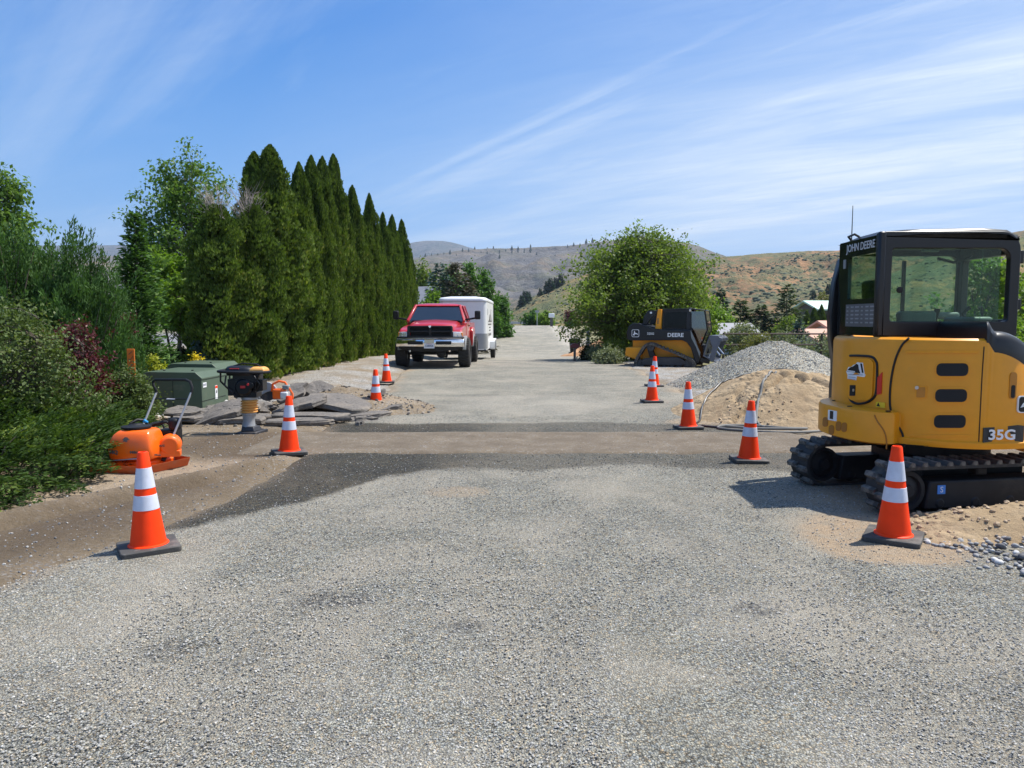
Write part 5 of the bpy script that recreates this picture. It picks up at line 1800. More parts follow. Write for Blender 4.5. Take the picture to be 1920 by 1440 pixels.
def rrect(x0, x1, z0, z1, rads, k=6):
    """rounded rectangle, corner order: bottom-left, bottom-right, top-right, top-left"""
    out = []
    for (cx, cz, a0), r in zip(((x0, z0, 180), (x1, z0, 270), (x1, z1, 0), (x0, z1, 90)), rads):
        sx_ = 1 if cx == x0 else -1
        sz_ = 1 if cz == z0 else -1
        ox, oz = cx + sx_ * r, cz + sz_ * r
        for i in range(k + 1):
            an = math.radians(a0 + 90 * i / k)
            out.append((ox + r * math.cos(an), oz + r * math.sin(an)))
    return out


cabx0, cabx1, caby0, caby1 = 3.40, 4.675, 7.05, 7.95
cb = thing('cab', None, None, (0, 0, 0))
cb.parent = ex
mb = MB(EXO)
ring_prism(mb, rrect(cabx0, cabx1, 1.505, 2.465, (.02, .02, .17, .03)), rrect(3.495, 4.585, 1.64, 2.31, (.03, .03, .10, .03)), caby0, caby0 + .07)
mb.build('side_frame', M['black'], cb, bevel=.008)
mb = MB(EXO)
ring_prism(mb, rrect(cabx0 + .02, cabx1, 1.505, 2.44, (.02, .02, .17, .03)), rrect(3.50, 4.60, 1.60, 2.31, (.03, .03, .10, .03)), caby1 - .06, caby1)
mb.build('side_frame', M['black'], cb, bevel=.008)
# left end: dark glazed panel with an opening in its middle
mb = MB(EXO)
ring_prism(mb, rrect(caby0 + .02, caby1 - .01, 1.505, 2.44, (.01, .01, .02, .02)), rrect(7.14, 7.72, 1.86, 2.28, (.02, .02, .02, .02)), cabx0 - .012, cabx0 + .02, 'x')
mb.build('end_panel', mat('dark_cab_glass', (0.010, 0.012, 0.013), 0.06, var=.03, spec=.7), cb)
mb = MB(EXO)
mb.box((cabx0 + .004, 7.43, 2.07), (.004, .60, .44))
mb.build('end_window', M['glass'], cb)
mb = MB(EXO)
mb.box((cabx0 + .003, caby0 + .03, 1.98), (.075, .075, .97))
mb.build('corner_post', M['black'], cb, bevel=.02)
# right end frame (open): posts and sill
mb = MB(EXO)
ring_prism(mb, rrect(caby0 + .02, caby1, 1.505, 2.38, (.01, .01, .03, .03)), rrect(7.14, 7.84, 1.66, 2.26, (.03, .03, .05, .05)), cabx1 - .07, cabx1, 'x')
mb.build('end_frame', M['black'], cb, bevel=.008)
# roof, slightly crowned
sec = []
for y, zz, in_ in ((caby0 + .0, 2.44, .0), (caby0 + .03, 2.485, .03), (caby0 + .25, 2.51, .05), (caby1 - .25, 2.505, .05), (caby1 - .03, 2.48, .03), (caby1, 2.44, .0)):
    sec.append([(cabx0 - .03 + in_, y, 2.425), (cabx0 + .02 + in_, y, zz - .025), (cabx0 + .35, y, zz), (cabx1 - .35, y, zz + .012), (cabx1 - .12, y, zz - .005), (cabx1 - .02, y, zz - .06), (cabx1 - .02, y, 2.40)])
mb = MB(EXO)
mb.loft(sec)
mb.build('roof', M['black'], cb, ang=50)
mb = MB(EXO)
mb.prism([(cabx1 - .16, 2.50), (cabx1 - .02, 2.50), (cabx1 + .02, 2.46), (cabx1 + .02, 2.38), (cabx1 - .04, 2.38)], 7.35, 7.55)
mb.build('lifting_bracket', M['black'], cb, bevel=.01)
mb = MB(EXO)
mb.box((cabx1 + .02, caby0 + .05, 2.235), (.06, .05, .12))
mb.box((cabx1 + .02, caby0 + .05, 1.80), (.05, .05, .10))
mb.build('hinge', M['black'], cb, bevel=.008)
mb = MB(EXO)
mb.tube([(3.47, 7.85, 2.46), (3.43, 7.84, 2.50), (3.43, 7.70, 2.51), (3.47, 7.68, 2.48)], .012, 6)
mb.build('roof_handle', M['black'], cb)
# panes
mb = MB(EXO)
mb.box((4.0, caby0 + .03, 1.975), (1.02, .005, .68))
mb.build('sliding_window', M['glass'], cb)
mb = MB(EXO)
mb.box((4.35, caby0 + .045, 1.975), (.012, .006, .68))
mb.build('window_edge', M['glassclear'], cb)
mb = MB(EXO)
mb.box((4.05, caby1 - .03, 1.955), (1.11, .005, .71))
mb.build('far_window', M['glassclear'], cb)
mb = MB(EXO)
mb.box((4.04, caby1 - .05, 1.93), (.03, .03, .66))
mb.build('window_bar', M['black'], cb)
# inside
it = [(3.80, 7.62, 1.62, .42, .42, .12), (3.60, 7.62, 1.86, .12, .42, .50)]
mb = MB(EXO)
mb.box((3.84, 7.62, 1.58), (.44, .44, .12))
mb.hexa([(3.58, 7.42, 1.62), (3.70, 7.42, 1.62), (3.70, 7.82, 1.62), (3.58, 7.82, 1.62), (3.54, 7.45, 2.05), (3.63, 7.45, 2.05), (3.63, 7.79, 2.05), (3.54, 7.79, 2.05)])
mb.build('seat', M['seat'], cb, bevel=.04, seg=3)
mb = MB(EXO)
mb.box((3.88, 7.32, 1.66), (.34, .12, .16))
mb.box((4.25, 7.80, 1.70), (.62, .10, .07))
mb.box((4.45, 7.45, 1.66), (.20, .5, .05))
mb.build('console', M['console'], cb, bevel=.025)
mb = MB(EXO)
mb.tube([(4.50, 7.30, 1.60), (4.50, 7.30, 1.73), (4.47, 7.29, 1.78)], [.012, .012, .025], 8)
mb.tube([(4.05, 7.30, 1.62), (4.07, 7.30, 1.76)], [.012, .028], 8)
mb.tube([(4.52, 7.55, 1.60), (4.44, 7.52, 1.72), (4.50, 7.50, 1.78)], [.012, .012, .022], 8)
mb.build('control_lever', M['blackmatt'], cb)
mb = MB(EXO)
mb.box((3.92, 7.20, 2.34), (.16, .04, .10))
mb.build('mirror', M['console'], cb, bevel=.01)
mb = MB(EXO)
mb.box((4.0, 7.55, 2.385), (.95, .5, .05))
mb.tube([(4.05, 7.3, 2.24), (4.2, 7.3, 2.20), (4.35, 7.32, 2.24), (4.42, 7.35, 2.29)], .014, 6)
mb.build('headliner', M['blackmatt'], cb)
mb = MB(EXO)
mb.lathe([(0, 0), (.028, .003), (.03, .015), (.02, .025), (0, .027)], 10, (3.565, caby0 - .03, 1.93), 'y')
mb.build('latch_knob', M['blackmatt'], cb)
mb = MB(EXO)
mb.box((cabx0 - .016, 7.80, 2.22), (.006, .05, .09))
mb.build('white_tag', M['console'], cb)
mb = MB(EXO)
mb.box((cabx0 - .016, 7.42, 1.70), (.006, .62, .22))
chart = mb.build('decal', mat('decal_grey', (.09, .095, .10), .45), cb)
mb = MB(EXO)
for r_ in range(5):
    for c_ in range(6):
        mb.box((cabx0 - .0205, 7.16 + c_ * .105, 1.63 + r_ * .038), (.003, .08 - .02 * ((r_ * 3 + c_) % 3), .014))
mb.build('print_line', mat('decal_print', (.26, .27, .28), .5), chart)
text('lettering', 'JOHN DEERE', .105, Vector((cabx0 - .018, 7.46, 2.365)) - EXO, (math.radians(90), 0, math.radians(-90)), mat('lettering_grey', (.55, .56, .56), .5), cb, .001, 1.0, .001)
mb = MB(EXO)
mb.tube([(3.49, 7.90, 2.45), (3.49, 7.90, 2.82)], [.006, .0035], 5)
mb.build('antenna', M['blackmatt'], cb)
# guard post on the far left, with an opening near its foot
mb = MB(EXO)
mb.loft([[(a, y, z) for (a, y) in ((x - w_, 7.98), (x + w_, 7.98), (x + w_, 8.08), (x - w_, 8.08))] for x, w_, z in
         ((3.53, .03, 2.34), (3.47, .045, 2.29), (3.405, .042, 2.05), (3.375, .045, 1.70), (3.43, .085, 1.45), (3.50, .13, 1.32), (3.445, .06, 1.22), (3.44, .05, 1.08), (3.455, .075, .96), (3.48, .10, .86), (3.48, .10, .80))])
mb.build('guard_post', M['black'], ex, bevel=.01)
# deck bolts
mb = MB(EXO)
for a, b_ in ((3.20, 7.5), (3.30, 6.62), (3.13, 7.0)):
    mb.lathe([(.022, 0), (.022, .006), (0, .008)], 10, (a, b_, .855))
mb.build('deck_bolt', M['blackmatt'], ex)

# ---- undercarriage
TA = math.radians(10)
tdir = Vector((math.cos(TA), math.sin(TA), 0))
gdir = Vector((-math.sin(TA), math.cos(TA), 0))
mb = MB(EXO)
mb.lathe([(.36, .36), (.40, .38), (.40, .53), (.36, .56)], 28, (4.15, 7.25, 0))
mb.box((4.15, 7.25, .30), (.9, 1.0, .16))
mb.build('slew_ring', M['frameblack'], ex, bevel=.01)
TL = 1.62
RT = .20


def track_path(s):
    """closed stadium: returns local (along, up) and tangent for arc length s"""
    Lx = TL - 0.0
    per = 2 * Lx + 2 * math.pi * RT
    s = s % per
    if s < Lx:
        return (s, 0.03 + 2 * RT), (1, 0)
    s -= Lx
    if s < math.pi * RT:
        a = math.pi / 2 - s / RT
        return (Lx + RT * math.cos(a), .03 + RT + RT * math.sin(a)), (math.sin(a), -math.cos(a))
    s -= math.pi * RT
    if s < Lx:
        return (Lx - s, .03), (-1, 0)
    s -= Lx
    a = -math.pi / 2 - s / RT
    return (RT * math.cos(a), .03 + RT + RT * math.sin(a)), (math.sin(a), -math.cos(a))


PER = 2 * TL + 2 * math.pi * RT
lug_me = None
for side_i, base_p in enumerate((Vector((3.30, 6.38, -0.01)), Vector((3.09, 7.58, -0.01)))):
    tk = thing('track', None, None, (0, 0, 0))
    tk.parent = ex
    mapp = lambda a, g, z: tuple(base_p + tdir * a + gdir * g + Vector((0, 0, z)))
    rings = []
    n_ = 72
    for i in range(n_ + 1):
        (a, z), (ta_, tz_) = track_path(PER * i / n_)
        na, nz_ = tz_ * -1, ta_
        o_ = .014
        rings.append([mapp(a + na * o_, -.15, z + nz_ * o_), mapp(a + na * o_, .15, z + nz_ * o_), mapp(a - na * o_, .15, z - nz_ * o_), mapp(a - na * o_, -.15, z - nz_ * o_)])
    mb = MB(EXO)
    mb.loft(rings, True, False)
    mb.build('belt', M['rubber'], tk, ang=30)
    nl = 38
    for i in range(nl):
        s_ = PER * i / nl
        (a, z), (ta_, tz_) = track_path(s_)
        q = base_p + tdir * a + Vector((0, 0, z))
        if lug_me is None:
            lm_ = MB()
            lm_.prism([(-.034, .012), (.034, .012), (.022, .048), (-.016, .048)], -.155, -.01)
            lm_.prism([(-.004, .012), (.062, .012), (.048, .048), (.010, .048)], -.01, .155)
            lo = lm_.build('lug', M['lugrubber'], tk, smooth=False)
            lug_me = lo.data
        else:
            lo = bpy.data.objects.new('lug', lug_me)
            COL.objects.link(lo)
            lo.parent = tk
        tv_ = (tdir * ta_ + Vector((0, 0, tz_))).normalized()
        nv_ = gdir.cross(tv_) * -1
        lo.matrix_local = Matrix.Translation(q - EXO) @ Matrix((tv_, gdir, nv_ if nv_.dot(Vector((0, 0, 1)) * (1 if s_ < TL else 0) + tdir * 0) >= 0 else -nv_)).transposed().to_4x4()
        nv2 = tv_.cross(gdir)
        lo.matrix_local = Matrix.Translation(q - EXO) @ Matrix((tv_, gdir, nv2)).transposed().to_4x4()
    mb = MB(EXO)
    mb.hexa([mapp(.16, -.12, .07), mapp(TL - .10, -.12, .07), mapp(TL - .10, .10, .07), mapp(.16, .10, .07), mapp(.20, -.12, .31), mapp(TL - .05, -.12, .31), mapp(TL - .05, .10, .31), mapp(.20, .10, .31)])
    mb.build('track_frame', M['frameblack'], tk, bevel=.015)
    for nm_, aa, rr_ in (('idler', 0.0, RT - .03), ('sprocket', TL, RT - .03)):
        mb = MB(EXO)
        Rm = Matrix.Translation(base_p + tdir * aa + Vector((0, 0, .03 + RT))) @ Matrix((tdir, Vector((0, 0, 1)), -gdir)).transposed().to_4x4()
        mb.M = Rm
        mb.lathe([(0, .125), (.05, .125), (.06, .10), (rr_ * .72, .075), (rr_ * .8, .10), (rr_, .10), (rr_, -.10), (0, -.10)], 26)
        mb.build(nm_, M['frameblack'], tk)
    for k in range(4):
        mb = MB(EXO)
        mb.M = Matrix.Translation(base_p + tdir * (.3 + .34 * k) + Vector((0, 0, .12))) @ Matrix((tdir, Vector((0, 0, 1)), -gdir)).transposed().to_4x4()
        mb.lathe([(0, .13), (.03, .13), (.07, .10), (.07, -.1), (0, -.1)], 14)
        mb.build('roller', M['frameblack'], tk)
    mb = MB(EXO)
    mb.box(mapp(.75, 0, .37), (.10, .14, .08))
    mb.build('top_roller', M['frameblack'], tk, bevel=.02)
    if side_i == 0:
        mb = MB(EXO)
        mb.hexa([mapp(.27, -.124, .20), mapp(.345, -.124, .20), mapp(.345, -.119, .20), mapp(.27, -.119, .20), mapp(.27, -.124, .275), mapp(.345, -.124, .275), mapp(.345, -.119, .275), mapp(.27, -.119, .275)])
        bs = mb.build('service_sticker', M['bluestk'], tk)
        text('lettering', 'S', .07, Vector(mapp(.307, -.127, .236)) - EXO, (math.radians(90), 0, TA), M['whitestk'], tk, .0005)
        mb = MB(EXO)
        mb.hexa([mapp(1.30, -.124, .18), mapp(1.37, -.124, .18), mapp(1.37, -.119, .18), mapp(1.30, -.119, .18), mapp(1.30, -.124, .26), mapp(1.37, -.124, .26), mapp(1.37, -.119, .26), mapp(1.30, -.119, .26)])
        mb.build('frame_hole', M['grilldark'], tk)

# ================================================================== TRAFFIC CONES
def make_cone():
    root = thing('traffic_cone', '', 'traffic cone')
    H_, z0, r0, r1 = .71, .040, .119, .034
    R_ = lambda z: r0 + (r1 - r0) * (z - z0) / (H_ - z0)
    zs = [H_ - (H_ - z0) * f for f in (0, .165, .385, .455, .615)]
    mb = MB()
    mb.lathe([(r0 + .020, z0 - .004), (r0 + .016, z0 + .008), (r0 + .002, z0 + .014), (R_(.3), .3), (R_(.5), .5), (r1 + .003, H_ - .008), (r1 - .002, H_), (r1 - .012, H_), (r1 - .012, H_ - .10), (0, H_ - .10)], 40)
    mb.build('cone_body', M['cone'], root, ang=40)
    for a, b_ in ((zs[1], zs[2]), (zs[3], zs[4])):
        mb = MB()
        mb.lathe([(R_(a) - .002, a), (R_(a) + .0025, a - .002), (R_(b_) + .0025, b_ + .002), (R_(b_) - .002, b_)], 40, caps=False)
        mb.build('reflective_collar', M['reflective'], root, ang=40)
    mb = MB()
    mb.prism(rrect(-.195, .195, -.195, .195, (.03, .03, .03, .03), 4), 0, .042, 'z')
    mb.build('base', M['conebase'], root, bevel=.007)
    mb = MB()
    rr_ = R_(.11) + .003
    pts = []
    for i in range(5):
        a = math.radians(-108 + 9 * i)
        for z in (.095, .125):
            k_ = R_(z) + .0025
            pts.append((k_ * math.cos(a), k_ * math.sin(a), z))
    mb.add(pts, [(2 * i, 2 * i + 2, 2 * i + 3, 2 * i + 1) for i in range(4)])
    mb.build('maker_label', M['whitestk'], root)
    return root


CONES = [
    (-2.61, 5.34, 32, 'nearest traffic cone on the left, in front of the orange plate compactor'),
    (-2.74, 9.24, 26, 'traffic cone on the left at the end of the sand-filled trench, beside the upright rammer'),
    (-2.45, 13.6, 10, 'traffic cone on the left in front of the broken asphalt slabs, before the red truck'),
    (-3.08, 18.6, 8, 'farthest traffic cone on the left, standing closest to the red truck'),
    (3.36, 17.9, 5, 'farthest traffic cone on the right, half hidden behind another cone'),
    (2.73, 14.75, 4, 'traffic cone on the right hiding most of the cone behind it, by the gravel heap'),
    (2.68, 11.45, 3, 'traffic cone on the right at the left foot of the sand heap'),
    (2.77, 8.78, -4, 'traffic cone on the right in front of the coiled hose, left of the excavator'),
    (2.87, 5.60, -33, 'nearest traffic cone on the right, in front of the excavator track'),
]
cone0 = make_cone()
for i, (x, y, r_, lab) in enumerate(CONES):
    o = cone0 if i == 0 else copy_tree(cone0)
    zb = road_z(x, y) - .002
    if i == 1:
        zb += .01
    if i in (2, 3):
        zb += .02
    o.location = (x, y, zb)
    o.rotation_euler = (0.014 * (i % 3 - 1), 0.018 * ((i * 2) % 3 - 1), math.radians(r_))
    tag(o, lab, 'traffic cone', 'orange traffic cones along the road works')

# ================================================================== TRANSFORMER BOXES
def tbox(label, x0, x1, y0, y1, h, zb, codes):
    base = Vector(((x0 + x1) / 2, (y0 + y1) / 2, zb))
    r_ = thing('transformer_box', label, 'transformer box', base, 0, 'green utility boxes by the hedge')
    mb = MB(base)
    mb.box(((x0 + x1) / 2, (y0 + y1) / 2, zb - .0), (x1 - x0 + .12, y1 - y0 + .12, .10))
    mb.build('concrete_pad', M['wallgrey'], r_, bevel=.01)
    mb = MB(base)
    mb.prism([(x0, zb + .05), (x1, zb + .05), (x1, zb + h - .12), (x1 - .004, zb + h - .10), (x0 + .004, zb + h - .10), (x0, zb + h - .12)], y0, y1)
    mb.build('cabinet', M['green'], r_, bevel=.008)
    mb = MB(base)
    mb.prism([(x0 - .012, zb + h - .13), (x1 + .012, zb + h - .13), (x1 + .012, zb + h - .10), (x1 - .10, zb + h), (x0 + .06, zb + h + .01), (x0 - .012, zb + h - .03)], y0 - .015, y1 + .015)
    mb.build('lid', M['green'], r_, bevel=.008)
    mb = MB(base)
    mb.box(((x0 + x1) / 2, y0 - .004, zb + h * .46), (.006, .006, h * .72))
    mb.build('door_seam', M['grilldark'], r_)
    mb = MB(base)
    mb.box((x1 + .003, (y0 + y1) / 2 - .1, zb + h * .36), (.006, y1 - y0 - .1, .006))
    mb.build('panel_seam', M['grilldark'], r_)
    mb = MB(base)
    for q in (-.25, .2):
        mb.lathe([(.02, 0), (.02, .014), (0, .018)], 10, ((x0 + x1) / 2 + q, y0 + .3 + q * .2, zb + h + .004))
    mb.build('lid_bolt', M['blackmatt'], r_)
    for (yy_, zz, hh, ww, body, kind) in codes:
        mb = MB(base)
        mb.box((x1 + .0035, yy_, zb + zz), (.005, ww, hh))
        lb = mb.build('sticker', M['whitestk'], r_)
        if body:
            text('lettering', body, hh * .62, Vector((x1 + .0075, yy_, zb + zz)) - base, (math.radians(90), 0, math.radians(90)), M['plateink'], lb, .0004, 1.0, .001)
        if kind == 'warn':
            mb = MB(base)
            mb.box((x1 + .007, yy_, zb + zz + hh * .38), (.003, ww * .96, hh * .18))
            mb.build('warning_band', M['cone'], lb)
            mb = MB(base)
            mb.prism([(yy_ - ww * .25, zb + zz - .01), (yy_ + ww * .1, zb + zz + hh * .2), (yy_ + ww * .25, zb + zz + .01), (yy_ + ww * .05, zb + zz - hh * .08)], x1 + .004, x1 + .009, 'x')
            mb.build('warning_figure', M['blackmatt'], lb)
    return r_


tbox('nearer dark green transformer box with a chamfered lid', -6.25, -5.27, 12.85, 14.05, .775, 0.0,
     [(12.97, .55, .085, .15, '01471', None), (13.47, .38, .24, .10, None, 'warn'), (14.1, .735, .0, .0, None, None)][:2])
tbox('farther green transformer box, partly behind the nearer one and the rammer', -6.50, -5.57, 14.35, 15.5, .83, 0.0,
     [(14.45, .63, .07, .16, '01470', None), (14.45, .53, .07, .16, '01471', None), (14.45, .43, .07, .16, '01480', None)])

# orange utility marker
mk = Vector((-6.2, 12.35, 0))
r_ = thing('marker_post', 'flat orange utility marker post with dark handwriting among the shrubs', 'marker post', mk)
mb = MB()
mb.box((0, 0, .57), (.125, .012, 1.24))
mb.build('post', M['postblue'], r_, bevel=.004)
mb = MB()
for k, (a, b_, c_, d_) in enumerate([(-.03, 1.10, .03, 1.15), (-.04, 1.03, -.01, 1.01), (-.01, 1.01, .04, 1.07), (-.03, .95, .03, 1.0), (-.045, .86, -.02, .89), (-.02, .89, .035, .94)]):
    mb.bar((a, -.009, b_), (c_, -.009, d_), .012, .005)
mb.build('handwriting', M['walldark'], r_)

# ================================================================== PLATE COMPACTOR
CO = Vector((-4.15, 8.4, 0))
pc = thing('plate_compactor', 'orange plate compactor with a folding black and steel handle beside the juniper bed', 'plate compactor', CO)
Q = lambda px, py, Y: tuple(at_px(px, py, Y))
gl = lambda px, py, Y, z: (at_px(px, py, Y).x, Y, z)
# base plate with upturned ends
mb = MB(CO)
ps = [(-4.44, 8.02), (-3.92, 8.02), (-3.70, 8.52), (-4.20, 8.86)]
lip = [(-.07, -.03), (0.02, -.03), (.03, .0), (-.05, .03)]
mb.loft([[(p[0] + d[0] * k, p[1] + d[1] * k, z) for p, d in zip(ps, lip)] for k, z in ((0, .012), (.5, .012), (1.0, .05), (1.5, .105), (1.62, .105), (1.1, .055), (.4, .035), (0, .035))])
mb.build('base_plate', M['compactplate'], pc, bevel=.004)
mb = MB(CO)
mb.loft([[(a + .0, b_, z) for a, b_ in ((-4.36, 8.10), (-3.95, 8.10), (-3.80, 8.46), (-4.18, 8.74))] for z in (.03, .10, .13)])
mb.build('exciter_housing', M['compact'], pc, bevel=.03, seg=3)
# water tank: rounded, wider at the left
mb = MB(CO)
rings = []
for z, k, dx in ((.155, .86, 0.02), (.17, .92, .015), (.27, .95, .01), (.36, .89, 0.015), (.42, .80, .025), (.452, .70, .035), (.468, .60, .04)):
    base_ = catmull([(-4.38, 8.12), (-4.33, 8.05), (-4.12, 8.02), (-3.92, 8.03), (-3.865, 8.09), (-3.86, 8.3), (-3.90, 8.44), (-4.1, 8.48), (-4.33, 8.44), (-4.38, 8.34)], 5)
    c_ = base_.mean(0)
    rings.append([(c_[0] + dx + (p[0] - c_[0]) * k, c_[1] + (p[1] - c_[1]) * k, z) for p in base_])
mb.loft(rings)
tank = mb.build('water_tank', M['compact'], pc, ang=60)
mb = MB(CO)
mb.lathe([(.06, 0), (.12, 0), (.155, .01), (.155, .028), (.11, .034), (.06, .05), (.055, .055), (0, .055)], 22, (-4.12, 8.26, .47))
mb.build('tank_cap', M['blackmatt'], pc)
mb = MB(CO)
mb.tube([Q(236, 806, 8.25), Q(246, 794, 8.25), Q(258, 787, 8.3), Q(270, 788, 8.35), Q(282, 800, 8.4), Q(290, 806, 8.45)], .016, 8)
mb.build('water_hose', M['blackmatt'], pc)
mb = MB(CO)
mb.tube([Q(269, 788, 8.34), Q(276, 792, 8.38)], .020, 8)
mb.build('hose_clip', mat('clip_blue', (.03, .30, .62), .4), pc)
# engine with round orange fan cover
mb = MB(CO)
mb.box((-3.90, 8.58, .32), (.20, .22, .20))
mb.lathe([(.05, 0), (.07, .02), (.07, .12), (.03, .14)], 14, (-3.80, 8.5, .42))
mb.build('engine', M['blackmatt'], pc, bevel=.02)
mb = MB(CO)
mb.M = Matrix.Translation(Vector((-3.80, 8.36, .275))) @ Matrix.Rotation(math.radians(18), 4, 'Z')
mb.lathe([(0, -.10), (.085, -.10), (.108, -.08), (.118, -.03), (.118, .06), (0, .06)], 26, (0, 0, 0), 'y')
mb.box((0, -.02, -.09), (.22, .15, .07))
fan = mb.build('fan_cover', M['compact'], pc, bevel=.008)
mb = MB(CO)
mb.tube([Q(277, 799, 8.45), Q(290, 794, 8.5), Q(312, 791, 8.55), Q(320, 796, 8.55), Q(323, 808, 8.55), Q(323, 846, 8.55)], .019, 8)
mb.tube([Q(250, 806, 8.75), Q(277, 799, 8.75), Q(305, 795, 8.8), Q(311, 808, 8.8), Q(311, 840, 8.8)], .016, 8)
mb.build('roll_cage', M['blackmatt'], pc)
mb = MB(CO)
mb.tube([Q(309, 857, 8.3), Q(360, 733, 8.55)], .0125, 8)
mb.build('handle_arm', M['greymetal'], pc)
mb = MB(CO)
mb.tube([Q(268, 800, 8.75), Q(294, 735, 8.95)], .0125, 8)
mb.build('handle_arm', M['greymetal'], pc)
mb = MB(CO)
mb.tube([Q(306, 864, 8.28), Q(314, 846, 8.34)], .024, 8)
mb.tube([Q(357, 742, 8.54), Q(360, 733, 8.55), Q(361, 727, 8.56), Q(357, 716, 8.58), Q(349, 712, 8.6), Q(292, 712, 8.9), Q(287, 716, 8.95), Q(289, 724, 8.95), Q(294, 733, 8.95), Q(291, 745, 8.94)], .0155, 8)
mb.tube([Q(288, 748, 8.94), Q(352, 748, 8.54)], .008, 6)
mb.build('handle_grip', M['blackmatt'], pc)
mb = MB(CO)
mb.bar(Q(314, 748, 8.75), Q(330, 748, 8.68), .022, .012)
mb.build('handle_label', M['whitestk'], pc)
# prints on the tank: crossed rammers mark, initials and script
from mathutils.bvhtree import BVHTree
tank_bvh = BVHTree.FromPolygons([v_.co[:] for v_ in tank.data.vertices], [p_.vertices[:] for p_ in tank.data.polygons])
fan_bvh = BVHTree.FromPolygons([v_.co[:] for v_ in fan.data.vertices], [p_.vertices[:] for p_ in fan.data.polygons])


def on_shell(px, py, off, tree=None):
    """point of the moulded shell that lies behind a measured spot, raised by off, in the machine's own space"""
    o_ = Vector((0, 0, CAM_H)) - CO
    d_ = (at_px(px, py, 8.0) - CO - o_).normalized()
    hit, nr, _, _ = (tree or tank_bvh).ray_cast(o_, d_)
    if hit is None:
        return at_px(px, py, 8.1) - CO, Vector((0, -1, 0))
    if nr.dot(d_) > 0:
        nr = -nr
    return hit + nr * off, nr


def tank_patch(name, pts, m_, off, par):
    mb = MB()
    fr_ = [on_shell(a, b_, off) for a, b_ in pts]
    n_ = len(fr_)
    mb.add([tuple(f[0]) for f in fr_] + [tuple(f[0] - f[1] * off * 1.6) for f in fr_], [tuple(range(n_))] + [(i, (i + 1) % n_, n_ + (i + 1) % n_, n_ + i) for i in range(n_)])
    return mb.build(name, m_, par, smooth=False)


def shell_text(body, px, py, size, sx=1.0, tree=None, par=None, bold=.001):
    q, nr = on_shell(px, py, .004, tree)
    text('lettering', body, size, q, (math.radians(90), 0, math.atan2(nr.y, nr.x) + math.radians(90)), M['walldark'], par or tank, .003, sx, bold)


for pts in ([(230, 824), (235, 821), (240, 828), (237, 829)], [(244, 824), (239, 821), (234, 828), (231, 828)], [(233, 821), (237, 819.5), (237, 822)], [(241, 821), (237.5, 819.5), (237.5, 822)]):
    tank_patch('emblem', pts, M['walldark'], .004, tank)
shell_text('MQ', 214, 848, .055, 1.15, bold=.002)
shell_text('Mikasa', 256, 848, .040, 1.2)
shell_text('MVC', 303, 836, .030, 1.1, fan_bvh, fan)
shell_text('Mikasa', 296, 853, .022, 1.1, fan_bvh, fan)
mb = MB(CO)
mb.tube([Q(207, 864, 8.06), Q(262, 860, 8.02)], .008, 6)
mb.build('carry_bar', M['bright'], pc)
mb = MB(CO)
mb.box(tuple(at_px(264, 857, 8.03)), (.06, .05, .06))
mb.box(tuple(at_px(318, 858, 8.5)), (.08, .10, .09))
mb.build('rubber_mount', M['rubberclean'], pc, bevel=.01)

# ================================================================== RAMMER
RM = Vector((-3.84, 11.0, 0))
rm = thing('tamping_rammer', 'upright black tamping rammer with tan bellows standing on the bare soil', 'rammer', RM)
mb = MB(RM)
mb.hexa([(-4.0, 10.86, .0), (-3.68, 10.80, .0), (-3.60, 11.12, .0), (-3.92, 11.18, .0), (-3.99, 10.87, .04), (-3.68, 10.82, .05), (-3.60, 11.12, .06), (-3.92, 11.17, .05)])
mb.hexa([(-3.93, 10.90, .045), (-3.72, 10.86, .05), (-3.66, 11.08, .05), (-3.87, 11.12, .045), (-3.92, 10.92, .12), (-3.74, 10.89, .12), (-3.70, 11.05, .12), (-3.86, 11.08, .12)])
mb.build('tamping_shoe', M['steel'], rm, bevel=.01)
lx = lambda z: -3.845 + .045 * (z - .1)
ly = lambda z: 11.0 + .03 * z


def lean_lathe(prof_, n_=22):
    mb = MB(RM)
    mb.loft([[(lx(z) + r * math.cos(6.2832 * i / n_), ly(z) + r * math.sin(6.2832 * i / n_), z) for i in range(n_)] for r, z in prof_])
    return mb


lean_lathe([(.10, .10), (.095, .12), (.082, .20), (.095, .28), (.105, .29), (.105, .31)]).build('lower_leg', M['greymetal'], rm)
bel = []
for k in range(5):
    z = .31 + k * .038
    bel += [(.098, z), (.122, z + .012), (.122, z + .022), (.098, z + .034)]
lean_lathe(bel + [(.098, .505)]).build('bellows', M['bellows'], rm, ang=20)
lean_lathe([(.105, .50), (.115, .51), (.115, .55), (.10, .57)]).build('bellows_clamp', M['greymetal'], rm)
mb = MB(RM)
mb.box((-3.85, 11.02, .585), (.33, .24, .09))
mb.box((-4.0, 11.0, .69), (.18, .24, .24))
mb.box((-3.84, 11.02, .81), (.36, .26, .12))
mb.box((-3.66, 11.0, .72), (.14, .20, .16))
mb.tube([(-4.1, 10.86, .86), (-4.12, 10.85, .72), (-4.0, 10.86, .62)], .014, 6)
mb.tube([(-3.7, 10.86, .86), (-3.62, 10.86, .74), (-3.7, 10.87, .63)], .011, 6)
mb.lathe([(0, -.15), (.10, -.15), (.125, -.12), (.125, .05), (0, .05)], 22, (-3.86, 11.0, .69), 'y')
mb.lathe([(0, -.17), (.04, -.17), (.045, -.15)], 14, (-3.74, 11.0, .72), 'y')
mb.build('engine', M['black'], rm, bevel=.012)
mb = MB(RM)
for i in range(5):
    mb.box((-3.70, 11.02, .62 + .028 * i), (.10, .16, .010))
mb.build('cooling_fin', M['greymetal'], rm)
mb = MB(RM)
mb.lathe([(0, -.175), (.018, -.175), (.02, -.15)], 12, (-3.78, 11.0, .735), 'y')
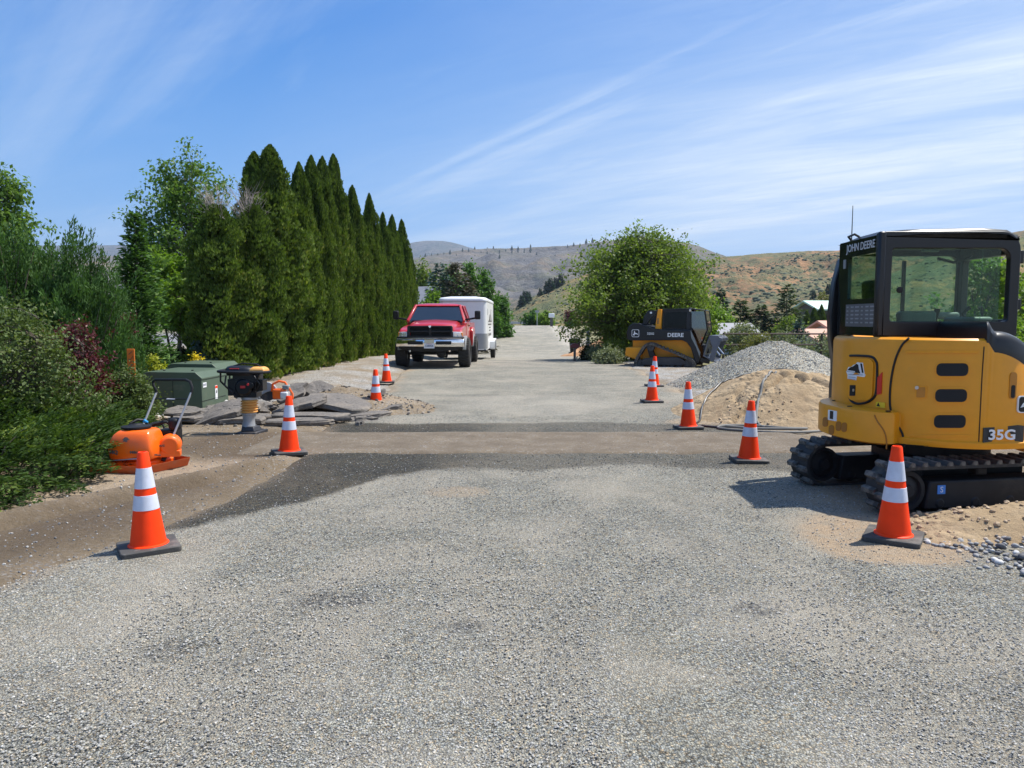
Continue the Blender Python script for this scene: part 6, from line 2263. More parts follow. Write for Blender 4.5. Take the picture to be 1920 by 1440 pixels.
mb.box((-3.86, 10.845, .70), (.07, .008, .035))
mb.build('red_switch', mat('switch_red', (.55, .03, .03), .4), rm)
# frame tubes and ring handle
mb = MB(RM)
mb.tube([(-4.02, 10.9, .60), (-4.18, 10.86, .78), (-4.17, 10.84, .90)], .014, 7)
mb.tube([(-4.02, 11.14, .60), (-4.16, 11.16, .80), (-4.16, 11.16, .90)], .014, 7)
mb.tube([(-3.72, 10.9, .62), (-3.66, 10.86, .80), (-3.62, 10.85, .90)], .014, 7)
mb.tube([(-4.08, 10.84, .70), (-3.95, 10.84, .54)], .010, 6)
mb.build('frame', M['blackmatt'], rm)
mb = MB(RM)
ov = catmull([(-4.24, 11.0), (-4.18, 10.82), (-3.95, 10.77), (-3.70, 10.80), (-3.54, 10.92), (-3.54, 11.08), (-3.70, 11.2), (-3.95, 11.23), (-4.18, 11.18)], 4)
mb.tube([(p[0], p[1], .915 - .02 * (p[0] + 3.9)) for p in list(ov) + [ov[0]]], .020, 8, False)
mb.build('ring_handle', M['blackmatt'], rm)
mb = MB(RM)
cN = np.array([-3.94, 11.0])
mb.loft([[(cN[0] + (p[0] - cN[0]) * k + dx, cN[1] + (p[1] - cN[1]) * k, z) for p in ov] for k, z, dx in ((.62, .86, .0), (.66, .90, 0), (.62, .95, -.02), (.50, .985, -.03), (.30, 1.0, -.04))])
mb.build('air_cleaner', M['black'], rm, ang=60)
mb = MB(RM)
mb.loft([[(-3.66 + a * k, 10.98 + b_ * k, z) for a, b_ in ((-.12, -.10), (.10, -.10), (.12, .10), (-.10, .10))] for k, z in ((1, .89), (1.05, .92), (.9, .965), (.6, .985))])
mb.build('fuel_tank', M['bellows'], rm, bevel=.02)
mb = MB(RM)
mb.tube([(-4.08, 10.98, .98), (-3.9, 10.97, 1.03), (-3.7, 10.98, 1.02), (-3.60, 10.99, .96)], .012, 7)
mb.build('lifting_hoop', M['blackmatt'], rm)
mb = MB(RM)
mb.box((-3.98, 10.862, .962), (.13, .03, .010))
mb.build('brand_strip', mat('switch_red', (.55, .03, .03), .4), rm)

# ================================================================== CUT-OFF SAW behind the rammer
SW = Vector((-3.86, 12.55, .34))
sw = thing('cut_off_saw', 'orange and white cut-off saw resting on the asphalt slabs behind the rammer', 'saw', SW)
mb = MB()
mb.box((0, 0, .10), (.20, .16, .17))
mb.build('engine_housing', M['compact'], sw, bevel=.03, seg=3)
mb = MB()
mb.box((.10, -.03, .075), (.13, .14, .13))
mb.build('fuel_tank', M['sawwhite'], sw, bevel=.025)
mb = MB()
mb.tube([(-.12, -.02, .14), (-.10, -.02, .26), (.0, -.02, .31), (.10, -.02, .29), (.16, -.02, .20), (.22, -.02, .10), (.22, -.02, .02)], .020, 8)
mb.build('handle', M['compact'], sw)
mb = MB()
mb.box((.12, -.01, .21), (.11, .12, .08))
mb.build('air_filter_cover', M['console'], sw, bevel=.02)
mb = MB()
mb.lathe([(0, -.004), (.15, -.004), (.15, .004), (0, .004)], 28, (-.22, .06, .12), 'y')
mb.build('cutting_disc', M['steel'], sw)
mb = MB()
mb.prism([(-.22 + .17 * math.cos(a), .12 + .17 * math.sin(a)) for a in np.linspace(.3, 3.6, 14)] + [(-.22, .12)], .03, .09)
mb.build('blade_guard', M['greymetal'], sw, bevel=.006)

# ================================================================== BROKEN ASPHALT
def slab(label, x, y, z, a, b_, rz, tx_, ty_, th=.085, seed=0, bow=0.0):
    rs = np.random.default_rng(900 + seed)
    n_ = 13
    an = np.linspace(0, 6.2832, n_, endpoint=False) + rs.normal(size=n_) * .12
    k = 1 + rs.normal(size=n_) * .13
    sq = lambda t_: max(abs(math.cos(t_)) ** 2.6 + abs(math.sin(t_)) ** 2.6, 1e-6) ** (-1 / 2.6)
    P = [(a / 2 * k[i] * sq(an[i]) * math.cos(an[i]), b_ / 2 * k[i] * sq(an[i]) * math.sin(an[i])) for i in range(n_)]
    mb = MB()
    bz = lambda p: -bow * (2 * p[0] / a) ** 2
    rings = []
    for f, zz in ((.93, -th / 2), (1.0, -th * .3), (.985, th * .05), (1.0, th * .3), (.955, th / 2), (.55, th / 2 + .004), (.2, th / 2 - .003)):
        rings.append([(p[0] * f + rs.normal() * .008, p[1] * f + rs.normal() * .008, zz + bz((p[0] * f, 0)) + rs.normal() * .004) for p in P])
    mb.loft(rings)
    o = mb.build('asphalt_slab', M['asphalt'], None, smooth=False)
    o.location = (x, y, z)
    o.rotation_euler = (math.radians(tx_), math.radians(ty_), math.radians(rz))
    return tag(o, label, 'asphalt slab', 'broken asphalt slabs torn up beside the road', 'thing')


SLABS = [
    ('long bowed slab at the left end of the pile, its left edge on the ground', -4.55, 12.1, .20, 1.15, .55, 4, 18, -14, .09, .10),
    ('flat slab lying under the long bowed one', -4.35, 12.0, .07, 1.05, .5, -3, 6, -4, .09, .05),
    ('slab on the ground behind the rammer leg', -4.75, 12.9, .10, .95, .6, 12, 3, -2, .08, 0),
    ('thin slab between the transformer boxes and the rammer', -4.95, 12.6, .07, .75, .45, -8, 3, 2, .08, 0),
    ('large slab forming the left slope of the hollow heap', -3.62, 12.75, .19, .95, .68, 14, 6, -14, .09, .03),
    ('large dusty slab roofing the dark hollow in the middle of the pile', -2.98, 13.05, .215, 1.25, .90, -6, 7, 10, .09, .04),
    ('straight slab edge lying under the dark hollow', -3.25, 12.15, .10, 1.15, .42, -2, 2, 1, .09, 0),
    ('crumbled slab strip on the ground nearest the sand trench', -3.35, 11.78, .05, 1.1, .34, 4, 3, 0, .08, 0),
    ('long thin slab at the right end of the pile pointing at the cone', -2.55, 12.75, .08, 1.0, .42, 12, 3, -3, .08, .02),
    ('small slab in front of the long thin one', -2.42, 12.35, .05, .62, .30, 20, 3, 4, .07, 0),
    ('tilted slab standing up at the back left of the pile', -3.95, 13.55, .28, .55, .45, 20, 26, -16, .09, 0),
    ('dark tilted slab at the back of the pile below the hedge', -3.55, 13.9, .30, .55, .45, -16, 30, 18, .09, 0),
    ('small dark chunk at the back of the pile', -3.20, 14.0, .26, .36, .28, 30, 12, 8, .12, 0),
    ('narrow stick-like slab leaning on the dusty slope', -2.55, 13.75, .27, .62, .13, 48, 4, -16, .07, 0),
    ('small flat slab on the dusty slope near the cone', -2.25, 13.2, .13, .55, .22, 16, 4, -9, .07, 0),
    ('pinkish slab leaning in front of the nearer transformer box', -5.35, 12.3, .15, .62, .42, -6, 12, 2, .07, 0),
    ('pinkish slab lying under the leaning one by the transformer box', -5.15, 12.15, .08, .66, .45, 6, 4, 0, .07, 0),
]
rs = np.random.default_rng(41)
for k in range(16):
    SLABS.append(('small broken chunk of asphalt lying among the larger slabs', rs.uniform(-4.9, -2.2), rs.uniform(11.75, 13.4), rs.uniform(.05, .10), rs.uniform(.18, .36), rs.uniform(.12, .24), rs.uniform(0, 180), rs.normal() * 12, rs.normal() * 12, .07, 0))
for i, (lab, x, y, z, a, b_, rz, tx_, ty_, th, bow) in enumerate(SLABS):
    slab(lab, x, y, z + gz1(x, y), a, b_, rz, tx_, ty_, th, i, bow)
# loose dirt heaped under and behind the slabs
def spoil_z(X, Y, U, V):
    r = np.hypot(U, V) + .15 * vnoise(X, Y, .9, 91, 3)
    return .42 * np.clip(1.0 - r, -.3, 1) + .03 * vnoise(X, Y, 4, 92, 3) - .03


heap('spoil_heap', 'low pale heap of dusty spoil between the asphalt slabs and the hedge', 'spoil heap', -3.15, 14.0, 1.9, 1.45, spoil_z, M['soil'], 90)
n = 1400
U = RNG.random((n, 2)) * 2 - 1
X, Y = U[:, 0] * 1.9, U[:, 1] * 1.6
sz = .006 + .03 * RNG.random(n) ** 3
M['rubble'] = instmat('asphalt_rubble', [(0, (.05, .05, .05)), (.5, (.16, .145, .13)), (1, (.34, .29, .24))])
zz = np.maximum(spoil_z(X, Y, U[:, 0], U[:, 1] * 1.1) + prof(Y + 14.0), ground_z(X - 3.15, Y + 14.0))
scatter('asphalt_rubble', np.stack([X - 3.3, Y + 13.2, np.maximum(ground_z(X - 3.3, Y + 13.2), spoil_z(X - .15, Y - .8, (X - .15) / 1.9, (Y - .8) / 1.45) + prof(Y + 13.2)) + sz * .3], -1), sz, M['rubble'], seed=8)

# cobbles: rounded stones at the lower right corner, pale rocks under the transformer boxes
def pebble_mesh(seed, flat):
    rs = np.random.default_rng(seed)
    bm = bmesh.new()
    bmesh.ops.create_icosphere(bm, subdivisions=2, radius=1)
    sx_, sy_ = .8 + .4 * rs.random(), .65 + .3 * rs.random()
    for v_ in bm.verts:
        k = 1 + .16 * noise.noise(v_.co * 1.3 + Vector((seed, 0, 0)))
        v_.co = Vector((v_.co.x * sx_ * k, v_.co.y * sy_ * k, v_.co.z * flat * k))
    me = bpy.data.meshes.new('cobble')
    bm.to_mesh(me)
    bm.free()
    me.polygons.foreach_set('use_smooth', [True] * len(me.polygons))
    return me


PEB = []
for k in range(9):
    me = pebble_mesh(k, .52 + .06 * (k % 3))
    me.materials.append((M['stone'], M['stonedark'], M['stone'], M['stonetan'], M['stone'], M['stonewhite'], M['stone'], M['stonedark'], M['stonedark'])[k])
    PEB.append(me)
rs = np.random.default_rng(12)
k = 0
while k < 270:
    x, y = rs.uniform(3.05, 4.15), rs.uniform(4.75, 5.62)
    # stones thin out towards the road
    if (x - 3.05) * .75 + (y - 4.75) * .25 + rs.normal() * .10 < .22 or x > .70 * y + .35:
        if rs.random() > .06:
            continue
    o = bpy.data.objects.new('cobble', PEB[int(rs.integers(0, 9))])
    COL.objects.link(o)
    s = rs.uniform(.011, .024) if rs.random() < .88 else rs.uniform(.024, .036)
    o.scale = (s, s, s)
    hz = 0.05 * np.clip((x - 3.2) / .5, 0, 1) * rs.random()
    o.location = (x, y, road_z(x, y) + s * .28 + hz)
    o.rotation_euler = (rs.normal() * .25, rs.normal() * .25, rs.random() * 6.28)
    tag(o, 'small rounded river cobble in the scatter below the sand bank', 'cobble', 'river cobbles at the lower right corner')
    k += 1
for k in range(110):
    if k < 70:
        x, y = rs.uniform(-5.25, -4.65), rs.uniform(12.7, 15.2)
    else:
        x, y = rs.uniform(-6.3, -5.1), rs.uniform(12.4, 12.78)
    o = bpy.data.objects.new('pale_rock', PEB[(5, 5, 2, 3)[k % 4]])
    COL.objects.link(o)
    s = rs.uniform(.03, .065)
    o.scale = (s, s, s * 1.2)
    o.location = (x, y, gz1(x, y) + s * .3)
    o.rotation_euler = (rs.normal() * .4, rs.normal() * .4, rs.random() * 6.28)
    tag(o, 'pale landscaping rock in the bed round the transformer boxes', 'rock', 'pale rocks round the transformer boxes')

# ================================================================== HOSES
def pile_top(x, y):
    X, Y = x - 4.85, y - 13.15
    z = float(sand_z(np.array([X]), np.array([Y]), np.array([X / 2.1]), np.array([Y / 2.0]))[0]) + float(prof(y))
    return max(z, road_z(x, y))


def hose(name, label, pts, r, m_, drape=True):
    c_ = catmull(pts, 8, False)
    mb = MB()
    mb.tube([(p[0], p[1], (pile_top(p[0], p[1]) if drape else road_z(p[0], p[1])) + r * .9 + (p[2] if len(p) > 2 else 0)) for p in c_], r, 8)
    return tag(mb.build(name, m_, None), label, 'hose')


hose('water_hose', 'grey ribbed hose climbing the front of the sand heap', [(3.85, 11.45, 0), (3.80, 11.7, 0), (3.90, 12.0, 0), (4.05, 12.35, .01), (4.25, 12.7, .01), (4.42, 12.95, .01), (4.60, 13.2, 0)], .021, M['hose'])
hose('coiled_hose', 'loops of grey hose lying on the ground in front of the sand heap', [(5.3, 11.9, 0), (4.9, 11.35, 0), (4.4, 11.0, 0), (3.9, 10.95, .0), (3.45, 11.1, 0), (3.12, 11.35, .0), (3.3, 11.62, .0), (3.7, 11.6, 0), (4.15, 11.35, .0), (4.35, 11.12, .03), (4.1, 11.02, .04), (3.6, 11.12, .03), (3.2, 11.3, .04)], .020, M['hose'])
hose('black_hose', 'thin black hose running along the left side of the sand heap', [(2.78, 11.7, 0), (3.0, 12.1, 0), (3.25, 12.8, .0), (3.6, 13.3, .01), (4.0, 13.7, .01), (4.5, 13.75, .0), (5.0, 13.6, .0)], .016, M['hoseblack'])
hose('black_hose', 'thin black hose on the gravel between the foot of the sand heap and the coil', [(2.72, 11.75, 0), (2.95, 11.6, 0), (3.15, 11.45, 0), (3.35, 11.3, 0)], .016, M['hoseblack'])

# ================================================================== PICKUP TRUCK
TRX, TRY = -2.56, 23.7
tr = thing('pickup_truck', 'red lifted pickup truck with a black grille parked facing the camera', 'pickup truck', (TRX, TRY, road_z(TRX, TRY + 2) - .0), math.radians(-1.2))
# hood with raised centre
mb = MB()
sec = []
for y, zc, hw in ((.17, 1.30, .64), (.21, 1.355, .66), (.5, 1.42, .69), (1.1, 1.48, .72), (1.62, 1.515, .74), (1.70, 1.50, .74)):
    sec.append([(-hw - .10, y, zc - .20), (-hw - .05, y, zc - .09), (-hw + .03, y, zc - .03), (-.35, y, zc), (0, y, zc + .012), (.35, y, zc), (hw - .03, y, zc - .03), (hw + .05, y, zc - .09), (hw + .10, y, zc - .20), (0, y, zc - .25)])
mb.loft(sec)
mb.build('hood', M['red'], tr, ang=50)
arch = lambda cy, r, z0=.46: [(cy + r * math.cos(a), z0 + r * math.sin(a)) for a in np.linspace(math.radians(12), math.radians(168), 12)]
for s in (-1, 1):
    mb = MB()
    pf = [(1.74, .74)] + arch(.95, .54) + [(.28, .78), (.14, .96), (.10, 1.08), (.14, 1.18), (.35, 1.25), (.9, 1.31), (1.74, 1.36)]
    mb.prism([(y, z) for y, z in pf], s * .62, s * .99, 'x')
    mb.build('fender', M['red'], tr, bevel=.05, seg=3, ang=50)
    mb = MB()
    for cy in (.95, 4.35):
        a_ = arch(cy, .55)
        b_ = arch(cy, .47)
        ring = a_ + b_[::-1]
        mb.prism(ring, s * .96, s * 1.09, 'x')
    mb.build('wheel_flare', M['console'], tr, bevel=.015)
mb = MB()
mb.box((0, 1.1, 1.02), (1.26, 1.2, .5))
mb.build('engine_bay', M['grilldark'], tr)
# grille with cross bars
mb = MB()
ring_prism(mb, rrect(-.71, .71, .99, 1.335, (.03, .03, .05, .05)), rrect(-.64, .64, 1.02, 1.295, (.02, .02, .03, .03)), .02, .14)
mb.build('grille_surround', M['black'], tr, bevel=.012)
mb = MB()
mb.box((0, .07, 1.157), (1.30, .06, .05))
mb.box((0, .06, 1.16), (.075, .07, .30))
mb.build('grille_bar', M['black'], tr, bevel=.01)
mb = MB()
mb.box((0, .155, 1.16), (1.36, .012, .34))
mb.build('grille_backing', M['grilldark'], tr)
mb = MB()
for k in range(9):
    mb.box((0, .11, 1.04 + k * .03), (1.28, .02, .008))
mb.build('grille_mesh', M['blackmatt'], tr)
mb = MB()
mb.prism([(-.035, 1.30), (0, 1.27), (.035, 1.30), (.045, 1.335), (.02, 1.345), (0, 1.335), (-.02, 1.345), (-.045, 1.335)], .0, .03)
mb.build('emblem', M['chrome'], tr)
for s in (-1, 1):
    mb = MB()
    mb.hexa([(s * .72, .03, .99), (s * 1.0, .12, .99), (s * 1.0, .30, .99), (s * .72, .2, .99), (s * .72, .05, 1.15), (s * 1.0, .14, 1.14), (s * 1.0, .30, 1.14), (s * .72, .2, 1.15)])
    h_ = mb.build('headlight', M['lamp'], tr, bevel=.01)
    mb = MB()
    mb.lathe([(0, -.02), (.055, -.02), (.06, .0)], 14, (s * .80, .045, 1.07), 'y')
    mb.lathe([(0, -.02), (.055, -.02), (.06, .0)], 14, (s * .92, .085, 1.065), 'y')
    mb.build('lens', M['chrome'], h_)
    mb = MB()
    mb.box((s * .985, .2, 1.06), (.05, .16, .13))
    mb.build('side_marker', M['amber'], h_, bevel=.01)
# bumper
mb = MB()
sec = []
for x in (-1.07, -1.04, -.8, -.4, 0, .4, .8, 1.04, 1.07):
    yb = -.14 + .22 * (abs(x) / 1.07) ** 3.2
    k = .75 if abs(x) > 1.05 else 1
    sec.append([(x, yb + .26, .70), (x, yb + .03, .68), (x, yb, .72), (x, yb - .015, .80), (x, yb, .90), (x, yb + .03, .925 * 1), (x, yb + .26, .925)])
mb.loft(sec)
mb.build('bumper', M['chrome'], tr, bevel=.01, ang=50)
mb = MB()
sec = []
for x in (-1.05, -.8, -.4, 0, .4, .8, 1.05):
    yb = -.13 + .22 * (abs(x) / 1.07) ** 3.2
    sec.append([(x, yb + .2, .925), (x, yb + .01, .925), (x, yb, .95), (x, yb + .02, .985), (x, yb + .2, .99)])
mb.loft(sec)
mb.build('bumper_top_pad', M['blackmatt'], tr)
mb = MB()
mb.box((0, -.13, .945), (2.0, .05, .012))
mb.build('chrome_strip', M['chrome'], tr)
mb = MB()
sec = []
for x in (-1.0, -.7, -.3, 0, .3, .7, 1.0):
    yb = -.04 + .18 * (abs(x) / 1.0) ** 3
    sec.append([(x, yb + .3, .50 + .10 * abs(x) ** 3), (x, yb, .53 + .10 * abs(x) ** 3), (x, yb - .02, .69), (x, yb + .3, .69)])
mb.loft(sec)
mb.build('valance', M['blackmatt'], tr)
for s in (-1, 1):
    mb = MB()
    sec = []
    for x in (.20, .35, .55, .68):
        yb = -.155 + .22 * (x / 1.07) ** 3.2 - .004
        sec.append([(s * x, yb, .755), (s * x, yb, .86), (s * x, yb + .03, .86), (s * x, yb + .03, .755)])
    mb.loft(sec)
    mb.build('bumper_opening', M['grilldark'], tr)
mb = MB()
mb.box((0, -.165, .855), (.30, .012, .115))
mb.build('mounting_panel', M['wallcream'], tr)
mb = MB()
mb.box((0, -.172, .715), (.325, .01, .155))
pl = mb.build('licence_plate', M['plate'], tr, bevel=.003)
text('lettering', 'C28892K', .082, (0, -.179, .710), FACE_CAM, M['plateink'], pl, .0006, .85, .002)
text('lettering', 'WASHINGTON', .026, (0, -.179, .775), FACE_CAM, mat('plate_red', (.45, .06, .08), .5), pl, .0006, 1.0, .001)
# cab
mb = MB()
mb.prism([(1.72, .76), (3.72, .76), (3.72, 1.44), (1.72, 1.44)], -.985, .985, 'x')
mb.build('cab_lower', M['red'], tr, bevel=.05, seg=3)
for s in (-1, 1):
    mb = MB()
    mb.box((s * .985, 2.45, 1.10), (.02, 1.15, .64))
    d_ = mb.build('door', M['red'], tr, bevel=.015)
    mb = MB()
    mb.box((s * 1.005, 2.92, 1.32), (.03, .16, .05))
    mb.build('handle', M['blackmatt'], d_, bevel=.008)
    mb = MB()
    mb.box((s * .99, 2.45, .90), (.03, 1.9, .05))
    mb.build('side_trim', M['chrome'], tr)
mb = MB()
A_ = [(-.94, 1.60, 1.46), (.94, 1.60, 1.46), (.94, 3.70, 1.46), (-.94, 3.70, 1.46)]
B_ = [(-.74, 2.24, 2.01), (.74, 2.24, 2.01), (.76, 3.62, 2.01), (-.76, 3.62, 2.01)]
# pillars
for (p, q_) in ((A_[0], B_[0]), (A_[1], B_[1]), (A_[2], B_[2]), (A_[3], B_[3]), ((-.955, 2.95, 1.46), (-.75, 2.98, 2.01)), ((.955, 2.95, 1.46), (.75, 2.98, 2.01))):
    mb.bar(p, q_, .085, .10)
mb.build('pillar', M['red'], tr, bevel=.02)
mb = MB()
mb.loft([[(-.77, 2.17, 1.985), (.77, 2.17, 1.985), (.79, 3.72, 1.985), (-.79, 3.72, 1.985)], [(-.75, 2.22, 2.03), (.75, 2.22, 2.03), (.76, 3.68, 2.03), (-.76, 3.68, 2.03)], [(-.62, 2.32, 2.062), (.62, 2.32, 2.062), (.62, 3.58, 2.062), (-.62, 3.58, 2.062)], [(-.35, 2.42, 2.082), (.35, 2.42, 2.082), (.35, 3.5, 2.082), (-.35, 3.5, 2.082)]])
mb.build('roof', M['red'], tr, bevel=.015, ang=60)
mb = MB()
mb.hexa([(-.90, 1.625, 1.475), (.90, 1.625, 1.475), (.90, 1.635, 1.475), (-.90, 1.635, 1.475), (-.715, 2.215, 1.985), (.715, 2.215, 1.985), (.715, 2.225, 1.985), (-.715, 2.225, 1.985)])
mb.build('windscreen', M['windscreen'], tr)
mb = MB()
for s in (-1, 1):
    mb.hexa([(s * .955, 1.75, 1.47), (s * .955, 3.6, 1.47), (s * .945, 3.6, 1.47), (s * .945, 1.75, 1.47), (s * .755, 2.30, 1.985), (s * .765, 3.58, 1.985), (s * .755, 3.58, 1.985), (s * .745, 2.30, 1.985)])
mb.build('side_window', M['windscreen'], tr)
mb = MB()
mb.box((0, 2.0, 1.44), (1.7, .55, .10))
mb.hexa([(-.75, 2.85, 1.2), (.75, 2.85, 1.2), (.75, 3.05, 1.2), (-.75, 3.05, 1.2), (-.7, 3.0, 1.75), (.7, 3.0, 1.75), (.7, 3.12, 1.75), (-.7, 3.12, 1.75)])
mb.box((0, 3.66, 1.72), (1.45, .04, .5))
mb.build('interior', M['seat'], tr, bevel=.03)
mb = MB()
mb.tube([(-.55, 1.60, 1.50), (-.30, 1.635, 1.505), (-.02, 1.66, 1.50)], .010, 5)
mb.tube([(.05, 1.60, 1.50), (.35, 1.635, 1.505), (.62, 1.66, 1.50)], .010, 5)
mb.box((0, 1.60, 1.492), (1.6, .10, .02))
mb.build('wiper', M['blackmatt'], tr)
for s in (-1, 1):
    mb = MB()
    mb.bar((s * .93, 1.88, 1.52), (s * 1.30, 1.84, 1.58), .07, .06)
    mb.build('mirror_arm', M['blackmatt'], tr, bevel=.01)
    mb = MB()
    mb.box((s * 1.37, 1.84, 1.68), (.19, .14, .29))
    mb.build('mirror', M['blackmatt'], tr, bevel=.04, seg=3)
# bed
mb = MB()
pf = [(3.76, .78), (3.9, .78)] + arch(4.35, .54)[::-1] + [(5.0, .78), (5.92, .82), (5.92, 1.42), (3.76, 1.42)]
mb.prism(pf, -.985, -.72, 'x')
mb.prism(pf, .72, .985, 'x')
mb.box((0, 4.85, 1.0), (1.6, 2.1, .3))
mb.build('bed', M['red'], tr, bevel=.03, seg=2)
for s in (-1, 1):
    mb = MB()
    pf2 = [(3.78, .9)] + arch(4.35, .545)[::-1] + [(4.95, .9), (4.98, 1.15), (4.8, 1.26), (3.95, 1.26), (3.78, 1.12)]
    mb.prism(pf2, s * .98, s * 1.07, 'x')
    mb.build('rear_fender', M['red'], tr, bevel=.04, seg=3)


def wheel(parent, x, y, r, w_, rim_r, z=None, rimm='console'):
    wh = thing('wheel', None, None, (x, y, r if z is None else z))
    wh.parent = parent
    mb = MB()
    h = w_ / 2
    mb.lathe([(rim_r, -h * .8), (rim_r + .05, -h), (r - .06, -h), (r - .015, -h * .85), (r, -h * .6), (r, h * .6), (r - .015, h * .85), (r - .06, h), (rim_r + .05, h), (rim_r, h * .8)], 36, (0, 0, 0), 'x', caps=False)
    for k in range(30):
        a = 6.2832 * k / 30
        for q in range(3):
            xo = (-h * .62, 0, h * .62)[q]
            a2 = a + (.1 if q == 1 else 0)
            c_, s_ = math.cos(a2), math.sin(a2)
            mb.M = Matrix.Translation((xo, 0, 0)) @ Matrix.Rotation(a2, 4, 'X') @ Matrix.Translation((0, r + .004, 0))
            mb.box((0, 0, 0), (h * .5, .02, .058))
    mb.M = Matrix.Identity(4)
    mb.build('tyre', M['rubber'], wh, ang=30)
    mb = MB()
    sgn = 1 if x > 0 else -1
    mb.lathe([(0, sgn * h * .35), (.07, sgn * h * .45), (.08, sgn * h * .25), (rim_r * .8, sgn * h * .15), (rim_r * .9, sgn * h * .7), (rim_r + .01, sgn * h * .8), (rim_r + .01, -sgn * h * .8), (0, -sgn * h * .8)], 28, (0, 0, 0), 'x')
    mb.build('rim', M[rimm], wh)
    return wh


for x in (-1.01, 1.01):
    wheel(tr, x, .95, .455, .37, .22)
    wheel(tr, x, 4.35, .455, .37, .22)
mb = MB()
mb.tube([(-.85, .95, .45), (.85, .95, .45)], .06, 8)
mb.tube([(-.85, 4.35, .45), (.85, 4.35, .45)], .06, 8)
mb.lathe([(0, -.2), (.14, -.15), (.17, 0), (.14, .15), (0, .2)], 14, (.25, .95, .45), 'y')
mb.lathe([(0, -.2), (.14, -.15), (.17, 0), (.14, .15), (0, .2)], 14, (0, 4.35, .45), 'y')
mb.box((-.5, 2.9, .66), (.12, 5.2, .16))
mb.box((.5, 2.9, .66), (.12, 5.2, .16))
mb.bar((-.7, 1.0, .42), (-.5, 1.3, .95), .08, .08)
mb.bar((.7, 1.0, .42), (.5, 1.3, .95), .08, .08)
mb.build('chassis', M['steel'], tr)
mb = MB()
for s in (-1, 1):
    mb.lathe([(0, -.02), (.03, -.02), (.03, .02)], 10, (s * .62, -.01, .55), 'y')
mb.build('tow_hook', M['chrome'], tr)

# ================================================================== CARGO TRAILER
CX, CY = -2.02, 31.2
tl = thing('cargo_trailer', 'white enclosed cargo trailer parked behind the red truck', 'trailer', (CX, CY, road_z(CX, CY + 2)), math.radians(-1.5))
hw, r_c = .985, .26
plan = [(hw, 5.2), (-hw, 5.2)] + [(-hw + r_c - r_c * math.cos(a), r_c - r_c * math.sin(a)) for a in np.linspace(0, 1.5708, 7)] + [(hw - r_c + r_c * math.sin(a), r_c - r_c * math.cos(a)) for a in np.linspace(0, 1.5708, 7)]
mb = MB()
mb.prism(plan, .46, 2.46, 'z')
mb.build('body', M['white'], tl, ang=40)
mb = MB()
cN = np.array([0, 2.6])
pn = np.array(plan)
mb.loft([[(p[0] * k, 2.6 + (p[1] - 2.6) * (1 - (1 - k) * .38), z + crown * (1 - (p[0] / hw) ** 2)) for p in pn] for k, z, crown in ((1.018, 2.45, 0), (1.022, 2.49, 0), (1.012, 2.55, .0), (.94, 2.60, .03), (.70, 2.62, .06))])
mb.build('roof_cap', M['white'], tl, ang=60)
mb = MB()
mb.loft([[(p[0] * k, 2.6 + (p[1] - 2.6) * k, z) for p in pn] for k, z in ((1.006, 2.435), (1.012, 2.44), (1.012, 2.455), (1.006, 2.46))], caps=False)
mb.build('roof_seam', M['greymetal'], tl)
mb = MB()
st_ = [(p[0] * 1.006, p[1] - .006) for p in plan[2:]] + [(hw * 1.006, .75)]
st_ = [(-hw * 1.006, .75)] + st_
inn = [(p[0] * .99, p[1] + .01) for p in st_]
mb.prism(st_ + inn[::-1], .50, 1.13, 'z')
mb.build('stone_guard', M['greymetal'], tl)
mb = MB()
mb.box((0, 2.6, .44), (1.90, 5.1, .07))
mb.bar((-.5, .1, .42), (0, -1.25, .42), .09, .09)
mb.bar((.5, .1, .42), (0, -1.25, .42), .09, .09)
mb.tube([(-1.0, 3.1, .36), (1.0, 3.1, .36)], .04, 8)
mb.tube([(0, -.9, .42), (0, -.9, .05)], .035, 8)
mb.build('chassis', M['steel'], tl)
for s in (-1, 1):
    mb = MB()
    fp = [(3.1 + .56 * math.cos(a), .36 + .46 * math.sin(a)) for a in np.linspace(0, math.pi, 11)]
    fp = [(2.42, .42), (2.42, .74), (2.55, .86), (3.65, .86), (3.78, .74), (3.78, .42), (3.72, .42), (3.70, .72), (3.60, .80), (2.6, .80), (2.48, .72), (2.48, .42)]
    mb.prism(fp, s * .985, s * 1.21, 'x')
    mb.box((s * 1.09, 2.48, .60), (.22, .02, .40))
    mb.build('mudguard', M['white'], tl, bevel=.015)
    wheel(tl, s * 1.08, 3.1, .34, .21, .19, .34, 'white')
# sign on the right-hand side: dark mountain above lines of print
mb = MB()
mb.prism([(.95, 1.60), (1.7, 1.70), (2.2, 1.95), (2.5, 1.85), (3.2, 2.18), (3.5, 2.0), (3.9, 1.60)], .984, .990, 'x')
sg = mb.build('mountain_sign', M['walldark'], tl)
mb = MB()
mb.prism([(2.9, 1.66), (3.1, 2.02), (3.25, 2.1), (3.35, 1.9), (3.3, 1.66)], .985, .993, 'x')
mb.build('snow_print', M['whitestk'], sg)
for k, (za, w_) in enumerate(((1.50, 2.8), (1.36, 1.2), (1.24, 1.2))):
    mb = MB()
    for q in range(int(w_ / .28)):
        mb.box((.988, 2.4 - w_ / 2 + .28 * q + .1, za), (.006, .16 + .06 * (q % 2), .055))
    mb.build('print_line', M['walldark'], tl)
for q in range(7):
    mb = MB()
    mb.box((.988, 1.35 + .32 * q, 1.06), (.006, .17, .14 - .03 * (q % 3)))
    mb.build('print_line', M['walldark'], tl)
mb = MB()
mb.box((.99, .62, 2.02), (.008, .16, .26))
mb.build('vent', M['greymetal'], tl)
mb = MB()
mb.tube([(-.3, .02, 2.2), (-.3, -.02, 1.6), (.1, -.02, 1.4)], .008, 5)
mb.build('lamp_cable', M['greymetal'], tl)

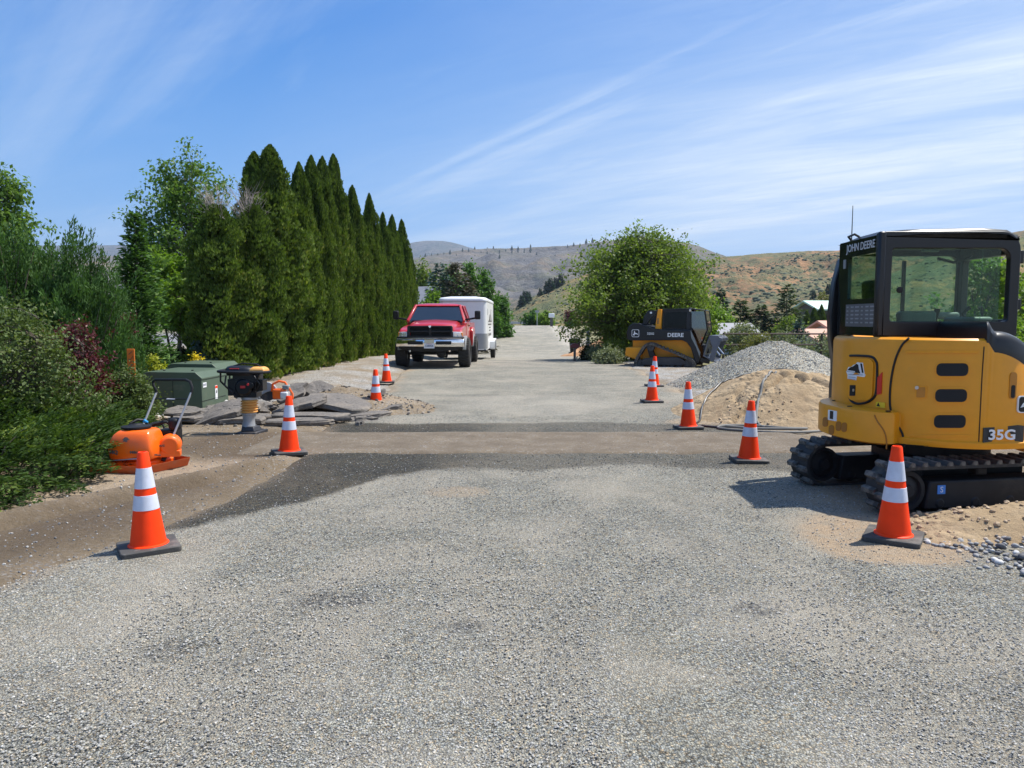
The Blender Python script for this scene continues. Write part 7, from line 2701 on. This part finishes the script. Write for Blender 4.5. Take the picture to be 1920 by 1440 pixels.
# ================================================================== TRACK LOADER
LX0, LY0 = 5.28, 25.6
ld = thing('track_loader', 'black and yellow compact track loader parked beside the gravel heap, bucket to the right', 'track loader', (LX0, LY0, .06), math.radians(-22))


def U_(zx, zy):
    """side-view coordinates: metres along the machine and above ground"""
    return ((zx - 745) / 437 / .93, (1045 - zy) / 437)


def side(pts, ya, yb, name, m_, bevel=.02, both=False, par=None):
    mb = MB()
    poly = [U_(*p) for p in pts]
    mb.prism(poly, ya, yb)
    if both:
        mb.prism(poly, -yb, -ya)
    return mb.build(name, m_, par or ld, bevel=bevel)


body_p = [(300, 620), (1000, 620), (1090, 720), (1140, 860), (1130, 950), (700, 970), (380, 905), (300, 870)]
side(body_p, -.60, .60, 'body', M['yellow'], .03)
side([(225, 740), (440, 735), (440, 870), (360, 915), (215, 860)], -.80, .80, 'rear_bumper', M['yellow'], .03)
side([(300, 560), (330, 470), (470, 420), (640, 440), (640, 620), (300, 640)], -.55, .55, 'engine_cover', M['black'], .04)
boom = [(240, 620), (232, 520), (262, 430), (310, 392), (400, 388), (470, 420), (560, 455), (690, 482), (1080, 492), (1112, 560), (1165, 680), (1212, 800), (1205, 925), (1150, 965), (1128, 850), (1090, 730), (1040, 660), (975, 628), (300, 640)]
for a, b_ in ((-.80, -.64), (.64, .80)):
    side(boom, a, b_, 'lift_arm', M['black'], .02)
side([(1085, 505), (1115, 570), (1215, 800), (1210, 860), (1160, 720), (1100, 600)], -.805, -.795, 'arm_edge', M['console'], .0)
for a, b_ in ((-.66, -.52), (.52, .66)):
    side([(640, 188), (692, 190), (684, 472), (606, 472)], a, b_, 'rear_pillar', M['yellow'], .012)
    side([(500, 215), (640, 200), (612, 270), (540, 330), (500, 405), (430, 420), (450, 300)], a + .01, b_ - .01, 'rear_tower', M['black'], .02)
# cab: frame with dark glass
cp = [(690, 192), (1055, 178), (1245, 205), (1262, 300), (1290, 470), (1220, 690), (1100, 700), (1085, 492), (690, 482)]
mb = MB()
poly = [U_(*p) for p in cp]
inner = [U_(*p) for p in [(712, 235), (1010, 228), (1015, 300), (1012, 380), (1010, 440), (1008, 480), (1000, 482), (900, 478), (712, 470)]]
for y in (-.52, .48):
    mb.prism([U_(*p) for p in ((690, 192), (1055, 178), (1060, 226), (690, 236))], y, y + .04)
    mb.prism([U_(*p) for p in ((690, 236), (716, 236), (716, 482), (690, 482))], y, y + .04)
    mb.prism([U_(*p) for p in ((1012, 226), (1060, 226), (1072, 492), (1012, 492))], y, y + .04)
    mb.prism([U_(*p) for p in ((690, 462), (1072, 470), (1085, 500), (690, 484))], y - .003, y + .043)
mb.build('cab_frame', M['black'], ld, bevel=.008)
mb = MB()
mb.prism([U_(*p) for p in ((712, 236), (1015, 226), (1015, 470), (712, 464))], -.505, -.50)
mb.prism([U_(*p) for p in ((712, 236), (1015, 226), (1015, 470), (712, 464))], .50, .505)
mb.build('side_window', M['darkglass'], ld)
mb = MB()
for k in range(9):
    x, _ = U_(730 + 34 * k, 0)
    z0, z1 = U_(0, 468)[1], U_(0, 232)[1]
    mb.box((x, .46, (z0 + z1) / 2), (.010, .010, z1 - z0))
for k in range(8):
    z = U_(0, 455 - 28 * k)[1]
    mb.box((U_(860, 0)[0], .46, z), (.74, .010, .010))
mb.build('window_guard', M['blackmatt'], ld)
mb = MB()
mb.prism([U_(*p) for p in ((690, 190), (1060, 174), (1250, 202), (1252, 216), (1060, 196), (690, 205))], -.56, .56)
mb.build('roof', M['black'], ld, bevel=.015)
mb = MB()
fr0 = [U_(1065, 215), U_(1235, 215), U_(1258, 330), U_(1270, 480), U_(1190, 690), U_(1150, 700)]
x0_, z0_ = U_(1245, 210)
x1_, z1_ = U_(1285, 480)
x2_, z2_ = U_(1205, 700)
mb.loft([[(x0_ - .01, -.50, z0_), (x0_ - .01, .50, z0_), (x0_ + .01, .50, z0_), (x0_ + .01, -.50, z0_)], [(x1_ - .01, -.50, z1_), (x1_ - .01, .50, z1_), (x1_ + .01, .50, z1_), (x1_ + .01, -.50, z1_)], [(x2_ - .01, -.42, z2_), (x2_ - .01, .42, z2_), (x2_ + .01, .42, z2_), (x2_ + .01, -.42, z2_)]])
mb.prism([U_(*p) for p in ((1065, 222), (1238, 218), (1280, 470), (1195, 690), (1120, 500), (1075, 440))], -.505, -.50)
mb.build('cab_door', M['windscreen'], ld)
mb = MB()
for s in (-.5, .5):
    mb.tube([(x0_, s, z0_ + .02), (x1_, s, z1_), (x2_, s * .85, z2_)], .028, 7)
mb.tube([(x2_, -.43, z2_), (x2_, .43, z2_)], .025, 7)
mb.tube([(U_(1068, 0)[0], -.51, U_(0, 240)[1]), (U_(1072, 0)[0], -.54, U_(0, 490)[1])], .02, 7)
mb.build('door_frame', M['black'], ld)
mb = MB()
mb.box((U_(900, 0)[0], 0, .86), (.5, .5, .25))
mb.box((U_(790, 0)[0], 0, 1.25), (.14, .46, .62))
mb.build('seat', M['seat'], ld, bevel=.05)
mb = MB()
for s in (-.50, .50):
    mb.lathe([(0, -.05), (.06, -.04), (.065, .02), (0, .03)], 12, (U_(1062, 0)[0], s, U_(0, 200)[1]), 'x')
mb.build('work_light', M['lamp'], ld)
mb = MB()
mb.box((U_(548, 0)[0], -.65, U_(0, 240)[1]), (.07, .03, .06))
mb.build('marker_lamp', M['lamp'], ld, bevel=.01)
# tracks
tp = [(545, 682), (600, 684), (700, 722), (900, 800), (1040, 868), (1120, 910), (1148, 965), (1120, 1025), (1060, 1042), (700, 1042), (440, 1042), (385, 1025), (368, 970), (385, 910), (440, 800), (490, 720)]
tpc = catmull([U_(*p) for p in tp], 4)
ctr = tpc.mean(0)
for s, (ya, yb) in ((0, (-.98, -.66)), (1, (.66, .98))):
    mb = MB()
    nn_ = unit(np.stack([np.roll(tpc, -1, 0)[:, 1] - np.roll(tpc, 1, 0)[:, 1], -(np.roll(tpc, -1, 0)[:, 0] - np.roll(tpc, 1, 0)[:, 0])], -1))
    if np.sum((tpc - ctr) * nn_) < 0:
        nn_ = -nn_
    rings = []
    n_ = len(tpc)
    for i in range(n_ + 1):
        p, q_ = tpc[i % n_], nn_[i % n_]
        rings.append([(p[0], ya, p[1]), (p[0], yb, p[1]), (p[0] - q_[0] * .05, yb, p[1] - q_[1] * .05), (p[0] - q_[0] * .05, ya, p[1] - q_[1] * .05)])
    mb.loft(rings, True, False)
    for i in range(0, n_):
        p, q_ = tpc[i], nn_[i]
        tt_ = np.array([-q_[1], q_[0]])
        for h_, (c_, d_) in enumerate(((ya, (ya + yb) / 2 - .01), ((ya + yb) / 2 + .01, yb))):
            o_ = tt_ * (.0 if h_ == 0 else .035)
            a1, a2 = p + o_ - tt_ * .028, p + o_ + tt_ * .028
            mb.hexa([(a1[0], c_, a1[1]), (a2[0], c_, a2[1]), (a2[0], d_, a2[1]), (a1[0], d_, a1[1])] + [(z_[0] + q_[0] * .035, y_, z_[1] + q_[1] * .035) for z_, y_ in ((a1, c_), (a2, c_), (a2, d_), (a1, d_))])
    trk = mb.build('track', M['lugrubber'], ld, smooth=False)  # paler lug rubber puts sunlight on the tread into the colour
    fr_y = (ya + .03, yb - .03)
    side([(455, 965), (470, 900), (620, 870), (930, 870), (1010, 900), (1040, 960), (980, 985), (480, 990)], fr_y[0], fr_y[1], 'track_frame', M['framegrey'], .02, par=trk)
    side([(520, 740), (590, 740), (640, 880), (560, 880)], fr_y[0] + .04, fr_y[1] - .04, 'drive_mount', M['frameblack'], .02, par=trk)
    for nm_, (zx, zy), rr_ in (('sprocket', (572, 735), .12), ('idler', (1072, 965), .16), ('idler', (430, 975), .15), ('roller', (660, 1000), .075), ('roller', (760, 1000), .075), ('roller', (850, 1000), .09), ('roller', (950, 1000), .075)):
        mb = MB()
        x, z = U_(zx, zy)
        mb.lathe([(0, -.13), (rr_ * .35, -.135), (rr_ * .4, -.11), (rr_, -.11), (rr_, .11), (0, .12)], 18, (x, (ya + yb) / 2, z), 'y')
        mb.build(nm_, M['framegrey'], trk)
# front: arms, cylinder and bucket
for s in (-.62, .62):
    mb = MB()
    mb.bar((U_(1170, 0)[0], s, U_(0, 900)[1]), (U_(1330, 0)[0], s, U_(0, 930)[1]), .10, .14)
    mb.build('quick_hitch', M['black'], ld, bevel=.01)
    mb = MB()
    mb.tube([U_(1320, 670)[:1] + (s * .8,) + U_(1320, 670)[1:], U_(1450, 840)[:1] + (s * .8,) + U_(1450, 840)[1:]], .03, 8)
    mb.build('tilt_cylinder', M['bright'], ld)
mb = MB()
bk = [U_(*p) for p in ((1330, 600), (1350, 562), (1440, 560), (1470, 600), (1465, 680), (1440, 720), (1400, 900), (1370, 930), (1330, 900), (1370, 720))]
mb.prism(bk, -.83, -.80)
mb.prism(bk, .80, .83)
mb.prism([U_(*p) for p in ((1300, 640), (1330, 560), (1345, 566), (1315, 645), (1268, 848), (1250, 850))], -.80, .80)
mb.prism([U_(*p) for p in ((1250, 850), (1268, 838), (1430, 930), (1420, 945))], -.80, .80)
mb.prism([U_(*p) for p in ((1330, 560), (1440, 560), (1440, 575), (1335, 575))], -.80, .80)
mb.build('bucket', M['steelblue'], ld, bevel=.006)
mb = MB()
for k in range(7):
    y = -.78 + .26 * k
    mb.prism([U_(*p) for p in ((1435, 565), (1490, 600), (1495, 640), (1470, 640))], y - .04, y + .04)
mb.build('bucket_tooth', M['steelblue'], ld, bevel=.005)
mb = MB()
mb.prism([U_(*p) for p in ((1215, 700), (1290, 690), (1310, 810), (1230, 830))], -.35, .35)
mb.build('attachment_plate', M['steel'], ld, bevel=.02)
text('lettering', 'DEERE', .175, (U_(890, 0)[0], -.803, U_(0, 558)[1]), FACE_CAM, M['whitestk'], ld, .001, 1.05, .004)
text('lettering', '325G', .10, (U_(560, 0)[0], -.803, U_(0, 540)[1]), FACE_CAM, M['whitestk'], ld, .001, 1.05, .002)
mb = MB()
cx_, cz_ = U_(355, 535)
ring_prism(mb, rrect(cx_ - .125, cx_ + .125, cz_ - .125, cz_ + .125, (.05, .05, .05, .05)), rrect(cx_ - .11, cx_ + .11, cz_ - .11, cz_ + .11, (.04, .04, .04, .04)), -.806, -.80)
mb.prism([(cx_ - .09, cz_ - .05), (cx_ - .05, cz_ + .0), (cx_ - .05, cz_ + .05), (cx_ - .03, cz_ + .09), (cx_ - .01, cz_ + .02), (cx_ + .06, cz_ - .0), (cx_ + .09, cz_ - .06), (cx_ + .04, cz_ - .03), (cx_ - .02, cz_ - .03), (cx_ - .04, cz_ - .08)], -.806, -.80)
mb.build('maker_badge', M['whitestk'], ld)
mb = MB()
for k in range(3):
    x, z = U_(645, 330 + 28 * k)
    mb.box((x, -.664, z), (.045, .006, .045))
mb.build('pillar_print', M['walldark'], ld)

# ================================================================== ROADSIDE FURNITURE
bz = float(prof(45))
bn = thing('wheelie_bin', 'dark wheeled rubbish bin at the right edge of the far road', 'rubbish bin', (3.72, 45, gz1(3.72, 45)))
mb = MB()
mb.loft([[(-.25, -.28, .08), (.25, -.28, .08), (.25, .24, .08), (-.25, .24, .08)], [(-.31, -.36, .95), (.31, -.36, .95), (.31, .34, .95), (-.31, .34, .95)]])
mb.build('body', M['blackmatt'], bn, bevel=.02)
mb = MB()
mb.loft([[(-.34, -.40, .95), (.34, -.40, .95), (.34, .38, .95), (-.34, .38, .95)], [(-.30, -.34, 1.06), (.30, -.34, 1.06), (.30, .34, 1.06), (-.30, .34, 1.06)]])
mb.build('lid', M['blackmatt'], bn, bevel=.02)
mb = MB()
for s in (-.3, .3):
    mb.lathe([(0, -.04), (.12, -.04), (.12, .04), (0, .04)], 16, (s, .26, .12), 'x')
mb.build('wheel', M['rubberclean'], bn)
mbx = thing('mailbox', 'dark red mailbox on a short post at the right edge of the road', 'mailbox', (2.42, 29.3, gz1(2.42, 29.3)))
mb = MB()
mb.box((0, 0, .26), (.09, .09, .62))
mb.build('post', M['walldark'], mbx, bevel=.008)
mb = MB()
mb.loft([[(x, y, z) for x, z in ((-.17, .57), (.17, .57), (.17, .66), (.12, .72), (0, .74), (-.12, .72), (-.17, .66))] for y in (-.09, .30)])
mb.build('box', mat('mailbox_maroon', (.12, .02, .02), .5), mbx, bevel=.01)
wm = thing('mailbox', 'white mailbox on a dark post near the top of the far road', 'mailbox', (4.3, 83, gz1(4.3, 83)))
mb = MB()
mb.box((0, 0, .5), (.28, .28, 1.0))
mb.build('post', M['walldark'], wm, bevel=.01)
mb = MB()
mb.box((0, 0, 1.25), (.62, .5, .46))
mb.build('box', M['white'], wm, bevel=.05)
sp_ = thing('sign_post', 'thin pale sign post at the end of the road', 'sign post', (2.9, 88, float(prof(88))))
mb = MB()
mb.tube([(0, 0, -.2), (0, 0, 1.5)], .05, 6)
mb.build('post', M['greymetal'], sp_)
mb = MB()
mb.box((0, -.06, 1.62), (.46, .03, .24))
mb.build('sign', M['greymetal'], sp_)
for i, (x, y, h, lab) in enumerate(((3.4, 34, 1.5, 'weathered pale post under the edge of the broad tree'), (4.1, 33.4, 1.8, 'dark post under the broad tree, right of the pale one'))):
    p_ = thing('wooden_post', lab, 'post', (x, y, gz1(x, y)))
    mb = MB()
    mb.box((0, 0, h / 2 - .1), (.13, .13, h))
    mb.build('shaft', M['wallgrey'] if i == 0 else M['walldark'], p_, bevel=.01)
    mb = MB()
    mb.box((0, 0, h - .08), (.16, .16, .04))
    mb.build('cap', M['wallgrey'] if i == 0 else M['walldark'], p_)
# orange spoil under the tree
def dirt_z(X, Y, U, V):
    r = np.hypot(U, V) + .25 * vnoise(X, Y, .5, 95, 4)
    return 1.25 * np.clip(.95 - r, -.2, 1) + .10 * vnoise(X, Y, 1.6, 96, 4) - .05


m = bpy.data.materials.new('orange_soil')
m.use_nodes = True
t = NT(m.node_tree)
tc = t.new('ShaderNodeTexCoord').outputs['Object']
t.set(t.n['Principled BSDF'].inputs['Base Color'], t.ramp(t.noise(tc, 1.5, 7, .7), [(.3, (.28, .13, .055)), (.55, (.46, .25, .12)), (.75, (.58, .38, .22))]))
t.n['Principled BSDF'].inputs['Roughness'].default_value = .95
M['orangesoil'] = m
heap('dirt_mound', 'mound of orange soil behind the rubbish bin under the broad tree', 'dirt mound', 5.2, 41.5, 2.6, 2.2, dirt_z, m, 80)

# rail fence behind the gravel heap
fn = thing('rail_fence', 'rusty brown two-rail fence behind the gravel heap', 'fence', (9.0, 32, gz1(9, 32)))
fx = [8.9, 11.0, 13.2, 15.4, 17.6, 19.8]
for i, x in enumerate(fx):
    mb = MB()
    zb = gz1(x, 32 + (x - 9) * .1) - gz1(9, 32)
    mb.tube([(x - 9, (x - 9) * .1, zb - .2), (x - 9, (x - 9) * .1, zb + 1.12)], .045, 8)
    mb.build('post', M['fencewood'], fn)
for i in range(len(fx) - 1):
    a, b_ = fx[i] - 9, fx[i + 1] - 9
    for h in (.62, 1.08):
        mb = MB()
        za = gz1(fx[i], 32) - gz1(9, 32)
        zb = gz1(fx[i + 1], 32) - gz1(9, 32)
        mb.tube([(a, a * .1 - .03, za + h), (b_, b_ * .1 - .03, zb + h)], .035, 7)
        mb.build('rail', M['fencewood'], fn)

# ================================================================== HOUSES
def house(name, label, x, y, w_, d_, h, rh_, wallm, roofm, rot=0, z=None, over=.5, ridge='x', win=()):
    zb = gz1(x, y) if z is None else z
    r_ = thing(name, label, 'house', (x, y, zb), math.radians(rot))
    mb = MB()
    if ridge == 'x':
        mb.prism([(-d_ / 2, -.5), (d_ / 2, -.5), (d_ / 2, h), (0, h + rh_), (-d_ / 2, h)], -w_ / 2, w_ / 2, 'x')
    else:
        mb.prism([(-w_ / 2, -.5), (w_ / 2, -.5), (w_ / 2, h), (0, h + rh_), (-w_ / 2, h)], -d_ / 2, d_ / 2, 'y')
    mb.build('wall', wallm, r_)
    span = d_ if ridge == 'x' else w_
    run = w_ if ridge == 'x' else d_
    k = over / (span / 2) * rh_
    for s in (-1, 1):
        mb = MB()
        pr = [(s * (span / 2 + over), h - k + .02), (0, h + rh_ + .02), (0, h + rh_ + .20), (s * (span / 2 + over), h - k + .18)]
        mb.prism(pr, -run / 2 - over, run / 2 + over, 'x' if ridge == 'x' else 'y')
        mb.build('roof', roofm, r_, bevel=.02)
    for (wx, wz, ww, wh_) in win:
        mb = MB()
        mb.box((wx, -d_ / 2 - .02, wz), (ww + .16, .05, wh_ + .16))
        f_ = mb.build('window', M['white'], r_)
        mb = MB()
        mb.box((wx, -d_ / 2 - .05, wz), (ww, .02, wh_))
        mb.build('pane', M['grilldark'], f_)
    return r_


house('house', 'cream house with a steep grey gable roof at the end of the hedge row', -9.0, 58.7, 6.5, 3.6, 2.6, 1.75, M['wallcream'], M['roofgrey'], -28, -.35, .55, 'x', [(1.0, 1.4, .8, 1.0)])
house('shed', 'low shed with a flat green-edged roof between the hedge and the trailer', -5.75, 48, 2.2, 2.4, 2.75, .12, M['wallgrey'], mat('green_edge', (.04, .09, .05), .6), 0, gz1(-5.6, 48), .25, 'x')
house('shed', 'grey shed with a shallow grey roof beyond the rail fence', 17.2, 60, 3.0, 3.0, 1.6, .75, M['wallgrey'], M['roofgrey'], 12, gz1(17.6, 60), .3, 'x', [(.8, .9, .5, .5)])
house('shed', 'low blue-grey shed right of the grey roofed one', 18.2, 57.5, 1.6, 2.0, 1.75, .10, M['wallgrey'], M['wallgrey'], 6, gz1(19.3, 57), .1, 'x')
house('house', 'house with a shallow terracotta roof left of the excavator', 24.6, 56, 7.0, 5.0, 1.95, .75, M['wallgrey'], M['rooftan'], 14, gz1(24.6, 56), .7, 'x', [(-1.2, .9, .6, .7), (1.0, .9, .6, .7)])
house('house', 'upper terracotta roofed wing behind the excavator post', 26.6, 60, 4.5, 4.0, 2.3, .8, M['wallgrey'], M['rooftan'], 14, gz1(26, 60), .7, 'x')
house('house', 'house with a pale green metal roof above the dark hedge', 32.4, 80, 3.2, 4.5, 3.35, .75, M['walldark'], M['roofgreen'], 10, gz1(31, 80), .5, 'x', [(0, 2.6, .8, .8)])
for i in range(7):
    x, y = 28.6 + i * .75, 74 + i * .1
    r_ = thing('arborvitae', 'dark arborvitae in the screen below the pale green roof', 'tree', (x, y, gz1(x, y)), 0, 'dark arborvitae screen below the pale green roof')
    o = bpy.data.objects.new('crown', AC[i % 4])
    COL.objects.link(o)
    o.parent = r_
    o.scale = (3.6, 3.6, 3.5 + .3 * (i % 3))
    to = bpy.data.objects.new('trunk', tw_me)
    COL.objects.link(to)
    to.parent = r_
    to.scale = (3.5, 3.5, 3.5)
# far end of the road: low guard rail and pale parked trailer at the lawn
gr = thing('guard_rail', 'low pale guard rail crossing the end of the road', 'guard rail', (0, 97, .85))
mb = MB()
mb.box((-2.5, 0, .5), (9.0, .06, .28))
mb.build('rail', M['greymetal'], gr, bevel=.02)
for x in (-6, -3, 0, 1.6):
    mb = MB()
    mb.box((x, .08, .2), (.12, .12, .7))
    mb.build('post', M['fencewood'], gr)

# lettering: turn every font object into plain mesh so that it is one object of its own
bpy.context.view_layer.update()
dg_ = bpy.context.evaluated_depsgraph_get()
for o in [o for o in SC.objects if o.type == 'FONT']:
    me_ = bpy.data.meshes.new_from_object(o.evaluated_get(dg_))
    n = bpy.data.objects.new('tmp', me_)
    nm = o.name
    n.parent, n.matrix_local = o.parent, o.matrix_local.copy()
    COL.objects.link(n)
    bpy.data.objects.remove(o)
    n.name = nm
